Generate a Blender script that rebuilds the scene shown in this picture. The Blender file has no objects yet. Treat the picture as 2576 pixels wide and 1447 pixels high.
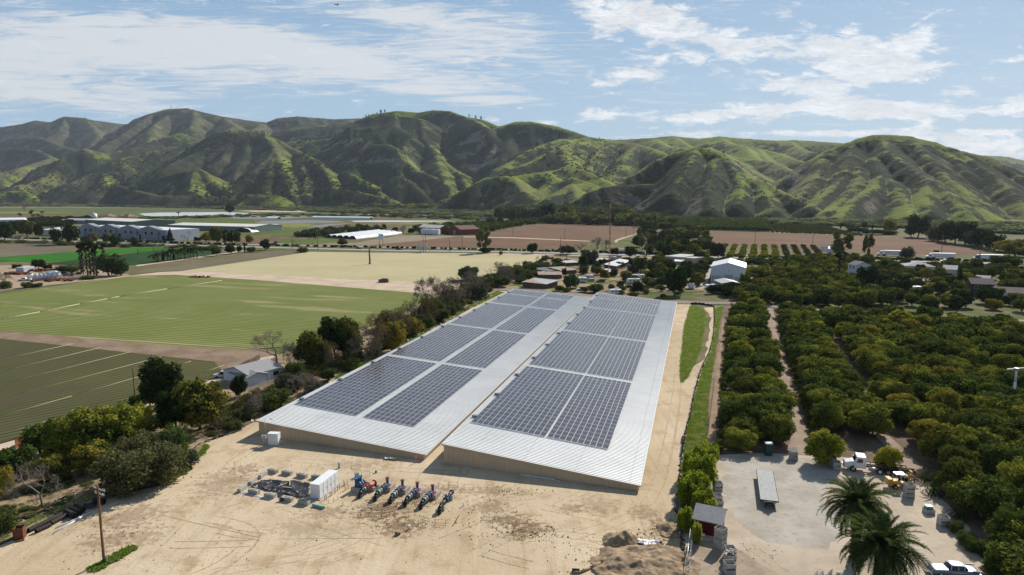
SUN_E = 5.0; SKY_S = .1; SKY_SAT = .9; CLOUD_C = (7.0, 7.1, 7.2); SKY_LO = (.30, .43, .54); SKY_HI = (.15, .275, .445); SKY_MIX = .93; SKY_ZEN = (.095, .14, .215)
HAZE = 2.8e-5; HAZE_C = (.75, .85, 1.0); EXPO = .42
import bpy, math, random
import numpy as np
from mathutils import Vector
random.seed(7); RNG = np.random.default_rng(11)
SC = bpy.context.scene
COL = SC.collection
# ---------------------------------------------------------------- camera (24 mm drone lens, 45 m up)
F = 1717.0; CX, CY = 1288.0, 723.5; HZ = 488.0; H = 45.0
TH = math.atan((CY - HZ) / F); CT, ST_ = math.cos(TH), math.sin(TH)
cam = bpy.data.cameras.new('camera'); cam.sensor_width = 36; cam.lens = 36 * F / 2576
cam.clip_start = 0.5; cam.clip_end = 40000
co = bpy.data.objects.new('camera', cam); COL.objects.link(co)
co.location = (0, 0, H); co.rotation_euler = (math.pi / 2 - TH, 0, 0); SC.camera = co

def W(px, py, z=0.0):
    """survey helper: where the sight line to a measured photo point meets height z"""
    u = (px - CX) / F; v = (py - CY) / F
    dx, dy, dz = u, CT - v * ST_, -ST_ - v * CT
    t = (z - H) / dz
    return Vector((dx * t, dy * t, z))
def P3(px, py, d):
    u = (px - CX) / F; v = (py - CY) / F
    return (u * d, (CT - v * ST_) * d, H + (-ST_ - v * CT) * d)
def PX(p):
    zc = p[1] * CT - (p[2] - H) * ST_; return CX + F * p[0] / zc, CY - F * (p[1] * ST_ + (p[2] - H) * CT) / zc
def mpp(px, py):
    return F and H / ((py - HZ) * CT)          # metres per measured pixel on the ground there
AL = math.atan2(.2612, .9653)
DL = Vector((.2612, .9653, 0)); DT = Vector((.9653, -.2612, 0))
def LT(s, t, z=0.0):
    return Vector((DL.x * s + DT.x * t, DL.y * s + DT.y * t, z))

# ---------------------------------------------------------------- materials
MATS = {}
class NT:
    def __init__(s, nt): s.nt = nt; s.n = nt.nodes; s.l = nt.links
    def new(s, t, **k):
        n = s.n.new(t)
        for a, b in k.items(): setattr(n, a, b)
        return n
    def inp(s, sock, v):
        if isinstance(v, bpy.types.NodeSocket): s.l.new(v, sock)
        elif v is not None:
            if isinstance(v, (tuple, list)) and len(v) == 3 and sock.type == 'RGBA': v = (*v, 1)
            sock.default_value = v
    def math(s, op, a, b=None, c=None, clamp=False):
        n = s.new('ShaderNodeMath', operation=op, use_clamp=clamp)
        s.inp(n.inputs[0], a)
        if b is not None: s.inp(n.inputs[1], b)
        if c is not None: s.inp(n.inputs[2], c)
        return n.outputs[0]
    def vmath(s, op, a, b=None):
        n = s.new('ShaderNodeVectorMath', operation=op); s.inp(n.inputs[0], a)
        if b is not None: s.inp(n.inputs[1], b)
        return n.outputs[0]
    def noise(s, vec, scale, detail=4, rough=.55, dist=0.0, dim='3D'):
        n = s.new('ShaderNodeTexNoise', noise_dimensions=dim)
        s.inp(n.inputs['Vector'], vec); n.inputs['Scale'].default_value = scale
        n.inputs['Detail'].default_value = detail; n.inputs['Roughness'].default_value = rough
        n.inputs['Distortion'].default_value = dist
        return n.outputs['Fac']
    def ramp(s, f, lo, hi, a=0.0, b=1.0, smooth=True):
        n = s.new('ShaderNodeMapRange'); n.interpolation_type = 'SMOOTHSTEP' if smooth else 'LINEAR'
        s.inp(n.inputs[0], f); s.inp(n.inputs[1], lo); s.inp(n.inputs[2], hi)
        n.inputs[3].default_value = a; n.inputs[4].default_value = b
        return n.outputs[0]
    def mix(s, f, a, b):
        n = s.new('ShaderNodeMix', data_type='RGBA'); s.inp(n.inputs[0], f)
        s.inp(n.inputs[6], a); s.inp(n.inputs[7], b); return n.outputs[2]
    def mapping(s, vec, scale=(1, 1, 1), rot=0.0, loc=(0, 0, 0)):
        n = s.new('ShaderNodeMapping'); s.inp(n.inputs[0], vec)
        n.inputs['Scale'].default_value = scale; n.inputs['Rotation'].default_value = (0, 0, rot)
        n.inputs['Location'].default_value = loc
        return n.outputs[0]
    def rotco(s, vec, ang):
        """coordinates turned so that x runs across and y along direction ang (from +y towards +x)"""
        m = s.new('ShaderNodeMapping'); s.inp(m.inputs[0], vec); m.inputs['Rotation'].default_value = (0, 0, ang)
        return m.outputs[0]
def material(name, fn, rough=.8, spec=.2, metal=0.0):
    if name in MATS: return MATS[name]
    m = bpy.data.materials.new(name); m.use_nodes = True; t = NT(m.node_tree)
    bs = m.node_tree.nodes['Principled BSDF']
    bs.inputs['Roughness'].default_value = rough; bs.inputs['Specular IOR Level'].default_value = spec
    bs.inputs['Metallic'].default_value = metal
    geo = t.new('ShaderNodeNewGeometry'); pos = geo.outputs['Position']
    r = fn(t, pos, bs, geo)
    if r is not None: t.inp(bs.inputs['Base Color'], r)
    MATS[name] = m; return m
def plain(name, c, rough=.6, spec=.3, metal=0.0, var=.18, scale=1.2):
    """paint / metal / concrete with uneven wear"""
    def fn(t, pos, bs, geo):
        f = t.noise(pos, scale, 5, .65)
        d = tuple(x * (1 - var) for x in c); b = tuple(min(1, x * (1 + var * .6)) for x in c)
        return t.mix(t.ramp(f, .3, .7), d, b)
    return material(name, fn, rough, spec, metal)

# ---------------------------------------------------------------- object helpers
def tag(o, label=None, cat=None, group=None, kind=None):
    if label: o['label'] = label
    if cat: o['category'] = cat
    if group: o['group'] = group
    if kind: o['kind'] = kind
    return o
def link(o, parent=None):
    COL.objects.link(o)
    if parent is not None: o.parent = parent
    return o
def thing(name, label, cat, loc=(0, 0, 0), rz=0.0, group=None):
    o = bpy.data.objects.new(name, None); o.empty_display_size = .5
    o.location = loc; o.rotation_euler = (0, 0, rz); link(o)
    return tag(o, label, cat, group)
def np_mesh(name, V, Fq, mats, mi=None, smooth=False):
    me = bpy.data.meshes.new(name); V = np.asarray(V, np.float32); Fq = np.asarray(Fq, np.int32)
    k = Fq.shape[1]; nf = len(Fq)
    me.vertices.add(len(V)); me.vertices.foreach_set('co', V.ravel())
    me.loops.add(nf * k); me.loops.foreach_set('vertex_index', Fq.ravel())
    me.polygons.add(nf); me.polygons.foreach_set('loop_start', np.arange(nf, dtype=np.int32) * k)
    me.polygons.foreach_set('loop_total', np.full(nf, k, np.int32))
    for m in mats: me.materials.append(m)
    if mi is not None: me.polygons.foreach_set('material_index', np.asarray(mi, np.int32))
    me.polygons.foreach_set('use_smooth', np.full(nf, smooth, bool))
    me.update(calc_edges=True); return me
def mobj(name, me, parent=None, loc=(0, 0, 0), rz=0.0, sc=None):
    o = bpy.data.objects.new(name, me); o.location = loc; o.rotation_euler = (0, 0, rz)
    if sc is not None: o.scale = sc if isinstance(sc, (tuple, list)) else (sc, sc, sc)
    return link(o, parent)
class MB:
    def __init__(s): s.v = []; s.f = []; s.sm = []
    def _add(s, vs, fs, smooth=False):
        b = len(s.v); s.v += [tuple(v) for v in vs]; s.f += [tuple(i + b for i in f) for f in fs]; s.sm += [smooth] * len(fs)
        return s
    def box(s, c, d, rz=0.0, tilt=0.0):
        cx, cy, cz = c; hx, hy, hz = d[0] / 2, d[1] / 2, d[2] / 2; vs = []
        ca, sa = math.cos(rz), math.sin(rz); ct, st = math.cos(tilt), math.sin(tilt)
        for z in (-hz, hz):
            for x, y in ((-hx, -hy), (hx, -hy), (hx, hy), (-hx, hy)):
                yy = y * ct - z * st; zz = y * st + z * ct
                vs.append((cx + x * ca - yy * sa, cy + x * sa + yy * ca, cz + zz))
        return s._add(vs, [(0, 3, 2, 1), (4, 5, 6, 7), (0, 1, 5, 4), (1, 2, 6, 5), (2, 3, 7, 6), (3, 0, 4, 7)])
    def cyl(s, p0, p1, r0, r1=None, n=8, cap=True, smooth=True):
        r1 = r0 if r1 is None else r1; p0 = Vector(p0); p1 = Vector(p1); ax = p1 - p0
        if ax.length < 1e-6: return s
        ax.normalize(); u = ax.orthogonal().normalized(); w = ax.cross(u); vs = []
        for p, r in ((p0, r0), (p1, r1)):
            for i in range(n):
                a = 2 * math.pi * i / n; vs.append(p + u * (r * math.cos(a)) + w * (r * math.sin(a)))
        s._add(vs, [(i, (i + 1) % n, n + (i + 1) % n, n + i) for i in range(n)], smooth)
        if cap:
            b = len(s.v) - 2 * n
            s.f += [tuple(b + n - 1 - i for i in range(n)), tuple(b + n + i for i in range(n))]; s.sm += [False, False]
        return s
    def tube(s, pts, r, n=6, r1=None):
        m = len(pts) - 1
        for i in range(m):
            ra = r if r1 is None else r + (r1 - r) * i / m; rb = r if r1 is None else r + (r1 - r) * (i + 1) / m
            s.cyl(pts[i], pts[i + 1], ra, rb, n)
        return s
    def poly(s, pts): return s._add(pts, [tuple(range(len(pts)))])
    def prism(s, prof, x0, x1):
        """side profile of (y,z) points, extruded along x"""
        n = len(prof); vs = [(x0, y, z) for y, z in prof] + [(x1, y, z) for y, z in prof]
        return s._add(vs, [tuple(range(n))[::-1], tuple(range(n, 2 * n))] + [(i, (i + 1) % n, n + (i + 1) % n, n + i) for i in range(n)])
    def ball(s, c, r, n=8, m=6, sz=1.0):
        vs = []
        for j in range(m + 1):
            a = math.pi * j / m
            for i in range(n):
                b = 2 * math.pi * i / n; vs.append((c[0] + r * math.sin(a) * math.cos(b), c[1] + r * math.sin(a) * math.sin(b), c[2] + r * sz * math.cos(a)))
        return s._add(vs, [(j * n + i, (j + 1) * n + i, (j + 1) * n + (i + 1) % n, j * n + (i + 1) % n) for j in range(m) for i in range(n)], True)
    def mesh(s, name, mat):
        me = bpy.data.meshes.new(name); me.from_pydata(s.v, [], s.f); me.materials.append(mat)
        me.polygons.foreach_set('use_smooth', s.sm); me.update(); return me
    def build(s, name, mat, parent=None, loc=(0, 0, 0), rz=0.0, bevel=0.0):
        o = mobj(name, s.mesh(name, mat), parent, loc, rz)
        if bevel:
            b = o.modifiers.new('bevel', 'BEVEL'); b.width = bevel; b.segments = 2; b.limit_method = 'ANGLE'
        return o
def sheet(name, pts, mat, z, label=None, kind='structure', cat=None, sub=False, px=True, zs=None):
    """flat ground patch through surveyed outline points"""
    P = [W(*p) for p in pts] if px else [Vector((*p, 0)) for p in pts]
    me = bpy.data.meshes.new(name); me.from_pydata([(p.x, p.y, z) for p in P], [], [tuple(range(len(P)))])
    me.materials.append(mat); me.update()
    o = mobj(name, me); tag(o, label, cat, kind=kind); return o
def wob(pts, amp, step):
    """roughen an outline given in measured pixels (done in ground metres)"""
    P = [W(*p) for p in pts]; out = []
    for i, p in enumerate(P):
        q = P[(i + 1) % len(P)]; L = (q - p).length; n = max(1, int(L / step))
        for k in range(n):
            r = p.lerp(q, k / n)
            if k: r = r + Vector((random.gauss(0, amp), random.gauss(0, amp), 0))
            out.append((r.x, r.y))
    return out

# ---------------------------------------------------------------- numpy noise
_perm = RNG.random((256, 256)).astype(np.float32)
def vnoise(x, y):
    xi = np.floor(x).astype(np.int64); yi = np.floor(y).astype(np.int64); fx = x - xi; fy = y - yi
    fx = fx * fx * fx * (fx * (fx * 6 - 15) + 10); fy = fy * fy * fy * (fy * (fy * 6 - 15) + 10)
    a = _perm[xi & 255, yi & 255]; b = _perm[(xi + 1) & 255, yi & 255]; c = _perm[xi & 255, (yi + 1) & 255]; d = _perm[(xi + 1) & 255, (yi + 1) & 255]
    return (a * (1 - fx) + b * fx) * (1 - fy) + (c * (1 - fx) + d * fx) * fy
def fbm(x, y, o=4, g=.5):
    x, y = x * .84 - y * .54, x * .54 + y * .84
    s = 0; a = 1; n = 0
    for i in range(o):
        s = s + a * (vnoise(x + 17.3 * i, y + 9.1 * i) * 2 - 1); n += a; a *= g; x, y = (x * .8 - y * .6) * 2.03, (x * .6 + y * .8) * 2.03
    return s / n
def ridged(x, y, o=4):
    x, y = x * .77 - y * .64, x * .64 + y * .77
    s = 0; a = 1; n = 0
    for i in range(o):
        s = s + a * (1 - np.abs(vnoise(x + 7.7 * i, y + 3.3 * i) * 2 - 1)); n += a; a *= .5; x, y = (x * .8 - y * .6) * 2.1, (x * .6 + y * .8) * 2.1
    return s / n

# ---------------------------------------------------------------- sun, sky with clouds
SUN_EL, SUN_AZ = math.radians(34), math.radians(34)      # azimuth from +y towards +x
sl = bpy.data.lights.new('sun', 'SUN'); sl.energy = SUN_E; sl.angle = math.radians(.5); sl.color = (1, .94, .84)
so = bpy.data.objects.new('sun', sl); link(so); so.location = (300, 500, 600)
so.rotation_euler = Vector((math.sin(SUN_AZ) * math.cos(SUN_EL), math.cos(SUN_AZ) * math.cos(SUN_EL), math.sin(SUN_EL))).to_track_quat('Z', 'Y').to_euler()

def world():
    w = bpy.data.worlds.new('World'); SC.world = w; w.use_nodes = True; t = NT(w.node_tree)
    bg = w.node_tree.nodes['Background']; bg.inputs['Strength'].default_value = SKY_S
    sky = t.new('ShaderNodeTexSky', sky_type='NISHITA'); sky.sun_disc = False
    sky.sun_elevation = SUN_EL; sky.sun_rotation = SUN_AZ; sky.air_density = 1.3; sky.dust_density = 1.6; sky.ozone_density = 2.0; sky.altitude = 100
    tc = t.new('ShaderNodeTexCoord'); d = tc.outputs['Generated']
    sp = t.new('ShaderNodeSeparateXYZ'); t.inp(sp.inputs[0], d)
    X, Y, Z = sp.outputs
    yy = t.math('MAXIMUM', Y, .05); a = t.math('DIVIDE', X, yy); b = t.math('DIVIDE', Z, yy)
    abr = t.new('ShaderNodeCombineXYZ'); t.inp(abr.inputs[0], a); t.inp(abr.inputs[1], b)
    def blob(px, py, sx, sy, wt, tilt=0.0):
        v = P3(px, py, 1.0)
        m = t.new('ShaderNodeMapping', vector_type='TEXTURE'); t.inp(m.inputs[0], abr.outputs[0])
        m.inputs['Location'].default_value = (v[0] / v[1], (v[2] - H) / v[1], 0); m.inputs['Rotation'].default_value = (0, 0, tilt)
        m.inputs['Scale'].default_value = (sx * 1.75 / F, sy * 1.75 / F, 1)
        g = t.new('ShaderNodeTexGradient', gradient_type='SPHERICAL'); t.inp(g.inputs[0], m.outputs[0])
        return g.outputs['Fac'], wt
    def total(L):
        s = None
        for q in L:
            f, wt = blob(*q); s = t.math('MULTIPLY_ADD', f, wt * 1.25, 0.0 if s is None else s)
        return s
    # layers of cloud seen on a high flat deck: coordinates on that deck
    zc = t.math('ADD', t.math('MAXIMUM', Z, 0), .10)
    cx = t.new('ShaderNodeCombineXYZ'); t.inp(cx.inputs[0], t.math('DIVIDE', X, zc)); t.inp(cx.inputs[1], t.math('DIVIDE', Y, zc))
    deck = cx.outputs[0]
    ab = t.new('ShaderNodeCombineXYZ'); t.inp(ab.inputs[0], a); t.inp(ab.inputs[1], t.math('MULTIPLY', b, 2.6)); ABv = ab.outputs[0]
    # cirrus veil (left and centre)
    c1 = total([(250, 140, 420, 75, 1.15, -.04), (720, 130, 430, 60, 1.1, -.12), (1180, 85, 240, 48, .9, -.2), (900, 20, 380, 26, .55, -.15), (1000, 190, 280, 28, .65, -.2), (80, 240, 280, 45, .75, -.1), (420, 270, 260, 24, .45, -.1), (1150, 240, 130, 12, .5, -.1), (-100, 120, 200, 90, .6)])
    n1 = t.noise(t.mapping(deck, (.55, 1.5, 1), rot=.5), 2.2, 5, .62, .6)
    n1b = t.noise(t.mapping(ABv, (1.8, 7.5, 1), rot=-.16), 5.5, 7, .72, 1.2)
    nn = t.math('ADD', t.math('MULTIPLY', n1, .35), t.math('MULTIPLY', n1b, .65))
    m1 = t.math('MULTIPLY', t.ramp(t.math('ADD', t.math('MULTIPLY', t.math('SUBTRACT', nn, .5), 4.2), t.math('MULTIPLY', c1, .56)), .10, .88), .86)
    # mackerel and flat cumulus banks (centre and right)
    c2 = total([(1560, 45, 120, 42, 1.3, -.35), (1690, 35, 75, 38, 1.0), (1660, 85, 130, 12, .5, -.6), (1830, 105, 85, 32, 1.2, -.15), (2100, 125, 130, 45, 1.25, -.15), (2200, 165, 130, 45, 1.2, .35), (1980, 210, 150, 22, 1.0, -.2), (2330, 170, 110, 20, .9, .12), (1650, 160, 110, 18, .85, .12), (1560, 205, 110, 22, .85, .1), (1740, 240, 60, 6, .3), (2300, 95, 100, 20, .5, .3),
                (1430, 200, 70, 12, .35), (1500, 288, 62, 14, 1.15), (1720, 298, 90, 16, 1.2), (1880, 280, 85, 17, 1.25), (2120, 275, 150, 19, 1.3), (2310, 280, 130, 20, 1.35), (2560, 268, 60, 20, 1.2), (2410, 235, 45, 14, 1.0), (1640, 322, 30, 6, .6), (1900, 335, 160, 8, 1.0), (2150, 335, 110, 9, .9), (2400, 335, 160, 13, 1.2), (2450, 362, 160, 13, 1.2), (2500, 390, 140, 14, 1.1), (1390, 312, 55, 8, 1.1), (1210, 170, 40, 14, .6, -.4), (2540, 155, 60, 8, .7, .2), (1990, 28, 30, 14, .7, .4), (2330, 45, 60, 4, .6, .5), (1640, 350, 120, 8, .7), (1180, 300, 60, 7, .7)])
    n2 = t.noise(t.mapping(ABv, (1, 1.25, 1)), 20, 8, .66, .35)
    m2 = t.ramp(t.math('ADD', t.math('MULTIPLY', t.math('SUBTRACT', n2, .5), 2.6), t.math('MULTIPLY', c2, .56)), .22, .68)
    # fine ripples inside the mackerel sheet
    n3 = t.noise(t.mapping(ABv, (1, 1.6, 1), rot=.3), 60, 2, .6, .3)
    m2 = t.math('MULTIPLY', m2, t.ramp(n3, .28, .62, .6, 1.0))
    col = t.new('ShaderNodeHueSaturation'); col.inputs['Saturation'].default_value = SKY_SAT; col.inputs['Value'].default_value = 1.0
    t.inp(col.inputs['Color'], sky.outputs[0])
    # thin overall haze towards the horizon belongs to the sky
    g = t.ramp(Z, 0, .30, smooth=False)
    grad = t.mix(g, tuple(c / SKY_S for c in SKY_LO), tuple(c / SKY_S for c in SKY_HI))
    grad = t.mix(t.ramp(Z, .27, .8), grad, tuple(c / SKY_S for c in SKY_ZEN))
    grad = t.mix(t.ramp(Y, .3, -.6, 0, .55), grad, tuple(c / SKY_S for c in SKY_ZEN))
    base = t.mix(SKY_MIX, col.outputs[0], grad)
    shade = t.ramp(t.noise(t.mapping(ABv, (1, 1.4, 1), loc=(.02, -.03, 0)), 16, 3, .5), .35, .7, .82, 1.0)
    cw = t.new('ShaderNodeCombineXYZ')
    for i, c in enumerate(CLOUD_C): t.inp(cw.inputs[i], t.math('MULTIPLY', shade, c))
    s1 = t.mix(m1, base, tuple(c * .80 for c in CLOUD_C))
    s2 = t.mix(m2, s1, cw.outputs[0])
    t.inp(bg.inputs['Color'], s2)
    w.cycles.sampling_method = 'MANUAL'; w.cycles.sample_map_resolution = 256
# ---------------------------------------------------------------- hills: every ridge surveyed with its own distance
R = []   # (slope, round, [(px,py,dist)...])
def ridge(sl, *pts): R.append((sl, pts))
# far left range
ridge(.62, (-250,330,6200),(-100,322,6200),(0,320,6200),(55,312,6200),(90,303,6200),(130,308,6100),(165,293,6000),(205,296,6000),(240,303,6000),(305,312,6200),(335,312,6400))
ridge(.62, (165,293,6000),(150,330,5700),(100,360,5400),(40,395,5100))
ridge(.62, (212,296,6000),(232,318,5800),(244,345,5500),(225,370,5200))
ridge(.6, (55,340,5200),(100,345,5000),(150,365,4800),(210,380,4600))
ridge(.6, (-60,380,4700),(20,372,4600),(90,376,4600),(130,395,4400))
ridge(.62, (310,318,5900),(330,310,5600),(380,287,5300),(420,275,5100),(470,272,5000),(500,280,5000),(560,293,5000),(640,305,5100),(670,308,5200),(700,297,5200),(750,293,5200),(840,300,5300),(900,298,5400),(960,300,5400))
ridge(.62, (486,275,5000),(488,300,4750),(478,322,4550)); ridge(.62, (432,282,5000),(400,305,4700),(370,330,4400))
ridge(.62, (400,280,5100),(345,312,4800),(300,345,4500),(255,370,4300))
ridge(.6, (560,295,5000),(590,318,4600),(560,335,4300)); ridge(.6,(660,308,5200),(640,325,4700),(600,335,4400))
ridge(.55, (453,333,4200),(390,353,4050),(330,372,3900),(270,385,3800),(213,374,3700),(160,400,3600))
ridge(.5, (510,350,4000),(450,365,3900),(380,380,3700),(300,400,3500))
ridge(.5, (283,407,3500),(233,434,3350),(187,457,3200)); ridge(.5, (120,400,4200),(60,420,3900),(-20,440,3600),(-160,450,3400))
ridge(.5, (140,430,3500),(90,455,3300),(30,470,3150)); ridge(.5, (360,440,3300),(300,462,3150),(240,478,3050)); ridge(.45, (-250,400,4800),(-120,420,4300),(0,450,3700))
ridge(.45, (60,480,3050),(-60,484,3000),(-200,480,3000)); ridge(.5, (250,425,3450),(265,440,3350),(262,470,3200))
# left-centre hill with trees, its spurs, the dome
ridge(.55, (500,368,3800),(534,350,3600),(550,337,3450),(584,330,3400),(660,333,3350),(700,353,3300),(734,373,3200))
ridge(.6, (660,333,3350),(694,372,3050),(677,394,2900),(640,430,2700),(567,474,2550))
ridge(.6, (694,385,2950),(706,400,2850),(716,440,2650),(734,487,2450))
ridge(.6, (690,395,2900),(672,440,2650),(668,480,2500)); ridge(.6, (734,373,3200),(767,387,3000),(800,405,2850),(817,425,2700),(837,472,2500))
ridge(.6, (767,387,3000),(760,420,2800),(770,455,2600),(768,485,2480)); ridge(.6, (550,345,3450),(534,365,3300),(480,390,3150),(400,427,2950),(333,452,2850))
ridge(.6, (584,340,3400),(575,375,3200),(560,400,3050),(535,420,2950)); ridge(.6, (620,350,3300),(618,390,3050),(600,420,2900),(590,450,2750))
ridge(.5, (370,460,2800),(390,451,2780),(430,440,2760),(467,429,2750),(494,423,2740),(517,436,2700),(535,455,2640),(550,470,2600))
ridge(.5, (494,423,2740),(482,450,2620),(478,476,2520)); ridge(.5, (340,478,2600),(400,492,2500),(480,496,2450),(560,494,2420),(620,488,2420),(700,492,2400))
ridge(.55, (734,355,3600),(790,352,3500),(850,345,3450),(890,350,3400)); ridge(.55,(700,330,4200),(760,320,4200),(840,312,4200),(900,305,4200))
ridge(.55, (880,360,3350),(850,385,3150),(860,410,2950),(850,440,2750)); ridge(.55,(790,352,3500),(800,380,3300),(830,395,3150))
# central massif
ridge(.62, (880,322,3500),(910,305,3450),(940,287,3400),(1000,279,3400),(1055,283,3400),(1090,277,3350),(1130,279,3300),(1165,292,3250),(1215,302,3150),(1258,319,3100))
ridge(.62, (1000,288,3350),(1059,300,3200),(1063,320,3100),(1066,347,3000),(1092,384,2850),(1132,420,2700),(1159,437,2600),(1172,460,2500),(1178,476,2430))
ridge(.62, (996,288,3350),(992,317,3150),(950,335,3050),(926,350,3000),(902,380,2850)); ridge(.62, (992,317,3150),(1030,335,3050),(1038,350,2950))
ridge(.62, (1046,325,3100),(1016,370,2850),(1026,407,2700),(1059,437,2580),(1076,470,2480),(1080,498,2400))
ridge(.6, (940,365,2900),(975,362,2850),(1000,375,2800),(1010,400,2700)); ridge(.6, (902,345,3200),(912,360,3050),(925,385,2900),(895,420,2750),(885,450,2600))
ridge(.58, (1100,395,2800),(1110,430,2600),(1120,465,2450),(1140,490,2380)); ridge(.58, (1060,430,2600),(1100,450,2520),(1130,480,2420))
ridge(.6, (960,400,2800),(1000,415,2700),(1010,440,2600),(1000,465,2480)); ridge(.55, (1000,443,2550),(1025,452,2520),(1050,475,2450),(1076,500,2380))
ridge(.6, (1155,288,3250),(1200,305,3050),(1219,318,2950),(1243,345,2850),(1238,380,2750),(1236,397,2700),(1243,412,2620))
ridge(.62, (930,300,3420),(926,320,3300),(940,345,3150)); ridge(.55, (870,430,2700),(900,447,2600),(930,460,2500),(960,490,2400)); ridge(.5, (850,475,2500),(900,482,2420),(980,500,2350))
# centre-right ridges
ridge(.55, (1240,330,3100),(1258,318,3050),(1300,306,2950),(1340,306,2900),(1400,318,2850),(1440,330,2800),(1480,344,2750),(1530,351,2700))
ridge(.55, (1310,308,2950),(1290,340,2850),(1275,370,2700),(1262,400,2600))
ridge(.5, (1480,346,2750),(1430,352,2650),(1410,350,2600),(1370,362,2500),(1326,380,2400),(1290,405,2300),(1269,420,2220),(1220,450,2100),(1176,476,2010))
ridge(.52, (1530,352,2700),(1493,356,2550),(1450,358,2450),(1409,368,2350),(1418,385,2250),(1426,400,2180),(1433,417,2100),(1400,428,2050),(1376,431,2020),(1300,442,1980),(1226,449,1950),(1190,470,1900))
ridge(.52, (1409,368,2350),(1380,385,2250),(1340,405,2180),(1290,425,2100)); ridge(.52, (1433,417,2100),(1465,428,2000),(1493,440,1930),(1520,452,1860),(1545,468,1800))
ridge(.52, (1226,449,1950),(1270,442,1930),(1290,445,1900),(1305,465,1820),(1316,482,1750)); ridge(.52,(1376,431,2020),(1400,450,1920),(1380,470,1850),(1330,490,1760))
ridge(.55, (1440,462,1780),(1446,480,1700),(1452,505,1600)); ridge(.55, (1446,462,1780),(1410,480,1720),(1380,500,1640)); ridge(.5,(1440,446,1900),(1480,460,1820),(1443,463,1780))
ridge(.52, (1530,354,2600),(1560,355,2500),(1609,364,2350),(1643,374,2250),(1665,383,2180),(1690,394,2100))
ridge(.52, (1609,364,2350),(1585,380,2250),(1573,394,2180),(1556,427,2020),(1526,455,1900)); ridge(.52, (1560,357,2480),(1510,375,2350),(1490,400,2220),(1480,425,2100))
ridge(.45, (1530,352,3600),(1570,351,3500),(1640,347,3400),(1690,342,3400),(1760,349,3300),(1810,343,3200),(1850,347,3100),(1950,354,3000),(2000,352,3000),(2060,356,2900),(2130,361,2800),(2200,370,2800))
ridge(.45, (1700,346,3200),(1740,372,2800),(1790,378,2600),(1850,395,2400),(1885,400,2300),(1940,406,2200),(1970,418,2100),(1999,433,2000))
ridge(.48, (1785,371,2450),(1830,392,2250),(1885,427,2050),(1920,447,1900),(1960,470,1780)); ridge(.45,(1810,345,3200),(1850,365,2900),(1900,372,2700),(1960,385,2500),(2000,400,2300),(2040,412,2200))
for i,(a,b) in enumerate(((1880,372),(1910,376),(1940,384),(1965,392))): ridge(.5,(a,b,2600),(a+12,b+18,2430),(a+30,b+34,2270))
ridge(.5, (1990,356,2950),(2010,372,2800),(2050,385,2600)); ridge(.5, (1650,350,3300),(1680,368,2900),(1720,372,2700))
# middle-right dark hill
ridge(.66, (1530,470,1560),(1559,462,1560),(1585,447,1580),(1609,433,1600),(1640,412,1620),(1659,400,1630),(1693,384,1640),(1718,379,1630),(1751,371,1610),(1780,373,1590),(1801,380,1570),(1815,392,1540),(1828,407,1500),(1843,425,1460),(1858,443,1420),(1890,450,1390),(1918,456,1370),(1951,473,1320),(1980,488,1290),(2001,497,1270),(2038,520,1230),(2065,540,1190),(2086,555,1150))
ridge(.66, (1450,512,1500),(1470,492,1510),(1492,478,1520),(1520,469,1530),(1560,466,1540),(1600,464,1540),(1640,462,1520))
ridge(.66, (1751,371,1610),(1740,400,1520),(1720,440,1430),(1690,480,1360)); ridge(.66, (1858,443,1420),(1870,470,1340),(1860,510,1240)); ridge(.66,(1918,458,1365),(1930,490,1280),(1945,525,1200)); ridge(.66,(1800,400,1520),(1795,440,1410),(1780,480,1320),(1790,520,1230))
# right dome
ridge(.60, (1940,500,1500),(1962,470,1520),(2000,438,1540),(2051,397,1570),(2090,375,1590),(2135,357,1600),(2160,348,1600),(2198,339,1600),(2240,339,1590),(2285,342,1580),(2345,357,1560),(2380,368,1540),(2418,380,1520),(2478,394,1500),(2510,408,1480),(2535,424,1460),(2577,447,1440),(2680,480,1420),(2800,500,1400))
ridge(.62, (2220,342,1590),(2232,378,1500),(2260,400,1450),(2285,420,1400),(2312,436,1360),(2335,450,1320),(2365,470,1270),(2388,487,1230),(2410,507,1190),(2432,530,1140),(2458,556,1095))
ridge(.62, (2285,344,1580),(2318,378,1500),(2345,408,1430),(2368,434,1380),(2395,455,1330),(2418,474,1290),(2440,500,1230),(2448,512,1210),(2475,530,1170),(2500,550,1120))
ridge(.62, (2400,376,1530),(2440,402,1470),(2468,420,1430),(2495,437,1390),(2518,454,1350),(2540,473,1300),(2552,488,1270),(2580,520,1210),(2620,545,1150))
ridge(.62, (2500,405,1490),(2560,440,1420),(2620,470,1350),(2680,500,1280)); ridge(.6, (2350,362,1555),(2400,400,1480),(2425,430,1420))
ridge(.62, (2150,360,1590),(2140,390,1520),(2128,430,1430),(2118,450,1390),(2097,470,1340),(2078,487,1300),(2055,507,1250),(2041,518,1220))
ridge(.64, (2070,400,1550),(2055,440,1450),(2030,470,1380),(2010,495,1320)); ridge(.62, (2160,420,1450),(2160,450,1380),(2140,480,1310),(2110,510,1240),(2085,530,1190))
ridge(.62, (2200,400,1480),(2215,440,1390),(2200,470,1320),(2170,490,1270),(2140,515,1210),(2110,545,1150)); ridge(.62, (2240,450,1360),(2260,480,1290),(2280,510,1220),(2290,540,1150))
ridge(.62, (2335,460,1300),(2330,500,1210),(2340,530,1150))
# far bluish ridge at the right edge
ridge(.4, (2440,402,4300),(2475,391,4200),(2530,394,4200),(2576,404,4200),(2700,415,4200),(2850,400,4200))

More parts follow.
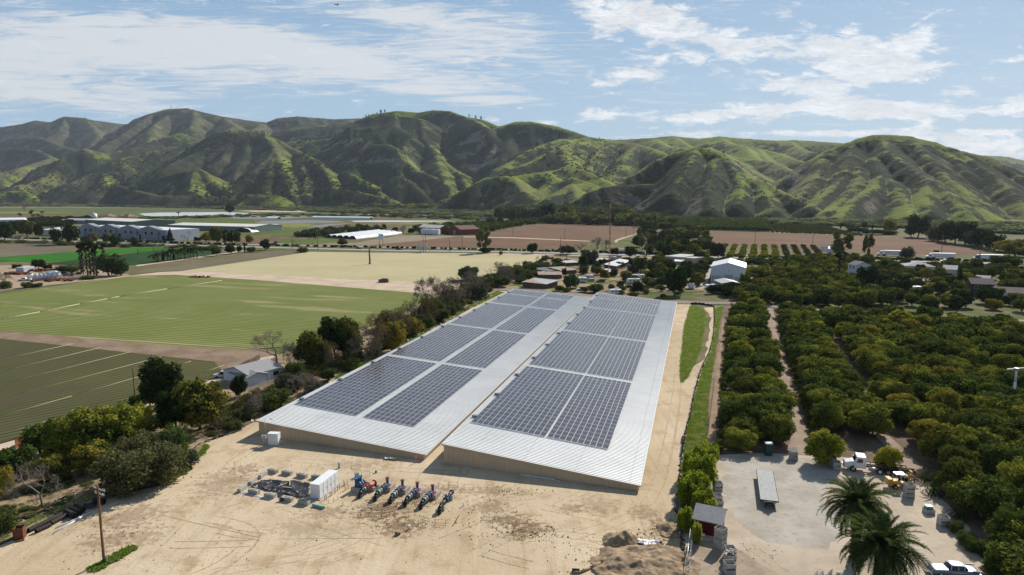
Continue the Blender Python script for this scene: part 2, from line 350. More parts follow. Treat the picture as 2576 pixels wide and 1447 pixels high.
def build_hills():
    n_az, n_r = 1300, 640
    az = np.linspace(math.radians(-44), math.radians(44), n_az); rr = 950 * (8200 / 950) ** np.linspace(0, 1, n_r)
    A, D = np.meshgrid(az, rr); X = (np.tan(A) * D).astype(np.float32); Y = D.astype(np.float32)
    sc = (Y / 2500)
    wx = fbm(X / 260, Y / 260, 4) * 55 * np.minimum(1.3, sc); wy = fbm(X / 260 + 50, Y / 260 + 20, 4) * 55 * np.minimum(1.3, sc)
    g = ridged(X / 150 / np.maximum(sc, .55) + 3, Y / 150 / np.maximum(sc, .55), 4)
    g2 = ridged(X / 46 + 3, Y / 46, 3)
    md = .15 + 1.5 * vnoise(X * .8 / 260 - Y * .6 / 260 + 9, X * .6 / 260 + Y * .8 / 260 + 4) ** 1.3; Z = np.full_like(X, -60.0)
    for ri, (sl, pts) in enumerate(R):
        P = [P3(*p) for p in pts]; cum = 0.0
        sr = (pts[0][2] / 2500)
        ext = max(p[2] for p in P) / sl * 1.4 + 100
        # small warp near the crest keeps the surveyed crest line, more further down the flank
        for (x0, y0, z0), (x1, y1, z1) in zip(P[:-1], P[1:]):
            s_at = cum; cum += math.hypot(x1 - x0, y1 - y0)
            lo_a = min(x0, x1) - ext; hi_a = max(x0, x1) + ext; lo_y = min(y0, y1) - ext; hi_y = max(y0, y1) + ext
            r0 = np.searchsorted(rr, lo_y); r1 = np.searchsorted(rr, hi_y)
            if r1 <= r0: continue
            c = np.nonzero(((X[r0:r1] > lo_a) & (X[r0:r1] < hi_a)).any(0))[0]
            if len(c) == 0: continue
            s = (slice(r0, r1), slice(c[0], c[-1] + 1))
            dx, dy = x1 - x0, y1 - y0; L2 = dx * dx + dy * dy + 1e-6
            t0 = np.clip(((X[s] - x0) * dx + (Y[s] - y0) * dy) / L2, 0, 1)
            d0 = np.hypot(X[s] - x0 - t0 * dx, Y[s] - y0 - t0 * dy)
            k = np.clip(d0 / 160, 0, 1)
            xs = X[s] + wx[s] * k; ys = Y[s] + wy[s] * k
            t = np.clip(((xs - x0) * dx + (ys - y0) * dy) / L2, 0, 1)
            d = np.hypot(xs - x0 - t * dx, ys - y0 - t * dy)
            rd = 9 * sr + 4
            h = z0 + t * (z1 - z0) - sl * (np.sqrt(d * d + rd * rd) - rd)
            kk = np.clip(d / (140 * sr + 20), 0, 1)
            sg = (s_at + t * math.sqrt(L2) + wx[s] * .5); gs = 46 + 34 * sr; gl = vnoise(sg / gs + ri * 7.3, d / 260 / sr + ri * 3.1); g3 = vnoise(sg / gs * 2.7 + ri * 5.1, d / 120 + ri)
            h = h - kk * (np.abs(2 * gl - 1) ** .8 * 26 * min(1.6, sr ** 1.7) + np.abs(2 * g3 - 1) * 7 * min(2, sr ** 1.5)) * np.clip(d / (70 * sr + 20), .3, 1) * md[s]
            h = h - kk * ((1 - g[s]) * (26 if sr > .9 else 10) * min(1.8, sr) + (1 - g2[s]) * 3.0)
            Z[s] = np.maximum(Z[s], h)
    Z += fbm(X / 22, Y / 22, 3) * 1.6 * np.clip(Z / 20, 0, 1)
    Z = np.where(Z < 0, np.maximum(Z * .25, -8), Z)
    idx = np.arange(n_r * n_az).reshape(n_r, n_az)
    Fq = np.stack([idx[:-1, :-1], idx[:-1, 1:], idx[1:, 1:], idx[1:, :-1]], -1).reshape(-1, 4)
    keep = (Z.ravel()[Fq] > -3).any(1); Fq = Fq[keep]
    used = np.unique(Fq); mp = np.zeros(n_r * n_az, np.int64); mp[used] = np.arange(len(used))
    V = np.stack([X.ravel(), Y.ravel(), Z.ravel()], 1)[used]
    # broad aspect of the land (which way a whole flank faces) sets the scrub and its painted shade
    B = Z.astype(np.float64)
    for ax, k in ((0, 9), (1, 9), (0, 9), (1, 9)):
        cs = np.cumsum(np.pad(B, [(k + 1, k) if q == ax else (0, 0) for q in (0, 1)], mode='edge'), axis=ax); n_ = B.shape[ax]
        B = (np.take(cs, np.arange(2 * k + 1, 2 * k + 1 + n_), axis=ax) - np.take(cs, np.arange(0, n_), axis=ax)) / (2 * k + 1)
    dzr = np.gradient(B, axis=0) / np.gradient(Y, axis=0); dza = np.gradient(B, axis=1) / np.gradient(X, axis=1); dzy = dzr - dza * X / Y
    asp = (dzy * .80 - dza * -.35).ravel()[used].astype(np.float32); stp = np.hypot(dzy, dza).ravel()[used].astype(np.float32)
    def fn(t, pos, bs, geo):
        sp = t.new('ShaderNodeSeparateXYZ'); t.inp(sp.inputs[0], geo.outputs['Normal']); nz = sp.outputs[2]; ny = sp.outputs[1]
        big = t.noise(pos, .0035, 5, .6); mid = t.noise(pos, .018, 6, .65); fine = t.noise(pos, .09, 6, .7); spk = t.noise(pos, .22, 3, .6)
        grass = t.mix(t.ramp(mid, .35, .65), (.125, .165, .022), (.21, .255, .035)); grass = t.mix(t.ramp(big, .45, .62), grass, (.16, .16, .05))
        grass = t.mix(t.ramp(fine, .5, .75), grass, (.10, .115, .024))
        scrub = t.mix(t.ramp(fine, .35, .65), (.010, .022, .008), (.026, .038, .013))  # chaparral tone, lowered to carry the shade of flanks facing the camera
        rock = t.mix(t.ramp(fine, .35, .7), (.17, .13, .10), (.30, .25, .20))
        # steep and pole-facing ground carries chaparral, darkened as painted shade; gentle ground carries grass
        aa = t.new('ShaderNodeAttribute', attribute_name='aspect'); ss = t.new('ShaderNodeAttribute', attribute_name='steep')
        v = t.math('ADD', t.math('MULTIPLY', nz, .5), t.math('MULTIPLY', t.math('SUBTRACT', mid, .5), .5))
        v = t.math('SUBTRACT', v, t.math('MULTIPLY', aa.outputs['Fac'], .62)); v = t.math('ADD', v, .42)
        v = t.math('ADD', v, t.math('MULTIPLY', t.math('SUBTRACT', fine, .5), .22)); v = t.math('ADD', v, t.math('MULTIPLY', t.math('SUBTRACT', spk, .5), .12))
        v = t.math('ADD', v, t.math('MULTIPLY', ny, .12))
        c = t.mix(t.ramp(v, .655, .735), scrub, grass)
        px = t.new('ShaderNodeSeparateXYZ'); t.inp(px.inputs[0], pos)
        dry = t.math('MULTIPLY', t.ramp(px.outputs[0], 200, -1600), t.ramp(t.noise(pos, .006, 5, .6), .42, .62))   # drier, browner western slopes
        c = t.mix(t.math('MULTIPLY', dry, .75), c, (.11, .095, .06))
        fr = t.math('MULTIPLY', t.ramp(px.outputs[1], 3700, 5200), .8); c = t.mix(fr, c, t.mix(t.ramp(mid, .42, .6), (.035, .042, .026), (.125, .105, .075)))
        wst = t.math('MULTIPLY', t.ramp(px.outputs[0], 0, -900), t.ramp(t.noise(pos, .014, 5, .7), .45, .60))      # thicker brush to the west
        c = t.mix(t.math('MULTIPLY', wst, .7), c, scrub)
        rk = t.math('MULTIPLY', t.ramp(ss.outputs['Fac'], .42, .58), t.ramp(t.noise(pos, .010, 6, .72, .6), .53, .60))
        c = t.mix(t.math('MULTIPLY', rk, .8), c, rock)
        bm = t.new('ShaderNodeBump'); bm.inputs['Strength'].default_value = .8; bm.inputs['Distance'].default_value = 5
        t.inp(bm.inputs['Height'], t.noise(pos, .12, 6, .7)); t.inp(bs.inputs['Normal'], bm.outputs[0])
        return c
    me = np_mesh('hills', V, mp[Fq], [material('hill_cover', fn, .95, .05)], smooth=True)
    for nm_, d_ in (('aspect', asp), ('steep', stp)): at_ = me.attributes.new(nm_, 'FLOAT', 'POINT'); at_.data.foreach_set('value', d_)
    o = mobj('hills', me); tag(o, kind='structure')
    global HX; HX = (az, rr, Z)
    return o
def hill_z(x, y):
    az, rr, Z = HX
    if y < rr[0]: return 0.0
    j = int(np.searchsorted(rr, y)); i = int((math.atan2(x, y) - az[0]) / (az[1] - az[0]))
    if j >= len(rr) or i < 0 or i >= len(az): return 0.0
    return float(max(0, Z[j, i]))
# ---------------------------------------------------------------- vegetation
def leaf_mat(name, dark, light, accent=None, amt=.0, trans=.25, rough=.55, sc=.35):
    if name in MATS: return MATS[name]
    m = bpy.data.materials.new(name); m.use_nodes = True; t = NT(m.node_tree); bs = m.node_tree.nodes['Principled BSDF']
    bs.inputs['Roughness'].default_value = rough; bs.inputs['Specular IOR Level'].default_value = 0.0; bs.inputs['IOR'].default_value = 1.02
    geo = t.new('ShaderNodeNewGeometry'); oi = t.new('ShaderNodeObjectInfo')
    c = t.mix(geo.outputs['Random Per Island'], dark, light)
    if accent:
        f = t.math('ADD', t.noise(geo.outputs['Position'], sc, 2, .5), t.math('MULTIPLY', t.math('SUBTRACT', oi.outputs['Random'], .5), .35))
        f = t.math('ADD', f, t.math('MULTIPLY', t.math('SUBTRACT', geo.outputs['Random Per Island'], .5), .15))
        c = t.mix(t.ramp(f, .66 - amt, .78 - amt), c, accent)
    t.inp(bs.inputs['Base Color'], c)
    tr = t.new('ShaderNodeBsdfTranslucent'); t.inp(tr.inputs['Color'], c)
    mx = t.new('ShaderNodeMixShader'); mx.inputs[0].default_value = trans
    t.l.new(bs.outputs[0], mx.inputs[1]); t.l.new(tr.outputs[0], mx.inputs[2])
    t.l.new(mx.outputs[0], m.node_tree.nodes['Material Output'].inputs[0]); MATS[name] = m; return m
L_AVO = leaf_mat('avocado_leaves', (.022, .044, .010), (.15, .185, .036), (.24, .245, .035), .13, sc=.2)
L_YEL = leaf_mat('new_growth_leaves', (.075, .11, .014), (.24, .27, .028), (.34, .32, .04), .2, trans=.4, sc=.3)
L_DRK = leaf_mat('dark_evergreen_leaves', (.015, .028, .009), (.050, .075, .020))
L_MID = leaf_mat('mid_green_leaves', (.030, .052, .015), (.095, .13, .030), (.14, .14, .035), .08)
L_OLV = leaf_mat('olive_shrub_leaves', (.07, .075, .03), (.19, .185, .08), (.21, .18, .08), .05, trans=.4)
L_BRT = leaf_mat('bamboo_leaves', (.10, .155, .012), (.36, .42, .04), (.36, .38, .05), .05, trans=.5)
L_PEP = leaf_mat('pepper_tree_leaves', (.05, .085, .030), (.10, .15, .055))
L_EUC = leaf_mat('eucalyptus_leaves', (.10, .11, .035), (.22, .21, .07))
L_GRY = leaf_mat('grey_green_leaves', (.045, .055, .035), (.10, .11, .065))
L_PLM = leaf_mat('palm_fronds', (.022, .038, .010), (.075, .105, .03), trans=.2)
L_GRS = leaf_mat('grass_blades', (.11, .19, .02), (.24, .34, .05), (.30, .30, .10), .14, trans=.45, sc=.45)
L_WED = leaf_mat('weed_leaves', (.05, .085, .02), (.12, .15, .04), (.17, .15, .07), .05)
L_RIV = leaf_mat('riverbank_brush', (.15, .18, .075), (.22, .25, .105), (.22, .22, .11), .0, trans=.45, sc=.02)
L_BRN = leaf_mat('dry_leaves', (.07, .05, .025), (.17, .125, .06))
L_GLD = leaf_mat('golden_olive_leaves', (.045, .062, .014), (.15, .155, .028), (.27, .22, .035), .15, sc=.4)
BARK = plain('bark', (.12, .09, .065), .95, .05, var=.35, scale=5)
TWIG = plain('bare_twigs', (.20, .165, .135), .95, .05, var=.3, scale=3)
PALMT = plain('palm_trunk', (.085, .066, .05), .95, .05, var=.4, scale=6)

def cloud(lobes, n, size, rng, out=.6, stretch=1.0, shell=.45):
    """n leaf-sized quads spread through a set of lobes (cx,cy,cz,rx,ry,rz)"""
    L = np.array(lobes, float); w = L[:, 3] * L[:, 4] * L[:, 5]; k = rng.choice(len(L), n, p=w / w.sum())
    d = rng.normal(size=(n, 3)); d /= np.linalg.norm(d, axis=1)[:, None]
    r = (shell + (1 - shell) * rng.random(n) ** .5) * (1 + .10 * rng.normal(size=n))
    c = L[k, :3] + d * L[k, 3:6] * r[:, None]
    nrm = d * out + rng.normal(size=(n, 3)) * .6 + np.array([0, 0, .25]); nrm /= np.linalg.norm(nrm, axis=1)[:, None]
    up = rng.normal(size=(n, 3)); u = np.cross(nrm, up); u /= np.linalg.norm(u, axis=1)[:, None] + 1e-9; v = np.cross(nrm, u)
    s = size * (.6 + .8 * rng.random(n))[:, None]; u = u * s * .5; v = v * s * .5 * stretch
    b = nrm * s * .18
    V = np.stack([c - u * .9, c - v + b, c + u, c + v * .9 - b], 1).reshape(-1, 3)
    V[:, 2] = np.maximum(V[:, 2], .01)
    return V, np.arange(4 * n).reshape(n, 4)
def limb_mb(h, rng, r=.03, top=.55, nb=5, spread=.3, lean=0.0, gnarl=.04):
    mb = MB(); p = Vector((0, 0, 0)); pts = [p]
    for i in range(3):
        p = p + Vector((rng.normal() * gnarl + lean, rng.normal() * gnarl, top / 3)); pts.append(p)
    mb.tube([q * 1.0 for q in pts], r, 7, r1=r * .6)
    for i in range(nb):
        a = i * 2.4 + rng.random(); q = pts[1 + i % 3]; e = q + Vector((math.cos(a) * spread * (.5 + .5 * rng.random()), math.sin(a) * spread * (.5 + .5 * rng.random()), (h - q.z) * (.4 + .4 * rng.random())))
        m = q.lerp(e, .5) + Vector((0, 0, -.03)); mb.tube([q, m, e], r * .5, 5, r1=r * .15)
    return mb
PROTO = {}
def shape(kind, seed, far):
    """unit-sized tree (height 1, width about 1): returns list of (part name, mesh)"""
    rng = np.random.default_rng(seed * 131 + hash_kind(kind)); lv = []; k = .16 if far == 2 else (.32 if far else 1.0); big = 2.3 if far == 2 else (1.7 if far else 1.0)
    def lob(n, zr, rr, sr, flat=1.0, z0=0):
        o = []
        for i in range(n):
            a = i * 2.39996 + rng.random() * .8; z = zr[0] + (zr[1] - zr[0]) * ((i + .5) / n) ; q = rr * math.sqrt(max(0.05, 1 - ((z - (zr[0] + zr[1]) / 2) / ((zr[1] - zr[0]) / 2 + .12)) ** 2)) * (.75 + .4 * rng.random())
            s = sr * (.7 + .6 * rng.random()); o.append((math.cos(a) * q, math.sin(a) * q, z, s, s, s * flat))
        return o
    R_ = lambda n: max(60, int(n * k))
    if kind in ('avocado', 'newgrowth', 'golden'):
        lb = lob(12, (.26, .80), .31 + .05 * rng.random(), .19, .85) + lob(9, (.30, .86), .36, .10, .9) + [(0, 0, .55, .3, .3, .36)] + [(rng.normal() * .13, rng.normal() * .13, .86, .13, .13, .12) for _ in range(3)]
        V, Q = cloud(lb, R_(8200), .047 * big, rng, 1.0); mat = {'avocado': L_AVO, 'newgrowth': L_YEL, 'golden': L_GLD}[kind]; tr = limb_mb(1, rng, .03, .5, 5, .3)
    elif kind in ('round', 'dark', 'mid'):
        lb = lob(15, (.30, .86), .31, .17, .9) + [(0, 0, .58, .27, .27, .33)]
        V, Q = cloud(lb, R_(8000), .044 * big, rng, 1.0); mat = {'round': L_MID, 'dark': L_DRK, 'mid': L_MID}[kind]; tr = limb_mb(1, rng, .028, .5, 5, .28)
    elif kind == 'pepper':
        lb = lob(16, (.25, .85), .33, .16, 1.25) + [(0, 0, .58, .27, .27, .3)]
        V, Q = cloud(lb, R_(6000), .05 * big, rng, .7, 1.6); mat = L_PEP; tr = limb_mb(1, rng, .035, .5, 6, .28)
    elif kind in ('olive', 'greyshrub', 'weedshrub', 'riverbush'):
        lb = lob(18, (.14, .74), .36, .17, .95) + [(0, 0, .4, .34, .34, .36)]
        V, Q = cloud(lb, R_(6500), .036 * big, rng, .4, 1.3, .3); mat = {'olive': L_OLV, 'greyshrub': L_GRY, 'weedshrub': L_WED, 'riverbush': L_RIV}[kind]; tr = limb_mb(1, rng, .014, .4, 9, .36)
    elif kind == 'euc':
        lb = []
        for i in range(16):
            z = .32 + .62 * rng.random(); a = rng.random() * 6.28; q = .36 * math.sin(min(3.0, (z - .2) * 3.4)) * (.35 + .65 * rng.random()); s = .085 + .06 * rng.random(); lb.append((math.cos(a) * q, math.sin(a) * q, z, s, s, s * 1.15))
        V, Q = cloud(lb, R_(5200), .034 * big, rng, .5, 1.7, .3); mat = L_EUC; tr = limb_mb(1, rng, .022, .72, 8, .30, gnarl=.03)
    elif kind == 'cypress':
        lb = [(rng.normal() * .03, rng.normal() * .03, .07 + .88 * i / 13, .42 * math.sin(math.pi * min(1, (.1 + i / 13 * .9)) ** .8) + .05, .42 * math.sin(math.pi * min(1, (.1 + i / 13 * .9)) ** .8) + .05, .09) for i in range(14)]
        V, Q = cloud(lb, R_(2500), .06 * big, rng, .8); V[:, 2] = V[:, 2]; mat = L_DRK; tr = limb_mb(1, rng, .03, .6, 2, .05)
    elif kind == 'conifer':
        lb = []
        for i in range(12):
            z = .12 + .82 * i / 11; q = .40 * (1 - z) + .03
            for j in range(4):
                a = rng.random() * 6.28; lb.append((math.cos(a) * q * .6, math.sin(a) * q * .6, z, q * .6 + .02, q * .6 + .02, .06))
        V, Q = cloud(lb, R_(5000), .05 * big, rng, .7); mat = L_DRK; tr = limb_mb(1, rng, .03, .8, 3, .1)
    elif kind == 'bamboo':
        lb = []
        for i in range(34):
            a = rng.random() * 6.28; q = .34 * math.sqrt(rng.random()); z = .35 + .5 * rng.random()
            lb.append((math.cos(a) * q, math.sin(a) * q, z * (1 - .4 * q), .11, .11, .2))
        lb += [(0, 0, .35, .36, .36, .3)]
        V, Q = cloud(lb, R_(9000), .036 * big, rng, .5, 2.0, .3); mat = L_BRT
        tr = MB()
        for i in range(26):
            a = rng.random() * 6.28; q = .22 * math.sqrt(rng.random()); tr.tube([(math.cos(a) * q, math.sin(a) * q, 0), (math.cos(a) * q * 1.2, math.sin(a) * q * 1.2, .5), (math.cos(a) * q * 1.7, math.sin(a) * q * 1.7, .9)], .006, 5, r1=.002)
    elif kind in ('bare', 'brownbush', 'twiggy'):
        tr = MB(); depth = 5 if far else (7 if kind == 'bare' else 6); tips = []
        def grow(p, d, L, r, n):
            e = p + d * L; tr.cyl(p, e, r, r * .62, 5 if r > .008 else 3, cap=False); tips.append(e)
            if n == 0: return
            for i in range(2 if rng.random() < .55 else 3):
                nd = (d + Vector(rng.normal(size=3) * .46)); nd.z += .05; nd.normalize(); grow(e, nd, L * (.70 + .16 * rng.random()), r * .6, n - 1)
        st = 1 if kind == 'bare' else 5
        for i in range(st):
            d0 = Vector((rng.normal() * .12, rng.normal() * .12, 1)) if st == 1 else Vector((rng.normal() * .5, rng.normal() * .5, 1)); d0.normalize()
            grow(Vector((rng.normal() * .03 * (st > 1), rng.normal() * .03 * (st > 1), 0)), d0, .25 if st == 1 else .24, .030 if st == 1 else .016, depth if st == 1 else depth - 1)
        vv = np.array([tuple(v) for v in tr.v]); s = np.array([.5 / np.percentile(np.abs(vv[:, 0]), 99), .5 / np.percentile(np.abs(vv[:, 1]), 99), 1 / np.percentile(vv[:, 2], 99.5)])
        s[:2] = np.minimum(s[:2], s[2] * 1.6); tr.v = [tuple(q) for q in vv * s]
        tp = np.array([tuple(q) for q in tips[len(tips) // 4:]]) * s; n = R_(2600 if kind != 'bare' else 1500)
        c = tp[rng.integers(0, len(tp), n)] + rng.normal(size=(n, 3)) * .02
        u = rng.normal(size=(n, 3)); u /= np.linalg.norm(u, axis=1)[:, None]; v = np.cross(u, rng.normal(size=(n, 3))); v /= np.linalg.norm(v, axis=1)[:, None]
        L_ = .055 * (1.4 if far else 1); wd = (.0022 if kind == 'bare' else .005) * big
        V = np.stack([c - u * L_ * .5, c - v * wd, c + u * L_ * .5, c + v * wd], 1).reshape(-1, 3); V[:, 2] = np.maximum(V[:, 2], .01)
        Q = np.arange(4 * n).reshape(n, 4); mat = TWIG if kind != 'brownbush' else L_BRN
    elif kind in ('fanpalm', 'skirtpalm'):
        tr = MB(); tr.tube([(0, 0, 0), (.01, 0, .45), (.0, .01, .88)], .035, 8, r1=.026)
        V, Q = [], []
        c0 = Vector((0, .01, .89)); nf = 40 if far else 60
        q = []
        def frond(c, a, el, L, hang):
            d = Vector((math.cos(a) * math.cos(el), math.sin(a) * math.cos(el), math.sin(el) - hang)); side = Vector((-math.sin(a), math.cos(a), 0))
            tip = c + d * L
            for j in range(5):
                f = (j - 2) / 2; e = c + (d * (1 - .18 * abs(f)) + side * f * .55).normalized() * L; m = c.lerp(e, .6) + side * .02 * f; 
                w = side * .16 * L + Vector((0, 0, .02))
                q.extend([c, m - w * .5, e, m + w * .5])
        for i in range(nf): frond(c0, i * 2.4, -.5 + 1.9 * ((i * .618) % 1), (.30 if kind == 'fanpalm' else .26), .12)
        if kind == 'skirtpalm':
            for i in range(30 if far else 130):
                z = .08 + .78 * (i / (30 if far else 130)); a = i * 2.4; c = Vector((math.cos(a) * .03, math.sin(a) * .03, z + .03)); e = c + Vector((math.cos(a) * (.10 + .05 * rng.random()), math.sin(a) * (.10 + .05 * rng.random()), -.10)); s = Vector((-math.sin(a), math.cos(a), 0)) * .06
                tr._add([c, c.lerp(e, .6) - s, e, c.lerp(e, .6) + s], [(0, 1, 2, 3)])
        V = np.array([tuple(v) for v in q]); Q = np.arange(len(V)).reshape(-1, 4); mat = L_PLM
    elif kind == 'featherpalm':
        tr = MB(); tr.tube([(0, 0, 0), (.01, 0, .35), (0, 0, .7)], .03, 8, r1=.024); q = []
        for i in range(14 if far else 30):
            a = i * 2.4; el = -.1 + 1.3 * ((i * .618) % 1); p = Vector((0, 0, .7)); d = Vector((math.cos(a) * math.cos(el), math.sin(a) * math.cos(el), math.sin(el)))
            for s_ in range(5):
                e = p + d * .11; side = Vector((-math.sin(a), math.cos(a), 0)) * .05; dr = Vector((0, 0, -.05)); q.extend([p, p + side + dr, e + side * .8 + dr, e]); q.extend([p, e, e - side * .8 + dr, p - side + dr]); p = e; d = (d + Vector((0, 0, -.35))).normalized()
        V = np.array([tuple(v) for v in q]); Q = np.arange(len(V)).reshape(-1, 4); mat = L_PLM
    trm = TWIG if kind in ('bare', 'twiggy', 'brownbush') else (PALMT if 'palm' in kind else BARK)
    if far == 2:
        b = len(V); fs = [f for f in tr.f if len(f) == 4]; V2 = np.concatenate([V, np.array([tuple(v) for v in tr.v]).reshape(-1, 3)]); Q2 = np.concatenate([Q, np.array(fs).reshape(-1, 4) + b])
        return [('tree', np_mesh('tree', V2, Q2, [mat, trm], [0] * len(Q) + [1] * len(fs)))]
    return [('trunk', tr.mesh('trunk', trm)), ('crown', np_mesh('crown', V, Q, [mat]))]
def hash_kind(k): return sum(ord(c) * (i + 3) for i, c in enumerate(k)) % 9973
NVAR = {0: 3, 1: 3, 2: 3}
TREECOUNT = 0
def tree(name, label, kind, loc, h, w, far=0, group=None, cat='tree', var=None, rz=None):
    global TREECOUNT; TREECOUNT += 1
    v = (TREECOUNT if var is None else var) % NVAR[far]; key = (kind, v, far)
    if key not in PROTO: PROTO[key] = shape(kind, v + 1, far)
    rz = random.uniform(0, 6.28) if rz is None else rz
    if far == 2:
        o = mobj(name, PROTO[key][0][1], None, loc, rz, (w, w, h)); return tag(o, label, cat, group)
    r = thing(name, label, cat, loc, rz, group); r.scale = (w, w, h)
    pn = ('stem', 'foliage') if 'shrub' in name or 'bush' in name or 'clump' in name else ('trunk', 'crown')
    for i, (n_, me) in enumerate(PROTO[key]): mobj(pn[i], me, r)
    return r
def T(name, label, kind, px, py, hpx, wpx, far=0, group=None, cat=None):
    """tree measured in the photograph: foot point, height and width"""
    p = W(px, py); m = mpp(px, py); f = H / ((py - HZ) * CT)
    ht = H * hpx / (py - HZ) if py - hpx > HZ else H * hpx / (py - HZ)
    cat = cat or ('palm' if 'palm' in name else 'shrub' if 'shrub' in name or 'bush' in name else 'bamboo' if 'bamboo' in name else 'tree')
    return tree(name, label, kind, (p.x, p.y, -.05), ht, wpx * m * 1.02, far, group, cat)
def mass(name, label, kinds, pts, hs, ws, cat, seed=1, far=2):
    """uncountable growth: one object joined from many small clumps standing at pts"""
    rng = np.random.default_rng(seed); VV, QQ, MI = [], [], []; mats = []; b = 0
    src = {}
    for kd in kinds:
        for v in range(3):
            me = shape(kd, v + 7, 2)[0][1]; n = len(me.vertices); co_ = np.empty(n * 3, np.float32); me.vertices.foreach_get('co', co_)
            q = np.empty(len(me.loops), np.int32); me.loops.foreach_get('vertex_index', q); q = q.reshape(-1, 4); mi = np.empty(len(me.polygons), np.int32); me.polygons.foreach_get('material_index', mi)
            keep = mi == 0; q = q[keep]; m = me.materials[0]
            if m not in mats: mats.append(m)
            co_ = co_.reshape(-1, 3); 
            if far == 3:      # lighter: a third of the leaves, each larger
                sel = rng.random(len(q)) < .3; q = q[sel]; c = co_[q].mean(1, keepdims=True); vv = c + (co_[q] - c) * 1.6; co_ = vv.reshape(-1, 3); q = np.arange(len(co_)).reshape(-1, 4)
            else: vv = co_[q]; co_ = vv.reshape(-1, 3); q = np.arange(len(co_)).reshape(-1, 4)
            src[(kd, v)] = (co_, q, mats.index(m))
    ks = list(src)
    for (x, y, z), h, w in zip(pts, hs, ws):
        c0, q, mi = src[ks[rng.integers(len(ks))]]; a = rng.random() * 6.28; ca, sa = math.cos(a), math.sin(a)
        c = np.stack([(c0[:, 0] * ca - c0[:, 1] * sa) * w + x, (c0[:, 0] * sa + c0[:, 1] * ca) * w + y, c0[:, 2] * h + z], 1)
        VV.append(c); QQ.append(q + b); MI += [np.full(len(q), mi)]; b += len(c)
    me = np_mesh(name, np.concatenate(VV), np.concatenate(QQ), mats, np.concatenate(MI)); o = mobj(name, me)
    return tag(o, label, cat, kind='stuff')
def in_poly(x, y, P):
    c = False; n = len(P)
    for i in range(n):
        x0, y0 = P[i]; x1, y1 = P[(i + 1) % n]
        if (y0 > y) != (y1 > y) and x < (x1 - x0) * (y - y0) / (y1 - y0) + x0: c = not c
    return c
def scatter(poly, n, px=True, dens=None):
    """n random ground points inside an outline (uniform over the picture so far things stay dense enough)"""
    xs = [p[0] for p in poly]; ys = [p[1] for p in poly]; out = []; tries = 0
    while len(out) < n and tries < n * 60:
        tries += 1; x = random.uniform(min(xs), max(xs)); y = random.uniform(min(ys), max(ys))
        if in_poly(x, y, poly): out.append(W(x, y) if px else Vector((x, y, 0)))
    return out
def grass_patch(name, label, polys, n, size, mat, tall=1.0, cat='grass', px=True):
    rng = np.random.default_rng(5); P = []
    for q in polys:
        P += scatter(q, max(20, int(n * abs(sum(q[i][0] * q[(i + 1) % len(q)][1] - q[(i + 1) % len(q)][0] * q[i][1] for i in range(len(q)))) / sum(abs(sum(r[i][0] * r[(i + 1) % len(r)][1] - r[(i + 1) % len(r)][0] * r[i][1] for i in range(len(r)))) for r in polys))))
    c = np.array([tuple(p) for p in P]); c[:, :2] += rng.normal(size=(len(c), 2)) * .15; c = np.repeat(c, 3, 0); m = len(c)
    c[:, :2] += rng.normal(size=(m, 2)) * size * .5; a = rng.random(m) * 6.28; s = size * (.5 + rng.random(m))
    d = np.stack([np.cos(a), np.sin(a), np.zeros(m)], 1) * s[:, None] * .5; h = np.stack([rng.normal(size=m) * .3, rng.normal(size=m) * .3, np.ones(m)], 1) * (s * .7 * tall)[:, None]
    V = np.stack([c - d, c + d, c + d * .5 + h, c - d * .5 + h], 1).reshape(-1, 3)
    o = mobj(name, np_mesh(name, V, np.arange(4 * m).reshape(m, 4), [mat])); return tag(o, label, cat, kind='stuff')
world(); build_hills()
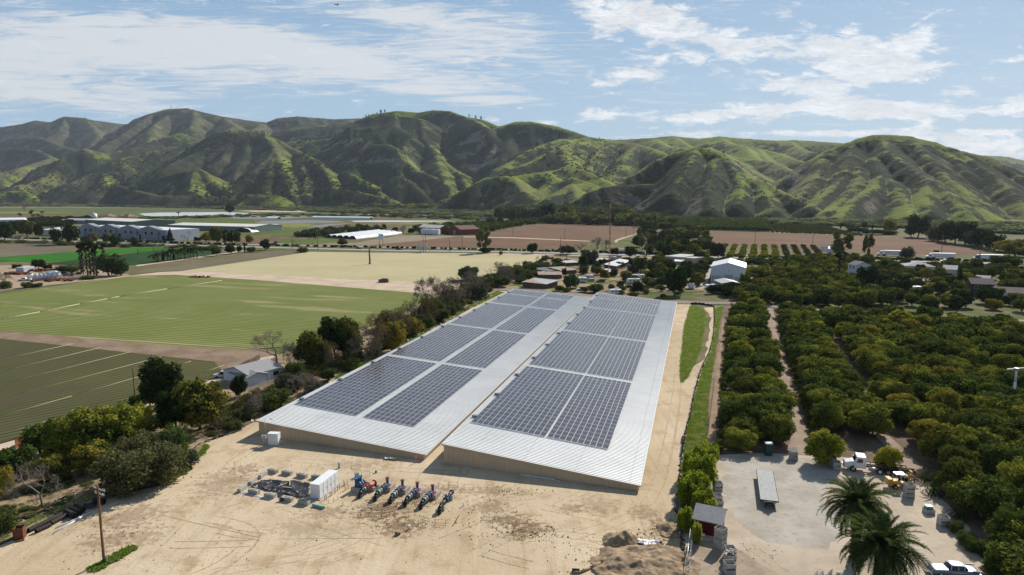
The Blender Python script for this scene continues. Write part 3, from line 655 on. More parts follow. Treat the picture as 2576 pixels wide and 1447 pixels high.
# ---------------------------------------------------------------- ground and fields
def sand_fn(spots, streak=None):
    def fn(t, pos, bs, geo):
        big = t.noise(pos, .035, 4, .55); mid = t.noise(pos, .22, 6, .62); fine = t.noise(pos, 2.2, 5, .7)
        c = t.mix(t.ramp(big, .35, .65), (.47, .37, .245), (.57, .46, .325))
        c = t.mix(t.ramp(mid, .48, .72), c, (.39, .285, .175))
        c = t.mix(t.math('MULTIPLY', t.ramp(fine, .55, .8), .45), c, (.30, .22, .14))
        # dragged and driven streaks in two directions
        for ang, sx, sy, th in ((1.25, .55, .035, .60), (.35, .9, .05, .62), (-.9, .7, .06, .64)):
            s = t.noise(t.mapping(pos, (sx, sy, 1), rot=ang), 1.0, 5, .65, .5)
            c = t.mix(t.math('MULTIPLY', t.ramp(s, th - .06, th + .08), .38), c, (.34, .245, .15))
        hi = t.noise(t.mapping(pos, (.3, .02, 1), rot=1.0, loc=(7, 3, 0)), 1.0, 4, .6, .4)
        c = t.mix(t.math('MULTIPLY', t.ramp(hi, .55, .7), .5), c, (.62, .50, .345))
        sm = t.noise(pos, 6.0, 4, .75); c = t.mix(t.math('MULTIPLY', t.ramp(sm, .60, .72), .35), c, (.27, .19, .115))
        ch = t.noise(pos, 1.1, 6, .72)
        for (px, py, r, asp, k) in spots:
            p = W(px, py); m = t.new('ShaderNodeMapping', vector_type='TEXTURE'); t.inp(m.inputs[0], pos)
            m.inputs['Location'].default_value = (p.x, p.y, 0); m.inputs['Scale'].default_value = (r, r * asp, 50)
            g = t.new('ShaderNodeTexGradient', gradient_type='SPHERICAL'); t.inp(g.inputs[0], m.outputs[0])
            f = t.ramp(t.math('ADD', ch, t.math('MULTIPLY', g.outputs['Fac'], .34)), .66, .76)
            f = t.math('MULTIPLY', f, t.ramp(g.outputs['Fac'], 0, .25)); c = t.mix(t.math('MULTIPLY', f, k), c, (.17, .11, .065))
        bm = t.new('ShaderNodeBump'); bm.inputs['Strength'].default_value = .7; bm.inputs['Distance'].default_value = .22
        t.inp(bm.inputs['Height'], t.math('ADD', t.math('MULTIPLY', fine, .5), mid)); t.inp(bs.inputs['Normal'], bm.outputs[0])
        return c
    return fn
M_SAND = material('sandy_soil', sand_fn([(960,1285,9,.8,.8),(1010,1325,7,.9,.7),(1060,1255,6,1,.6),(1280,1310,7,.6,.75),(1330,1330,6,.7,.8),(1300,1345,4,.8,.7),(1240,1235,7,.6,.5),(560,1215,8,1.6,.45),(330,1300,9,1,.5),(270,1360,6,1,.5),(1440,1280,5,.6,.45),(1620,1290,5,1,.5),(1230,1275,6,.8,.55),(900,1170,10,.5,.35),(360,1350,6,1,.4),(820,1290,6,.7,.5),(1100,1230,7,.5,.6),(1500,1270,7,1,.35),(620,1180,6,.7,.4),(1675,1330,5,1.2,.6),(750,1330,8,.6,.3),(480,1130,5,1,.4)]), .95, 0.03)
def soil(name, a, b, c=None, s1=.08, s2=1.5, k=.5):
    def fn(t, pos, bs, geo):
        r = t.mix(t.ramp(t.noise(pos, s1, 5, .6), .35, .65), a, b)
        if c: r = t.mix(t.math('MULTIPLY', t.ramp(t.noise(pos, s2, 5, .7), .5, .72), k), r, c)
        return r
    return material(name, fn, .95, .03)
def crop(name, ang, period, ca, cb, dirt, width=.0, patch=.55, patchc=None, s1=.02, furrow=.8):
    """rows: ang = row direction from +y towards +x"""
    def fn(t, pos, bs, geo):
        q = t.rotco(pos, ang); sp = t.new('ShaderNodeSeparateXYZ'); t.inp(sp.inputs[0], q)
        x = t.math('ADD', sp.outputs[0], t.math('MULTIPLY', t.noise(pos, .3, 2, .5), .25))
        s = t.math('SINE', t.math('MULTIPLY', x, 2 * math.pi / period))
        g = t.mix(t.ramp(t.noise(pos, s1, 5, .6), .35, .65), ca, cb)
        st = t.noise(t.mapping(q, (.9, .06, 1)), 1.0, 4, .6)
        g = t.mix(t.math('MULTIPLY', t.ramp(st, .5, .7), .35), g, tuple(v * .72 for v in ca))
        if patchc:
            pn = t.noise(t.mapping(q, (.10, .016, 1), loc=(3, 1, 0)), 1.0, 6, .66, .3); g = t.mix(t.ramp(pn, patch, patch + .10), g, patchc)
        return t.mix(t.math('MULTIPLY', t.ramp(s, width, width + .7), furrow), g, dirt)
    return material(name, fn, .95, .03)
def ground_fn(t, pos, bs, geo):
    big = t.noise(pos, .006, 5, .6); mid = t.noise(pos, .05, 6, .65); fine = t.noise(pos, .9, 5, .7)
    c = t.mix(t.ramp(big, .4, .6), (.085, .105, .032), (.14, .125, .065)); c = t.mix(t.ramp(mid, .45, .62), c, (.20, .155, .10))
    return t.mix(t.math('MULTIPLY', t.ramp(fine, .5, .7), .6), c, (.05, .065, .022))
V = [(-9000 + 300 * i, -400 + 300 * j, 0) for j in range(49) for i in range(61)]
o = mobj('ground', np_mesh('ground', V, [(j * 61 + i, j * 61 + i + 1, j * 61 + i + 62, j * 61 + i + 61) for j in range(48) for i in range(60)], [material('valley_ground', ground_fn, .95, .03)])); tag(o, kind='structure')
M_BROWN = soil('ploughed_soil', (.135, .083, .055), (.175, .112, .076), (.105, .064, .042), .03, .5)
def plow(name, ang):
    return crop(name, ang, 3.2, (.15, .092, .062), (.185, .118, .08), (.11, .066, .045), .2, furrow=.45)
M_PALE = soil('pale_road_dust', (.44, .34, .255), (.55, .44, .34), (.34, .26, .19), .1, 1.2, .4)
M_MUD = soil('damp_earth', (.19, .135, .095), (.27, .20, .145), (.12, .085, .06), .12, .9)
M_GREENF = crop('lettuce_rows', math.atan2(DT.x, DT.y), 2.3, (.165, .200, .058), (.205, .232, .078), (.088, .090, .036), -.1, .545, (.33, .30, .15), furrow=.8)
ROWA = math.atan2(24.2, 27.6)
M_DARKF = crop('sprouting_rows', ROWA, 2.0, (.085, .090, .038), (.112, .115, .044), (.050, .038, .030), -.15, .55, (.10, .085, .055), furrow=.75)
M_KHAKI = crop('khaki_rows', math.radians(70), 5.5, (.43, .38, .235), (.48, .425, .27), (.33, .285, .14), .1, .60, (.58, .51, .32), furrow=.7)
M_BRIGHT = soil('bright_green_crop', (.028, .13, .018), (.04, .16, .022), (.02, .09, .015), .05, .8)
M_DKGRN = soil('dark_green_crop', (.022, .050, .018), (.032, .070, .024), (.06, .055, .03), .05, .9)
M_DUSK = crop('stubble_rows', math.radians(66), 5.0, (.15, .125, .085), (.19, .165, .12), (.10, .08, .055), .1, furrow=.6)
M_FGREEN = soil('valley_pasture', (.085, .115, .035), (.11, .14, .045), (.06, .08, .03), .02, .2)
M_OLIVE = soil('riverbed_brushland', (.085, .10, .045), (.115, .13, .06), (.15, .14, .085), .01, .08)
M_PLAS = crop('plastic_mulch', math.radians(75), 9, (.42, .44, .46), (.52, .54, .56), (.28, .28, .28), .3, furrow=.6)
M_GREYP = crop('grey_mulch_rows', math.radians(8), 7, (.20, .21, .22), (.26, .27, .28), (.11, .10, .09), .0, furrow=.7)
M_YG = soil('yellow_green_crop', (.17, .18, .05), (.21, .21, .07), (.12, .13, .04), .03, .4)
M_TANF = crop('tan_rows', math.radians(60), 3, (.25, .205, .14), (.31, .265, .19), (.16, .13, .09), .2, furrow=.5)
M_ASPH = soil('pale_road_surface', (.30, .29, .28), (.38, .37, .36), (.24, .23, .22), .05, 1.0, .4)
M_GRAVEL = soil('grey_gravel', (.35, .315, .265), (.44, .40, .345), (.24, .21, .175), .2, 1.1, .6)
M_ODIRT = soil('orchard_floor', (.12, .082, .055), (.20, .15, .11), (.07, .055, .035), .15, 1.0, .7)
M_GSTRIP = soil('green_verge', (.13, .19, .035), (.18, .24, .05), (.30, .27, .13), .25, 1.4, .6)
M_DGSTRIP = soil('weedy_verge', (.07, .10, .025), (.15, .13, .07), (.20, .16, .10), .2, 1.2, .6)
zl = [0.0]
def S(name, pts, mat, cat=None, px=True):
    zl[0] += .004; return sheet(name, pts, mat, zl[0], px=px)
# far valley, back to front
S('field', [(-900,512),(0,505),(600,519),(1288,524),(1700,536),(2000,553),(2576,562),(3300,570),(3300,606),(2576,597),(1800,572),(1250,560),(640,551),(-900,556)], M_OLIVE)
S('field', [(-500,510),(60,509),(330,517),(330,519),(-500,517)], M_FGREEN)
S('riverbed', [(-400,520.5),(180,520.5),(300,522),(360,523.5),(150,522.6),(-400,522.4)], M_MUD)
S('riverbed', [(380,531),(640,527),(800,531),(880,536),(720,537),(560,535),(400,534)], M_OLIVE)
S('riverbed', [(900,539),(1000,538),(1085,541),(1060,543.5),(930,542.5)], M_PALE); S('riverbed', [(600,530),(760,529),(860,532),(780,534),(640,533)], M_PALE)
S('field', [(-300,530),(120,531),(420,534),(470,538),(350,542),(0,540),(-300,540)], M_FGREEN); S('field', [(-300,542),(0,542),(330,540),(250,551),(-300,552)], M_BROWN)
S('field', [(-300,534),(60,533),(200,535),(50,537),(-300,538)], M_YG)
S('field', [(349,537.5),(400,535),(560,533.5),(672,538),(560,544),(440,546),(365,543)], M_PLAS)
S('field', [(545,546),(640,540.5),(760,543),(784,546.5),(700,551),(600,551)], M_GREYP)
S('field', [(644,562),(659,556),(784,554),(861,557),(866,559),(819,560.5),(659,564)], M_GREYP); S('field', [(764,572),(819,564),(869,562),(876,563),(819,570.5),(784,573)], M_GREYP)
S('field', [(881,555.6),(956,554.5),(1119,555.6),(1144,557),(1019,559),(894,558.6)], M_PLAS); S('field', [(861,551),(939,546),(1069,550.6),(1031,553),(936,553)], M_BROWN)
S('field', [(944,562),(1114,559),(1119,563),(1069,565.6),(969,563)], M_YG); S('field', [(1034,570),(1119,563),(1240,562),(1220,574),(1100,576),(1019,574)], M_YG)
S('field', [(806,572),(869,566),(994,569),(989,575.6),(819,575.6)], M_BROWN); S('field', [(644,566),(760,562),(800,566),(760,571),(690,573),(644,573)], M_YG)
S('field', [(430,552),(560,549),(640,552),(640,562),(560,566),(440,562)], M_FGREEN); S('field', [(660,575),(800,576),(1010,578),(900,584),(810,598),(700,594),(640,585)], M_FGREEN)
S('field', [(794,614),(894,611),(1009,592),(1119,593),(1160,594),(1034,608),(894,621),(760,622)], M_TANF); S('field', [(690,603),(819,600.6),(849,605.6),(804,613),(686,614)], M_FGREEN)
S('field', [(590,604),(690,600),(760,598),(700,606),(640,612),(590,612)], M_BROWN)
S('field', [(894,621),(1031,608),(1169,596),(1288,599),(1483,608),(1460,626),(1288,626),(994,623)], plow('ploughed_rows', math.radians(62)))
S('field', [(1244,583),(1288,576),(1368,563.5),(1620,571),(1598,588),(1550,603),(1483,607),(1288,598),(1200,596)], plow('ploughed_rows_east', math.radians(40)))
S('path', [(1169,595.5),(1288,597.5),(1483,606.5),(1485,608),(1288,599.5),(1160,597)], M_PALE); S('path', [(1550,603),(1600,588),(1606,588),(1556,605),(1550,612),(1545,608)], M_PALE)
S('field', [(1783,581),(1932,586),(2082,591),(2342,601),(2482,634),(2470,641),(2207,639),(1932,622),(1768,613)], plow('ploughed_rows_far_east', math.radians(80)))
S('field', [(1928,567),(2060,568),(2120,578),(2165,592),(2082,591),(1945,586)], M_TANF); S('path', [(1764,591),(1772,590),(1768,600),(1756,616),(1750,618)], M_PALE)
S('field', [(1706,606),(1715,601),(1760,602),(1745,612),(1716,613)], M_TANF)
S('field', [(1770,575),(1800,576),(1783,583),(1766,586)], M_GSTRIP)
# left middle distance
S('field', [(-200,600),(0,612),(200,617),(270,623),(205,632),(0,648),(-200,650)], M_DUSK)
S('field', [(-300,650),(0,649),(205,633),(275,627),(350,623),(420,624),(400,631),(275,640),(205,651),(112,661),(0,657),(-300,660)], M_BRIGHT)
S('field', [(112,663),(205,653),(295,642),(425,626),(532,628),(560,634),(550,640),(350,667),(205,670)], M_DKGRN)
S('field', [(325,690),(700,629),(785,624),(800,631),(470,681)], M_DUSK); S('path', [(340,668),(555,639),(640,626),(640,628),(560,641),(345,671)], M_PALE)
S('yard', [(-300,672),(0,668),(120,668),(205,676),(320,690),(330,696),(0,732),(-300,760)], soil('yard_dirt', (.30, .22, .15), (.40, .31, .22), (.16, .12, .08), .2, 1))
S('field', [(455,683),(800,631),(1100,634),(1385,641),(1300,680),(1110,714),(1085,715)], M_KHAKI)
S('dirt_road', [(-300,775),(0,741),(330,694),(395,686),(470,682),(1090,714),(1180,712),(1085,742),(1040,738),(640,706),(440,693),(360,696),(0,745),(-300,782)], M_PALE)
S('field', [(-400,786),(-300,777),(0,740),(340,694),(440,692),(640,705),(1040,737),(1080,744),(1000,800),(760,870),(640,879),(600,882),(380,868),(150,846),(0,834),(-400,800)], M_GREENF)
S('dirt_road', [(-400,800),(0,834),(150,846),(380,868),(600,881),(645,876),(700,890),(600,920),(560,945),(545,930),(540,912),(0,853),(-400,815)], M_MUD)
S('field', [(-400,816),(0,853),(280,884),(540,913),(560,935),(440,990),(0,1117),(-400,1230)], M_DARKF)
S('path', [(-300,1212),(0,1120),(440,993),(560,946),(640,905),(700,893),(690,912),(560,962),(440,1005),(0,1136),(-300,1235)], M_PALE)
# highway, verges
S('verge', [(-600,590),(0,594),(575,612),(1288,625),(1932,640),(2576,655),(3300,668),(3300,680),(2576,668),(1932,656),(1288,641),(780,634),(575,628),(0,608),(-600,600)], M_DGSTRIP)
for a in ((('highway'), [(-600,586),(0,596.5),(575,613.5),(1288,627.5),(1932,643.2),(2576,656),(3300,670),(3300,674),(2576,659.6),(1932,646),(1288,629.6),(575,615.5),(0,598.3),(-600,588)]), ('highway', [(-600,592),(0,600),(300,611),(575,619),(1000,630),(1288,632.5),(1513,638),(1932,649.5),(2494,660.5),(2576,662.5),(3300,678),(3300,683),(2576,666.5),(1932,653.5),(1288,635.5),(1000,632.5),(575,621.6),(0,602.4),(-600,595)])): S(a[0], a[1], M_ASPH)
S('frontage_road', [(940,636.5),(1288,638.5),(1500,643.5),(1640,648),(1640,650),(1500,646),(1288,641),(940,638.5)], M_PALE)
# village ground
S('yard', wob([(1200,720),(1290,690),(1390,655),(1500,648),(1640,652),(1760,664),(1800,690),(1770,735),(1600,738),(1470,738),(1300,728)], 1.2, 14), material('village_earth', lambda t, p, b, g: t.mix(t.ramp(t.noise(p, .06, 6, .65, .4), .46, .54), t.mix(t.ramp(t.noise(p, .5, 4, .6), .4, .6), (.27, .19, .125), (.36, .265, .18)), t.mix(t.ramp(t.noise(p, .6, 4, .6), .4, .6), (.07, .10, .025), (.11, .14, .035))), .95, .03), px=False)
S('dirt_road', [(1440,737),(1500,722),(1540,712),(1570,700),(1590,695),(1640,700),(1560,712),(1545,728),(1530,740)], M_MUD); S('yard', [(1510,665),(1560,655),(1600,660),(1560,690),(1500,700),(1480,690)], M_MUD)
S('driveway', [(1786,668),(1794,657),(1800,657),(1794,680),(1780,722),(1800,728),(1870,728),(1870,714),(1788,712),(1760,728),(1752,722)], M_GRAVEL)
S('path', [(1758,728),(1776,690),(1786,668),(1792,668),(1785,690),(1768,728)], M_GRAVEL)
S('road', [(1240,724),(1300,726),(1480,741),(1700,757),(1860,762),(2100,782),(2300,797),(2576,808),(3300,840),(3300,850),(2576,815),(2300,803),(2100,790),(1860,768),(1700,765),(1480,750),(1290,734),(1230,729)], soil('grey_dusty_road', (.22, .18, .15), (.29, .24, .20), (.15, .12, .10), .1, 1))
S('bank', [(-400,1260),(0,1136),(440,1005),(560,962),(700,895),(800,870),(1000,800),(1085,742),(1180,712),(1300,680),(1385,645),(1440,650),(1340,700),(1262,727),(1140,790),(960,880),(740,1010),(650,1058),(520,1112),(480,1170),(400,1222),(330,1238),(240,1262),(60,1345),(0,1372),(-400,1500)], soil('dry_bank_soil', (.22, .16, .10), (.36, .27, .175), (.09, .085, .04), .15, .8, .7))
# building lot
zl[0] = .004
S('dirt_lot', wob([(-500,1560),(-200,1440),(0,1372),(60,1345),(240,1262),(330,1238),(400,1222),(480,1170),(520,1112),(650,1058),(740,1010),(960,880),(1140,790),(1262,727),(1320,727),(1480,748),(1700,763),(1737,765),(1738,800),(1726,880),(1718,940),(1775,900),(1790,800),(1770,775),(1797,772),(1797,830),(1785,887),(1763,934),(1736,1040),(1719,1132),(1712,1250),(1716,1330),(1722,1447),(1740,1700),(-500,1900)], .25, 4), M_SAND, px=False)
S('verge', wob([(1735,769),(1766,773),(1775,791),(1771,826),(1763,877),(1732,945),(1713,965),(1711,928),(1720,826)], .25, 3), M_GSTRIP, px=False)
S('verge', wob([(1797,772),(1822,766),(1811,808),(1797,894),(1780,996),(1776,1098),(1783,1163),(1760,1240),(1718,1300),(1712,1250),(1719,1132),(1736,1040),(1766,928),(1787,885),(1796,826)], .2, 3), M_GSTRIP, px=False)
S('orchard_floor', [(1822,766),(1935,772),(2100,790),(2300,803),(2576,815),(3300,850),(3300,2000),(2500,2000),(2440,1330),(2310,1190),(2120,1150),(2010,1146),(1800,1140),(1780,1163),(1776,1098),(1780,996),(1797,894),(1811,808)], M_ODIRT)
S('path', wob([(1925,773),(1944,773),(1965,880),(2000,1010),(2058,1150),(1990,1150),(1960,1010),(1932,880)], .2, 4), soil('pale_orchard_track', (.27, .20, .15), (.34, .265, .205), (.19, .14, .10), .2, 1.2), px=False)
S('path', wob([(2080,850),(2090,850),(2150,960),(2240,1100),(2330,1190),(2290,1195),(2205,1100),(2130,960)], .15, 4), MATS['pale_orchard_track'], px=False)
S('path', wob([(1815,800),(1822,800),(1806,1000),(1800,1120),(1782,1120),(1784,1000)], .12, 3), soil('straw_track', (.25, .175, .115), (.33, .24, .16), (.17, .12, .08), .2, 1.2), px=False)
S('path', wob([(2290,800),(2576,812),(3300,842),(3300,834),(2576,805),(2290,794)], .1, 8), M_PALE, px=False)
S('truck_yard', wob([(1719,1300),(1765,1235),(1800,1145),(1900,1140),(2010,1146),(2120,1150),(2310,1190),(2350,1240),(2440,1330),(2500,1447),(2560,1700),(1740,1700),(1722,1447)], .25, 3), soil('pale_yard_dirt', (.40, .33, .255), (.50, .42, .33), (.30, .235, .175), .15, 1.3, .45), px=False)
S('gravel_pad', wob([(1825,1150),(1900,1143),(2020,1152),(2100,1185),(2070,1250),(2112,1320),(2085,1385),(2000,1375),(1930,1365),(1870,1320),(1822,1270),(1815,1200)], .6, 1.6), M_GRAVEL, px=False)
S('yard', wob([(1738,1447),(1745,1360),(1820,1362),(1870,1390),(1960,1447),(2000,1600),(1760,1600)], .3, 2), soil('dark_yard_dirt', (.27, .21, .155), (.38, .31, .235), (.19, .14, .10), .3, 1.5), px=False)
# worn wheel tracks
M_TRK = material('wheel_track_soil', lambda t, p, b, g: t.mix(t.ramp(t.noise(p, 1.6, 5, .7), .4, .6), (.33, .245, .155), (.50, .39, .26)), .95, .03)
TZ = [.0105]
def tracks(pts, w=.28, gap=1.7, both=True, z=None):
    P = [W(*p) for p in pts]; Q = []
    for i in range(len(P) - 1):
        p0 = P[max(0, i - 1)]; p1 = P[i]; p2 = P[i + 1]; p3 = P[min(len(P) - 1, i + 2)]
        for k in range(8):
            u = k / 8; Q.append(.5 * ((2 * p1) + (-p0 + p2) * u + (2 * p0 - 5 * p1 + 4 * p2 - p3) * u * u + (-p0 + 3 * p1 - 3 * p2 + p3) * u ** 3))
    V = []; Fs = []; TZ[0] += .0005; z = z or TZ[0]
    for off in ((-gap / 2, gap / 2) if both else (0,)):
        b = len(V)
        for i, q in enumerate(Q):
            d = (Q[min(i + 1, len(Q) - 1)] - Q[max(i - 1, 0)]); n = Vector((d.y, -d.x, 0)).normalized(); ww = w * (.5 + random.random() * .7) * (1 if 0 < i < len(Q) - 1 else .1)
            jit = random.gauss(0, .04); V += [tuple(q + n * (off - ww / 2 + jit) + Vector((0, 0, z))), tuple(q + n * (off + ww / 2 + jit) + Vector((0, 0, z)))]
        Fs += [(b + 2 * i, b + 2 * i + 1, b + 2 * i + 3, b + 2 * i + 2) for i in range(len(Q) - 1)]
    me = bpy.data.meshes.new('wheel_tracks'); me.from_pydata(V, [], Fs); me.materials.append(M_TRK); o = mobj('wheel_tracks', me); tag(o, kind='structure')
tracks([(430,1470),(520,1440),(590,1400),(630,1360),(625,1335),(590,1318),(520,1305)], .38, 2.0)
tracks([(740,1080),(600,1150),(540,1240),(520,1280)], .2); tracks([(1710,900),(1700,1000),(1680,1120),(1640,1250),(1560,1310),(1400,1360)], .2)
tracks([(1716,980),(1690,1150),(1660,1250)], .22, both=False); tracks([(980,1180),(1150,1190),(1160,1185)], .3, 1.6)
tracks([(1880,1370),(1935,1410),(1975,1445)], .3, 1.3, True, zl[0] + .004); tracks([(700,1270),(900,1340),(760,1400),(500,1447)], .16); tracks([(560,1230),(740,1160),(1000,1195)], .14, 1.6)

for i in range(34):
    x0, y0 = random.uniform(350, 1600), random.uniform(1215, 1440); a_ = random.uniform(-.5, .35); L_ = random.uniform(80, 260); k_ = random.uniform(-.25, .25); P_ = []
    for j in range(5): P_.append((x0 + L_ * j / 4, y0 + L_ * j / 4 * a_ + k_ * 40 * (j / 4) ** 2))
    if all(y < 1460 for x, y in P_): tracks(P_, random.uniform(.05, .18), 1.7, random.random() < .7)
# ---------------------------------------------------------------- the two roofed storage buildings with solar panels
def roof_fn(t, pos, bs, geo):
    q = t.rotco(pos, AL); st = t.noise(t.mapping(q, (.05, 1.2, 1)), 1.0, 5, .65); bl = t.noise(pos, .12, 4, .6); sp = t.new('ShaderNodeSeparateXYZ'); t.inp(sp.inputs[0], q)
    c = t.mix(t.ramp(bl, .3, .7), (.76, .755, .73), (.84, .83, .80)); c = t.mix(t.math('MULTIPLY', t.ramp(st, .52, .72), .35), c, (.50, .48, .44))
    lap = t.math('FRACT', t.math('MULTIPLY', sp.outputs[0], 1 / 8.6)); return t.mix(t.math('MULTIPLY', t.ramp(lap, .985, .992), .5), c, (.35, .35, .35))
M_ROOF = material('galvanised_roof', roof_fn, .45, .5, .08)
M_TAN = plain('tan_metal_siding', (.62, .46, .30), .6, .2, 0, var=.06, scale=.3)
M_TRIM = plain('white_metal_trim', (.62, .63, .64), .45, .4, .2, var=.06)
def pv_fn(t, pos, bs, geo):
    r = geo.outputs['Random Per Island']
    return t.mix(r, (.045, .042, .052), (.075, .068, .082))
M_PV = material('solar_glass', pv_fn, .22, .55)
M_PVF = plain('panel_frame', (.62, .62, .63), .5, .4, .1, var=.05)
SK = -.083                                             # the blocks run slightly skew to the long side
def barn(name, label, tl, tr, s0, s1, hl, hr, blocks, per, sub):
    wd = tr - tl
    def pt(s, t, dz=0.0):
        z = hl + (hr - hl) * (t - tl) / wd
        return LT(s + SK * (t - tl), t, z + dz)
    org = LT(s0, tl); root = thing(name, label, 'barn', org); inv = Vector(org)
    L = lambda v: tuple(v - inv)
    # roof deck with standing ribs, overhanging the walls
    V, Q = [], []; n = int((s1 - s0 + .6) / .6); x0, x1 = tl - .25, tr + .3
    for i in range(n + 1):
        s = s0 - .3 + i * .6
        for ds, h in ((0, 0), (.42, 0), (.46, .075), (.54, .075)):
            if i == n and ds > 0: break
            V.append(L(pt(s + ds, x0, h))); V.append(L(pt(s + ds, x1, h)))
    m = len(V) // 2; Q = [(2 * i, 2 * i + 1, 2 * i + 3, 2 * i + 2) for i in range(m - 1)]
    mobj('roof', np_mesh('roof', V, Q, [M_ROOF]), root)
    # ribbed walls: profile walked round the footprint
    mb = MB(); foot = [(s0, tl), (s0, tr), (s1, tr), (s1, tl), (s0, tl)]
    for (sa, ta), (sb, tb) in zip(foot[:-1], foot[1:]):
        a = pt(sa, ta); b = pt(sb, tb); Ln = ((b - a) * Vector((1, 1, 0))).length; k = int(Ln / .9); d = (b - a) / k; nr = Vector((d.y, -d.x, 0)).normalized()
        for i in range(k):
            p = a + d * i; q = p + d; c = [(0, 0), (.62, 0), (.70, .06), (.92, .06), (1, 0)]
            for (u0, w0), (u1, w1) in zip(c[:-1], c[1:]):
                A = p.lerp(q, u0) + nr * w0; B = p.lerp(q, u1) + nr * w1
                mb._add([L(Vector((A.x, A.y, 0))), L(Vector((B.x, B.y, 0))), L(Vector((B.x, B.y, B.z - .09))), L(Vector((A.x, A.y, A.z - .09)))], [(0, 1, 2, 3)])
    mb.build('wall', M_TAN, root)
    # eaves trim
    for nm, (a, b) in (('gable_trim', ((s0 - .32, x0), (s0 - .32, x1))), ('gutter', ((s0 - .3, x1 + .06), (s1 + .3, x1 + .06))), ('gable_trim', ((s1 + .32, x0), (s1 + .32, x1))), ('ridge_trim', ((s0 - .3, x0 - .05), (s1 + .3, x0 - .05)))):
        tb = MB(); p, q = pt(*a, -.06), pt(*b, -.06); d = (q - p).normalized(); nr = Vector((-d.y, d.x, 0)) * .07; up = Vector((0, 0, .13))
        tb._add([L(v) for v in (p - nr - up, p + nr - up, p + nr + up, p - nr + up, q - nr - up, q + nr - up, q + nr + up, q - nr + up)], [(0, 1, 2, 3), (7, 6, 5, 4), (0, 4, 5, 1), (1, 5, 6, 2), (2, 6, 7, 3), (3, 7, 4, 0)])
        tb.build(nm, M_TRIM if nm != 'gable_trim' else plain('tan_trim', (.47, .40, .31), .6, .3, 0, var=.05), root)
    # solar panels: nearest hundred are parts of their own, the rest one part
    cells = []; rails = MB()
    pw, pl = 1.10, 2.14
    for sb, rows in blocks:
        for (ta, cols) in sub:
            for j in range(cols):
                for i in range(rows):
                    cells.append((sb + i * pl, ta + j * pw))
                if j % 2 == 0 or True:
                    p0 = pt(sb, ta + j * pw - .02, .11); p1 = pt(sb + rows * pl, ta + j * pw - .02, .12); rails.cyl(L(p0), L(p1), .05, n=4, smooth=False)
    for sb, rows in blocks:
        for (ta, cols) in sub:
            for i in range(rows + 1):
                s_ = sb + i * pl; p0 = pt(s_, ta, .15); p1 = pt(s_, ta + cols * pw - .08, .15); rails.cyl(L(p0), L(p1), .045, n=4, smooth=False)
    rails.build('mounting_rail', M_PVF, root)
    eS = pt(1, tl) - pt(0, tl); eT = (pt(s0, tl + 1) - pt(s0, tl)); nz = eS.cross(eT); nz = nz if nz.z > 0 else -nz; nz.normalize()
    def pvbox(vs, qs, o, w, l):
        b = len(vs); a = eS * l; c = eT * w; u = nz * .04
        vs += [tuple(o), tuple(o + a), tuple(o + a + c), tuple(o + c)] + [tuple(o + u), tuple(o + a + u), tuple(o + a + c + u), tuple(o + c + u)]
        qs += [(b, b + 1, b + 2, b + 3), (b + 4, b + 7, b + 6, b + 5), (b, b + 4, b + 5, b + 1), (b + 1, b + 5, b + 6, b + 2), (b + 2, b + 6, b + 7, b + 3), (b + 3, b + 7, b + 4, b)]
    v1, q1 = [], []
    # panel: glass split in two halves with the bright middle line of a half-cut module
    for k in (0, 1): pvbox(v1, q1, eS * (k * (pl / 2 - .02)), pw - .13, pl / 2 - .06)
    pm = np_mesh('solar_panel', v1, q1, [M_PV])
    order = sorted(cells, key=lambda c: (pt(c[0], c[1]) - Vector((0, 0, H))).length)
    for c in order[:100]: mobj('solar_panel', pm, root, L(pt(c[0] + .06, c[1] + .06, .13)))
    v2, q2 = [], []
    for c in order[100:]:
        for k in (0, 1): pvbox(v2, q2, Vector(L(pt(c[0] + .06, c[1] + .06, .13))) + eS * (k * (pl / 2 - .02)), pw - .13, pl / 2 - .06)
    o = mobj('solar_panels', np_mesh('solar_panels', v2, q2, [M_PV]), root); o['kind'] = 'stuff'; o['label'] = 'remaining dark solar panels in blocks further along the roof'
    # combiner boxes along the high edge
    s = blocks[0][0] + 3
    while s < s1 - 6:
        bb = MB(); bb.box((0, 0, .28), (.9, .55, .35)); bb.box((0, 0, .05), (.7, .4, .1)); bb.box((0, .0, .475), (1.0, .65, .05)); bb.build('junction_box', plain('grey_box_paint', (.20, .22, .24), .5, .4, .2), root, L(pt(s, tl + .7)), -AL, .02); s += per / 3 * random.uniform(.9, 1.15)
    return root, pt
barnA, ptA = barn('solar_barn', 'left of the two long low tan barns with solar panels on a ribbed white roof', -78.1, -43.6, 106.7, 292.0, 2.9, 1.0, [(117.2, 20), (162.4, 20), (207.8, 20), (254.2, 10), (278.6, 5)], 45.2, [(-77.2, 13), (-61.3, 10)])
barnB, ptB = barn('solar_barn', 'right of the two long tan barns with solar roofs, nearest the grassy strip', -39.9, -7.3, 103.5, 287.4, 3.3, 1.0, [(115.0, 20), (160.2, 20), (205.5, 20), (251.2, 10), (274.4, 5)], 45.2, [(-39.0, 13), (-24.4, 10)])
# downpipe and small pipe frame on the left barn
mb = MB(); p = W(668, 1103); mb.cyl((p.x, p.y, 0), (p.x, p.y, 3.6), .06); mb.tube([(p.x, p.y, 3.6), (p.x + .5, p.y + 1.0, 3.5), (p.x + 1.6, p.y + 1.2, 3.0)], .05)
tag(mb.build('conduit_pipe', M_TRIM), 'thin white conduit rising beside the left barn corner', 'pipe')
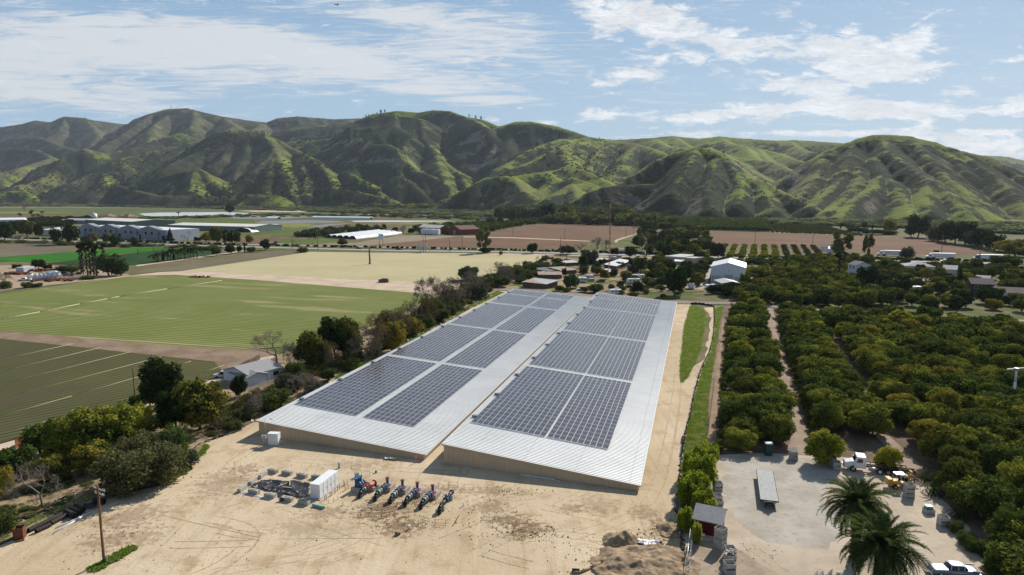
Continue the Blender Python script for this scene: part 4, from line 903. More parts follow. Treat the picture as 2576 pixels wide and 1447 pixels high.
# ---------------------------------------------------------------- foreground objects
def C3(x, y, z=0): return W(566 + x / 4.096, 1100.6 + y / 4.096, z)       # photo close-up frames
def C4(x, y, z=0): return W(1195 + x / 4.096, 1100.6 + y / 4.096, z)
def C5(x, y, z=0): return W(1666.7 + x / 4.177, 1100.6 + y / 4.177, z)
def C6(x, y, z=0): return W(2075.5 + x / 4.175, 1100.6 + y / 4.175, z)
def C2(x, y, z=0): return W(x / 3.534, 1037.7 + y / 3.534, z)
def hd(a, b): return math.atan2(b.y - a.y, b.x - a.x)
CONC = plain('concrete', (.42, .39, .34), .9, .1, var=.2, scale=1.5); WHITE = plain('white_paint', (.74, .75, .76), .4, .4, var=.05); BLUE = plain('blue_valve_paint', (.03, .10, .22), .4, .5, var=.15, scale=3)
REDP = plain('red_pipe_paint', (.42, .12, .09), .5, .4, var=.15, scale=3); BLACKP = plain('black_pipe', (.018, .018, .02), .5, .4, var=.3, scale=4); TEAL = plain('teal_pipe', (.22, .42, .38), .5, .4, var=.1)
STEEL = plain('bare_steel', (.42, .42, .42), .4, .5, .6, var=.15, scale=4); WOOD = plain('weathered_wood', (.30, .22, .145), .9, .1, var=.3, scale=3); WOODG = plain('grey_bin_wood', (.42, .40, .37), .9, .1, var=.22, scale=2.5)
DARK = plain('dark_rubber', (.015, .015, .016), .8, .2, var=.2); GLASS = plain('dark_glass', (.02, .028, .034), .1, .6, var=.1); TARP = plain('black_plastic_sheeting', (.018, .019, .022), .5, .4, var=.3, scale=1); POLEW = plain('creosoted_pole', (.20, .115, .065), .9, .1, var=.35, scale=3)
RUST = plain('rusty_steel', (.16, .065, .035), .9, .1, var=.35, scale=4); YEL = plain('faded_yellow_paint', (.55, .33, .07), .6, .3, var=.25, scale=2); RUSTR = plain('rebar', (.22, .12, .07), .9, .1); MAROON = plain('dark_red_boards', (.13, .016, .014), .8, .15, var=.15, scale=1)
SHING = plain('grey_shingles', (.30, .30, .305), .9, .1, var=.14, scale=2.5); GREENP = plain('dark_green_plastic', (.012, .055, .04), .45, .4, var=.15)
# utility pole
def utility_pole(name, label, p, h, r=.16, arms=(), cat='utility pole', mat=POLEW, group=None, rz=0, wires=True):
    t = thing(name, label, cat, p, rz, group); mb = MB(); mb.tube([(0, 0, 0), (0, 0, h * .5), (0, 0, h)], r, 10, r1=r * .72); mb.build('pole', mat, t)
    for (z, L) in arms:
        a = MB(); a.box((0, .16, z), (L, .10, .12)); a.cyl((-.5, .16, z), (0, .02, z - .6), .03); a.cyl((.5, .16, z), (0, .02, z - .6), .03); c = a.build('crossarm', WOODG, t)
        i = MB()
        for x in (-.45, -.3, .3, .45): i.cyl((x * L, .16, z + .06), (x * L, .16, z + .24), .05)
        i.build('insulators', STEEL, c)
    return t
utility_pole('utility_pole', 'tall brown wooden utility pole with two crossarms standing on the sandy lot', W(262, 1417), 10.0, .17, [(9.5, 2.4), (8.9, 1.9)], rz=-.5)
p = C2(948, 1340); mb = MB(); mb.box((p.x, p.y, .45), (.16, .12, .9)); mb.box((p.x, p.y - .02, .85), (.26, .18, .3)); tag(mb.build('meter_post', STEEL), 'short grey meter post beside the foot of the wooden utility pole', 'post')
# drainage pipes on the left
def pipe_obj(name, label, a, b, r, mat, hollow=True, cat='pipe', group=None, z=None):
    mb = MB(); z = r + .01 if z is None else z; a = Vector((a.x, a.y, z)); b = Vector((b.x, b.y, z)); n = 16
    mb.cyl(a, b, r, n=n, cap=not hollow)
    if hollow:
        d = (b - a).normalized(); u = d.orthogonal().normalized(); w = d.cross(u); ri = r * .86
        V = [p + (u * math.cos(2 * math.pi * i / n) + w * math.sin(2 * math.pi * i / n)) * q for p, q in ((a, r), (a, ri), (b, ri), (b, r)) for i in range(n)]
        mb._add(V, [(k * n + i, (k + 1) * n + i, (k + 1) * n + (i + 1) % n, k * n + (i + 1) % n) for k in range(3) for i in range(n)])
        # corrugations
        L = (b - a).length; m = int(L / .35)
        for k in range(1, m): c = a.lerp(b, k / m); mb.cyl(c - d * .05, c + d * .05, r * 1.04, n=n)
    return tag(mb.build(name, mat), label, cat, group)
CORR = plain('black_corrugated_pipe', (.035, .028, .024), .7, .25, var=.35, scale=3)
pipe_obj('drain_pipe', 'longest black corrugated drain pipe lying at the back of the pipe stack', C2(255, 1070), C2(640, 880), .32, CORR)
pipe_obj('drain_pipe', 'black corrugated drain pipe in front, between two others on the sand', C2(320, 1075), C2(450, 1015), .30, CORR)
pipe_obj('drain_pipe', 'black corrugated drain pipe ending under the short sections', C2(455, 1005), C2(600, 925), .32, CORR)
pipe_obj('drain_pipe', 'short open black pipe section, lowest of three side by side', C2(585, 905), C2(665, 945), .42, CORR); pipe_obj('drain_pipe', 'short open black pipe section, middle of three side by side', C2(632, 885), C2(710, 918), .42, CORR)
pipe_obj('drain_pipe', 'short open black pipe section, upper of three side by side', C2(668, 862), C2(740, 892), .42, CORR); pipe_obj('drain_pipe', 'short open black pipe beside the crumpled plastic behind the utility pole', C2(850, 800), C2(925, 820), .42, CORR)
for i, (a, b, l) in enumerate((((495, 1035), (800, 895), 'long thin white pipe, upper of two beside the black drain pipes'), ((475, 1080), (780, 905), 'long thin white pipe, lower of two beside the black drain pipes'))): pipe_obj('white_pipe', l, C2(*a), C2(*b), .09, WHITE, False)
def crumple(name, label, pts, mat, h=.3, res=.45, cat='tarp', seed=1, push=1.0):
    """crumpled sheeting as one thick surface over an outline (world points)"""
    xs = [p[0] for p in pts]; ys = [p[1] for p in pts]; nx = int((max(xs) - min(xs)) / res) + 2; ny = int((max(ys) - min(ys)) / res) + 2
    gx = np.linspace(min(xs), max(xs), nx); gy = np.linspace(min(ys), max(ys), ny); X, Y = np.meshgrid(gx, gy)
    Z = h * (ridged(X * .9 + seed, Y * .9, 3) ** 2) * .9 + .03; V = np.stack([X.ravel() + fbm(X.ravel() * 2, Y.ravel() * 2, 2) * .15, Y.ravel() + fbm(X.ravel() * 2 + 9, Y.ravel() * 2, 2) * .15, np.maximum(Z.ravel(), .03)], 1)
    idx = np.arange(nx * ny).reshape(ny, nx); Q = np.stack([idx[:-1, :-1], idx[:-1, 1:], idx[1:, 1:], idx[1:, :-1]], -1).reshape(-1, 4)
    P = [(p[0], p[1]) for p in pts]; keep = [all(in_poly(V[i][0], V[i][1], P) for i in q) for q in Q]; Q = Q[np.array(keep)]
    o = mobj(name, np_mesh(name, V, Q, [mat], smooth=False)); return tag(o, label, cat)
q = [C2(x, y) for x, y in ((715, 850), (760, 805), (830, 790), (900, 810), (880, 860), (800, 870), (730, 870))]; crumple('plastic_sheeting', 'crumpled black plastic heap behind the wooden utility pole', [(v.x, v.y) for v in q], TARP, .7, .3, 'plastic sheet', 3)
p = C2(770, 885); pipe_obj('pipe_offcut', 'pale green pipe offcut beside the short black pipe sections', C2(755, 895), C2(790, 880), .12, TEAL)
t = thing('burn_barrel', 'rust brown open steel box standing at the left edge of the lot', 'barrel', C2(178, 1120), .3); mb = MB()
for s in (-1, 1): mb.box((.55 * s, 0, .8), (.06, 1.1, 1.6)); mb.box((0, .55 * s, .8), (1.0, .06, 1.6))
mb.build('shell', RUST, t); mb = MB(); mb.box((.3, -.8, .12), (.9, .5, .1), .4, .1); mb.build('fallen_plate', RUST, t)
# silt fence: sagging fabric on stakes
def silt_fence(label, pts, h=.7, white=.35, mat=None, step=1.6, name='silt_fence', slump=.35):
    P = pts; t = thing(name, label, 'fence', P[0]); o = Vector(P[0]); V, Fq, M = [], [], []; st = MB(); acc = 0
    for i in range(len(P) - 1):
        a, b = P[i], P[i + 1]; L = (b - a).length; n = max(1, int(L / .5)); nr = Vector((-(b - a).y, (b - a).x, 0)).normalized()
        for k in range(n + (i == len(P) - 2)):
            p = a.lerp(b, k / n) - o; hh = h * random.uniform(1 - slump * 1.6, 1.05); w = random.gauss(0, .22)
            V += [tuple(p + nr * (w + .35)), tuple(p + nr * w + Vector((0, 0, .02))), tuple(p + nr * (w * .4) + Vector((0, 0, hh * .6))), tuple(p + nr * random.gauss(0, .15) + Vector((0, 0, hh)))]
            acc += L / n
            if acc > 2.6: acc = 0; st.box((p.x, p.y, h * .55), (.06, .06, h * 1.1), random.random(), random.gauss(0, .12))
    n = len(V) // 4; Q = []; MI = []
    for i in range(n - 1):
        wf = random.random() < white
        for k in range(3): Q.append((4 * i + k, 4 * i + k + 1, 4 * i + 5 + k, 4 * i + 4 + k)); MI.append(1 if (wf and k < 2) or (k == 0 and random.random() < white) else 0)
    mobj('fabric', np_mesh('fabric', V, Q, [mat or TARP, plain('pale_sandbag_fabric', (.55, .56, .58), .7, .2, var=.2, scale=3)], MI), t); st.build('stakes', WOOD, t); return t
silt_fence('sagging black silt fence along the weeds at the left of the sandy lot', [C2(x, y) for x, y in ((-60, 1120), (100, 1030), (200, 975), (310, 925), (400, 880), (450, 850), (520, 795), (620, 745), (700, 700))], .55, .35)
silt_fence('shiny black silt fence in front of the big olive bush', [C2(x, y) for x, y in ((1180, 668), (1335, 628), (1440, 600), (1500, 575), (1575, 540), (1640, 475))], 1.1, .25, plain('shiny_black_fabric', (.05, .05, .055), .3, .6, var=.4, scale=3), slump=.15)
silt_fence('low silt fence along the bank between the olive bush and the left barn corner', [C2(x, y) for x, y in ((1690, 430), (1760, 300), (1880, 250), (2050, 190), (2180, 130), (2290, 60))], .6, .45)
silt_fence('silt fence strip between the green bank and the long side of the left barn', [W(628.9 + x / 3.54, 691.8 + y / 3.54) for x, y in ((1300, 655), (1440, 575), (1560, 510), (1720, 440), (1880, 350), (1960, 300), (2050, 235), (2215, 160))], .8, .5)
silt_fence('long winding silt fence down the green strip right of the right barn', [W(1698 + x / 2.934, 723.3 + y / 2.934) for x, y in ((290, 140), (290, 220), (290, 300), (275, 400), (255, 480), (215, 560), (190, 620), (165, 700), (150, 760), (130, 850), (118, 930), (95, 1000), (80, 1050), (70, 1130), (60, 1200), (45, 1290))], .8, .42)
silt_fence('black silt fence below the bamboo at the edge of the dirt lot', [C4(x, y) for x, y in ((2140, 0), (2130, 200), (2110, 380), (2090, 560), (2075, 720), (2080, 900), (2130, 1060), (2160, 1200), (2140, 1419))], .7, .2)
silt_fence('black silt fence crossing the far end of the service track', [W(1737, 766), W(1760, 766), W(1785, 770), W(1797, 773)], 1.0, 0)
# white reservoir control cabinet: five bays on a slab
def quad_frame(a, b): d = (b - a); return math.atan2(d.y, d.x), d.length
a = C3(885, 628); b = C3(1168, 478); c = C3(972, 645); ang, Ln = quad_frame(c, C3(1168, 490)); wd = (c - a).length
t = thing('equipment_cabinet', 'long white five-bay metal cabinet on a concrete slab beside the black tarp', 'cabinet', (a + Vector(c)) / 2, ang); mb = MB(); mb.box((Ln / 2, 0, .08), (Ln + .5, wd + .5, .16)); mb.build('slab', CONC, t)
for i in range(5): mb = MB(); L5 = Ln / 5; mb.box((L5 * (i + .5), 0, 1.22), (L5 - .02, wd, 2.12)); mb.box((L5 * (i + .5), 0, 2.30), (L5 + .005, wd + .08, .06)); mb.build('bay', WHITE, t)
for i in range(5): mb = MB(); L5 = Ln / 5; mb.box((L5 * (i + .5), -wd / 2 - .02, 1.2), (L5 - .16, .03, 1.9)); mb.cyl((L5 * (i + .8), -wd / 2 - .06, 1.0), (L5 * (i + .8), -wd / 2 - .06, 1.3), .02); mb.build('door', WHITE, t)
# electrical switchgear by the left barn wall
p = C3(510, 75); t = thing('electrical_cabinet', 'tall white electrical cabinet against the left barn front wall', 'cabinet', p, -.12); mb = MB(); mb.box((0, 0, 1.15), (1.9, 1.1, 2.1)); mb.box((0, 0, 2.23), (2.0, 1.2, .06)); mb.build('body', WHITE, t); mb = MB(); mb.box((-.3, 0, .05), (3.0, 1.5, .1)); mb.build('slab', CONC, t)
for s in (-1, 1):
    mb = MB(); mb.box((.47 * s, -.57, 1.15), (.88, .03, 1.9)); d = mb.build('door', WHITE, t); mb = MB(); mb.box((.47 * s, -.60, 1.7), (.12, .01, .16)); mb.build('warning_label', REDP, d)
for i, x in enumerate((395, 415)):
    p = C3(x, 75); t = thing('meter_box', ('left', 'right')[i] + ' of two small grey meter boxes on posts beside the white electrical cabinet', 'meter box', p, -.12); mb = MB(); mb.box((0, 0, 1.5), (.5, .3, .6)); mb.build('case', plain('pale_grey_case', (.5, .5, .52), .5, .4), t); mb = MB(); mb.box((0, .08, .6), (.12, .1, 1.25)); mb.build('post', STEEL, t)
# concrete blocks round the tarp
bm_ = MB(); bm_.box((0, 0, .31), (1.8, .62, .6)); bm_.box((0, 0, .64), (1.1, .18, .06)); BLK = bm_.mesh('concrete_block', CONC)
bl = [((495, 362), 'first', 0), ((640, 380), 'second', 0), ((795, 408), 'third', 0), ((950, 425), 'fourth', 0)]
ax = hd(C3(180, 570), C3(490, 635)); ay = hd(C3(150, 560), C3(380, 400))
for (x, y), w_, _ in bl: tag(mobj('concrete_block', BLK, None, C3(x, y), ax + random.uniform(-.08, .08)), f'{w_} pale concrete block from the left in the row behind the black tarp', 'concrete block', 'concrete blocks around the tarp')
for (x, y), w_ in (((390, 405), 'upper'), ((285, 470), 'middle'), ((180, 545), 'lowest')): tag(mobj('concrete_block', BLK, None, C3(x, y), ay + random.uniform(-.08, .08)), f'{w_} of three concrete blocks in the slanting row left of the black tarp', 'concrete block', 'concrete blocks around the tarp')
for (x, y), w_ in (((300, 575), 'first'), ((465, 617), 'second'), ((645, 652), 'third'), ((815, 688), 'fourth')): tag(mobj('concrete_block', BLK, None, C3(x, y), ax + random.uniform(-.06, .06)), f'{w_} pale concrete block from the left in the row in front of the black tarp', 'concrete block', 'concrete blocks around the tarp')
q = [C3(x, y) for x, y in ((235, 520), (330, 460), (400, 435), (560, 450), (750, 450), (885, 485), (880, 560), (870, 600), (820, 625), (760, 632), (640, 600), (560, 640), (525, 610), (540, 575), (430, 560), (350, 545))]; crumple('tarp', 'crumpled black plastic tarp spread on the sand left of the white cabinet', [(v.x, v.y) for v in q], TARP, .42, .28, 'tarp', 5)
for i, (a, b) in enumerate((((170, 572), (490, 640)), ((175, 580), (330, 612)))):
    a = C3(*a); b = C3(*b); mb = MB(); m = (a + b) / 2; mb.box((m.x, m.y + i * .35, .04), ((b - a).length, .3, .06), hd(a, b)); tag(mb.build('white_board', plain('bluish_white_board', (.55, .60, .68), .5, .3)), ('longer', 'shorter')[i] + ' of two flat white boards lying in front of the concrete blocks', 'board')
for i, (x, y) in enumerate(((600, 510), (670, 500), (640, 540))): p = C3(x, y); mb = MB(); mb.box((p.x, p.y, .42), (1.6, .15, .05), .9 + i); tag(mb.build('plank', plain('raw_plank', (.52, .42, .28), .9, .1)), ('left', 'middle', 'right')[i] + ' loose pale plank lying on top of the black tarp', 'plank')
p = C3(590, 655); t = thing('portable_pump', 'small dark green portable pump between the front concrete blocks', 'pump', p, .4); mb = MB(); mb.box((0, 0, .25), (.6, .4, .3)); mb.cyl((-.2, 0, .3), (-.45, 0, .3), .15); mb.build('engine', GREENP, t); mb = MB()
for s in (-1, 1): mb.tube([(-.4, .25 * s, .05), (-.4, .25 * s, .6), (.4, .25 * s, .6), (.4, .25 * s, .05)], .02)
mb.build('frame', STEEL, t)
pipe_obj('teal_pipe', 'pale teal pipe lying on the sand in front of the white cabinet', C3(905, 708), C3(1020, 738), .20, TEAL)
# valve trains
u0 = C3(1550, 660); u1 = C3(1680, 470); VA = hd(C3(1545, 650), C3(1660, 500))
def flange(mb, p, d, r): mb.cyl(p - d * .05, p + d * .05, r, n=12)
def valve_train(label, foot, top, kind):
    ln = (top - foot).length; t = thing('valve_assembly', label, 'valve assembly', foot, hd(foot, top), 'pipe valve assemblies in a row'); z = .95; r = .26; X = Vector((1, 0, 0)); k = ln / 4.6
    def seg(nm, mat, x0, x1, rr=r, fl=True):
        mb = MB(); mb.cyl((x0 * k, 0, z), (x1 * k, 0, z), rr, n=14)
        if fl: flange(mb, Vector((x0 * k, 0, z)), X, rr * 1.35); flange(mb, Vector((x1 * k, 0, z)), X, rr * 1.35)
        return mb.build(nm, mat, t)
    mb = MB(); mb.tube([(-.15, 0, 0), (-.12, 0, .45), (.05, 0, .80), (.35, 0, z), (.7 * k, 0, z)], r, 14); flange(mb, Vector((-.15, 0, .35)), Vector((0, 0, 1)), .36); mb.build('black_elbow', BLACKP, t)
    if kind == 'black':
        seg('spool', BLACKP, .7, 1.9); seg('valve_body', BLUE, 2.0, 2.8, .33); mb = MB(); mb.ball((2.4 * k, 0, z + .35), .3); mb.build('bonnet', BLUE, t); seg('end_spool', BLACKP, 2.9, 4.3, .28)
        for x in (.9, 3.9): mb = MB(); mb.box((x * k, 0, .35), (.55, .75, .7)); mb.build('concrete_support', CONC, t)
        return t
    seg('meter', TEAL, .75, 1.35, .3); seg('red_coupling', REDP, 1.45, 1.95, .3); seg('valve_body', BLUE, 2.0, 2.75, .34)
    mb = MB(); mb.cyl((2.35 * k, 0, z), (2.35 * k, 0, z + .42), .30, n=14); mb.build('bonnet', BLUE, t); seg('red_coupling', REDP, 2.85, 3.2, .32)
    mb = MB(); mb.cyl((3.2 * k, 0, z), (3.55 * k, 0, z), .24, n=14); mb.cyl((3.8 * k, 0, .8), (3.8 * k, 0, 1.95), .21, n=14); flange(mb, Vector((3.8 * k, 0, 1.95)), Vector((0, 0, 1)), .30); flange(mb, Vector((3.8 * k, 0, .78)), Vector((0, 0, 1)), .55); mb.build('riser', BLUE, t)
    mb = MB(); mb.box((4.1 * k, 0, .36), (1.9, 1.5, .72)); cb = mb.build('concrete_base', CONC, t, bevel=.02); mb = MB(); mb.box((4.0 * k, 0, .73), (1.5, 1.3, .03)); mb.build('pink_grout', plain('pink_grout', (.5, .26, .2), .9, .1), cb)
    mb = MB(); mb.cyl((3.8 * k, 0, 1.97), (3.8 * k, 0, 2.02), .30, n=14); mb.build('rusty_cap', RUST, t); return t
for (f, tp, l) in (((1553, 650), (1700, 520), 'blue valve assembly with red couplings, next to the red manifold'), ((1708, 680), (1855, 545), 'blue valve assembly with red couplings, second right of the red manifold'), ((1862, 706), (2008, 570), 'blue valve assembly with red couplings, third right of the red manifold'), ((2025, 732), (2165, 598), 'blue valve assembly with red couplings, next to the all-black one')):
    valve_train(l, C3(*f), C3(*tp), 'blue')
valve_train('black pipe run with a single blue valve, rightmost of the row', C3(2213, 785), C3(2345, 615), 'black')
f = C3(1388, 625); tp = C3(1540, 470, .9); ln = (Vector((tp.x, tp.y, 0)) - f).length; t = thing('valve_manifold', 'valve manifold with a long red pipe and many blue valves, leftmost of the row', 'valve assembly', f, hd(f, tp), 'pipe valve assemblies in a row')
mb = MB(); mb.tube([(-.1, 0, 0), (-.05, 0, .5), (.4, 0, .95), (.9, 0, .95)], .26, 12); mb.build('black_elbow', BLACKP, t); mb = MB(); mb.cyl((.9, 0, .95), (1.5, 0, .95), .3, n=12); mb.build('meter', TEAL, t)
mb = MB(); mb.cyl((1.6, 0, .98), (ln, 0, .98), .33, n=14); flange(mb, Vector((1.6, 0, .98)), Vector((1, 0, 0)), .44); flange(mb, Vector((ln, 0, .98)), Vector((1, 0, 0)), .46); mb.build('red_manifold', REDP, t)
for i in range(3):
    x = 1.9 + i * (ln - 2.6) / 2; mb = MB(); mb.cyl((x, 0, .98), (x, 1.1, .98), .2, n=12); mb.build('red_branch', REDP, t); mb = MB(); mb.cyl((x, 1.1, .98), (x, 1.9, .98), .27, n=12); mb.ball((x, 1.5, 1.15), .36); mb.build('valve_body', BLUE, t); mb = MB(); mb.cyl((x, 2.1, .7), (x, 2.1, 1.9), .22, n=12); flange(mb, Vector((x, 2.1, 1.9)), Vector((0, 0, 1)), .34); mb.build('riser', BLUE, t)
for x, y in ((1.8, 1.9), (3.6, .2), (ln - .5, .2)): mb = MB(); mb.box((x, y, .33), (1.0, 1.6, .66)); mb.build('concrete_base', CONC, t)
# conduit stubs and small site things
def stubs(label, pts, h, mat=STEEL, r=.06):
    o = Vector(C3(*pts[0])); mb = MB()
    for x, y in pts: p = C3(x, y) - o; hh = h * random.uniform(.7, 1.1); mb.cyl((p.x, p.y, 0), (p.x, p.y, hh), r); mb.cyl((p.x, p.y, hh), (p.x, p.y, hh + .05), r * 1.3)
    return tag(mb.build('conduit_stubs', mat, None, o), label, 'conduit')
stubs('pair of tall grey conduits behind the white cabinet', [(1170, 315), (1182, 318)], .9, r=.09)
stubs('bundle of grey conduits behind the red manifold', [(1340, 410), (1350, 412), (1360, 414), (1370, 416), (1378, 412)], .8, r=.08)
stubs('grey conduits sticking up along the right side of the white cabinet', [(1030, 640), (1045, 645), (1085, 610), (1100, 600), (1135, 575), (1160, 550), (1180, 530)], .8); stubs('grey conduits standing between the cabinet and the red manifold', [(1260, 480), (1235, 500), (1240, 550), (1270, 530), (1225, 490)], .7)
stubs('thin grey conduits on the churned soil in front of the white cabinet', [(1065, 680), (1120, 665), (1215, 700), (1165, 640)], .6, r=.04)
def frame_(label, x, y, w=1.4, h=.9, mat=RUSTR, lean=.0):
    p = C3(x, y); mb = MB()
    for s in (-1, 1): mb.cyl((s * w / 2, -.3, 0), (s * w / 2, 0, h), .016); mb.cyl((s * w / 2, .3, 0), (s * w / 2, 0, h), .016)
    mb.cyl((-w / 2 - .1, 0, h), (w / 2 + .1, 0, h), .018); mb.cyl((-w / 2, .3, .2), (w / 2, .3, .2), .015); mb.cyl((-w / 2, -.3, .2), (w / 2, -.3, .25), .015)
    tag(mb.build('rebar_frame', mat, None, p, random.uniform(-.6, .6)), label, 'frame', 'rusty rebar frames on the sand')
for l, x, y, w in (('rusty rebar frame behind the red manifold, beside the bundle of conduits', 1350, 340, 1.4), ('rusty rebar frame just behind the blue risers', 1450, 410, 1.3), ('rusty rebar frame right of the black pipe run, nearer the barn', 2350, 520, 1.4), ('rusty rebar frame furthest right, behind the black pipe run', 2510, 545, 1.4), ('low rusty frame in front of the row of blue valve assemblies', 1680, 830, 1.8), ('rusty rebar frame on the churned ground in front of the black pipe run', 2050, 880, 1.6), ('rusty rebar frame nearest the leaning wooden stake', 2220, 910, 1.5)): frame_(l, x, y, w)
p = C3(2360, 890); mb = MB(); mb.cyl((0, 0, 0), (.7, .5, 1.1), .06); mb.cyl((.1, .4, 0), (.5, .2, .8), .05); tag(mb.build('wooden_stake', WOOD, None, p), 'leaning wooden stakes crossed over the sand right of the rebar frames', 'stake')
p = C3(1900, 945); mb = MB(); mb.cyl((0, 0, 0), (0, 0, .5), .13, n=10); mb.cyl((0, 0, .5), (0, 0, .56), .16, n=10); tag(mb.build('capped_riser', WHITE, None, p), 'short white capped riser near the dug hole', 'pipe')
p = C3(2455, 710); mb = MB(); mb.cyl((0, 0, 0), (0, 0, .6), .08); mb.cyl((0, 0, .6), (0, 0, .66), .1); tag(mb.build('white_riser', WHITE, None, p), 'thin white riser standing alone right of the black pipe run', 'pipe')
p = C3(1556, 365); mb = MB(); mb.cyl((0, 0, 0), (0, 0, .35), .16, n=10); mb.cyl((0, 0, .35), (0, 0, .4), .18, n=10); tag(mb.build('green_bucket', plain('green_plastic', (.03, .22, .10), .5, .3), None, p), 'small green bucket behind the row of blue valves', 'bucket')
pipe_obj('dug_pipe', 'short open brown pipe lying in the dug hole', C3(1760, 1000), C3(1800, 1010), .22, WOOD)
p = C3(1968, 262); t = thing('delineator_post', 'orange delineator post by the front right corner of the left barn', 'marker post', p); mb = MB(); mb.cyl((0, 0, 0), (-.05, .1, 1.2), .07); mb.build('post', plain('orange_plastic', (.75, .10, .03), .5, .3), t); mb = MB(); mb.cyl((-.04, .08, .9), (-.045, .09, 1.0), .075); mb.build('reflective_band', WHITE, t)
for i, (x, y, c, l) in enumerate(((1685, 225, WHITE, 'crumpled white wrap lying in the shade of the left barn'), (1740, 232, WOOD, 'brown scrap heap lying in the shade of the left barn'))):
    p = C3(x, y); crumple('debris_wrap', l, [(p.x + a, p.y + b) for a, b in ((-.9, -.3), (.8, -.4), (1.0, .3), (-.7, .4))], c, .4, .18, 'wrap', 8 + i)
a, b = C4(470, 380), C4(820, 432); mb = MB(); m = (a + b) / 2; mb.box((m.x, m.y - .2, .08), ((b - a).length, .18, .14), hd(a, b)); tag(mb.build('gutter_length', WHITE), 'long white gutter length lying at the foot of the right barn wall', 'gutter')
p = C4(845, 460); crumple('debris_wrap', 'small white scrap beside the white gutter length', [(p.x + a, p.y + b) for a, b in ((-.5, -.2), (.5, -.2), (.5, .2), (-.4, .3))], WHITE, .25, .15, 'wrap', 11)
# spoil heaps
def heap(label, cx, cy, rx, ry, h, mat, seed, res=.16, rough=.5):
    c = C4(cx, cy); nx = int(rx * 2 / res); ny = int(ry * 2 / res); X, Y = np.meshgrid(np.linspace(-rx, rx, nx), np.linspace(-ry, ry, ny)); rr = np.sqrt((X / rx) ** 2 + (Y / ry) ** 2) + fbm(X * .5 + seed, Y * .5, 3) * .35 + ((X / rx) ** 6 + (Y / ry) ** 6) * .7
    Z = np.clip(1 - rr, 0, 1) ** .8 * h; Z = Z + np.clip(Z / h * 3, 0, 1) * (fbm(X * .8 + seed * 3, Y * .8, 4) * rough + (ridged(X * 2.2, Y * 2.2 + seed, 3) - .6) * rough * .6); Z = np.where(rr < 1, Z + .02, -.2)
    V = np.stack([X.ravel(), Y.ravel(), Z.ravel()], 1); idx = np.arange(nx * ny).reshape(ny, nx); Q = np.stack([idx[:-1, :-1], idx[:-1, 1:], idx[1:, 1:], idx[1:, :-1]], -1).reshape(-1, 4); Q = Q[(V[:, 2][Q] > -.1).any(1)]
    o = mobj('soil_heap', np_mesh('soil_heap', V, Q, [mat], smooth=True), None, c); return tag(o, label, 'soil heap')
M_SPOIL = soil('fresh_spoil', (.22, .16, .105), (.36, .27, .18), (.11, .075, .05), .8, 2.5, .6)
heap('small dark heap of dug soil on the dirt lot above the large heap', 1520, 1070, 3.2, 2.4, 1.1, M_SPOIL, 3); heap('large rough soil heap beside the fence pipe at the bottom of the lot', 1770, 1350, 8.0, 6.8, 1.0, M_SPOIL, 9, rough=.34)
heap('low mound of dark soil against the fence below the bamboo', 2000, 960, 2.2, 2.6, .7, M_SPOIL, 14)
HOSE = plain('muddy_hose', (.30, .22, .14), .8, .15, var=.25, scale=3)
def hose(label, pts, r=.12): P = [C4(*q, r) for q in pts]; mb = MB(); mb.tube(P, r, 8); tag(mb.build('hose', HOSE), label, 'hose')
hose('long muddy hose curving round the large soil heap', [(1010, 1390), (1090, 1385), (1180, 1345), (1290, 1290), (1350, 1240), (1400, 1205)], .16); hose('muddy hose under the small dark soil heap', [(1345, 1050), (1385, 1100), (1440, 1120), (1500, 1128), (1550, 1118)]); hose('looped muddy hose beside the white sacks', [(1790, 1085), (1840, 1095), (1900, 1075), (1940, 1080), (1930, 1110), (1880, 1090)])
for i, (x, y, s, l) in enumerate(((1770, 1100, 1.6, 'heap of crumpled white sacks between the two soil heaps'), (1455, 1220, .9, 'few white sacks on the side of the large soil heap'))):
    p = C4(x, y); crumple('sacks', l, [(p.x + a * s, p.y + b * s) for a, b in ((-1, -.3), (.9, -.5), (1.1, .3), (-.8, .5))], WHITE, .6, .16, 'sacks', 20 + i)
t = thing('culvert_pipe', 'open dark pipe mouth at the end of the long muddy hose', 'pipe', C4(1000, 1385)); mb = MB(); mb.cyl((0, 0, .2), (.9, -.1, .2), .25, n=12, cap=False); mb.build('pipe', DARK, t)
# fence pole and pale posts at the bottom edge
a, b = C4(2218, 1005), C4(2170, 1440); t = thing('rail_fence', 'long grey pipe rail fence running down beside the large soil heap', 'fence', a); mb = MB(); mb.cyl((0, 0, 1.2), tuple(b - a + Vector((0, 0, 1.2))), .05); mb.build('rail', STEEL, t)
for i in range(5): mb = MB(); q = (b - a) * (i / 4); mb.cyl((q.x, q.y, 0), (q.x, q.y, 1.3), .05); mb.build('post', STEEL, t)
a, b = C4(2230, 1120), C4(2200, 1419); t = thing('picket_line', 'row of short white posts just right of the pipe rail fence', 'fence', a)
for i in range(9): mb = MB(); q = (b - a) * (i / 8); mb.box((q.x, q.y, .4), (.12, .12, .8), random.random(), random.gauss(0, .2)); mb.build('post', WHITE, t)
# red shed
a = C5(345, 1000); b = C5(606, 1056); ang = hd(a, b); L = (b - a).length; t = thing('shed', 'dark red wooden shed with a grey shingle roof beside the bamboo', 'shed', a, ang)
mb = MB(); mb.prism([(0, 0), (0, 2.1), (2.4, 2.95), (3.1, 2.55), (3.1, 0)], 0, L); mb.build('wall', MAROON, t)
mb = MB(); mb.prism([(-.45, 1.98), (-.45, 2.10), (2.4, 3.11), (3.5, 2.48), (3.5, 2.36), (2.4, 2.99)], -.5, L + .35); mb.build('roof', SHING, t); mb = MB(); mb.box((L * .5, -.03, 1.0), (.95, .05, 1.95)); mb.build('door', plain('darker_red_door', (.09, .012, .012), .8, .15), t)
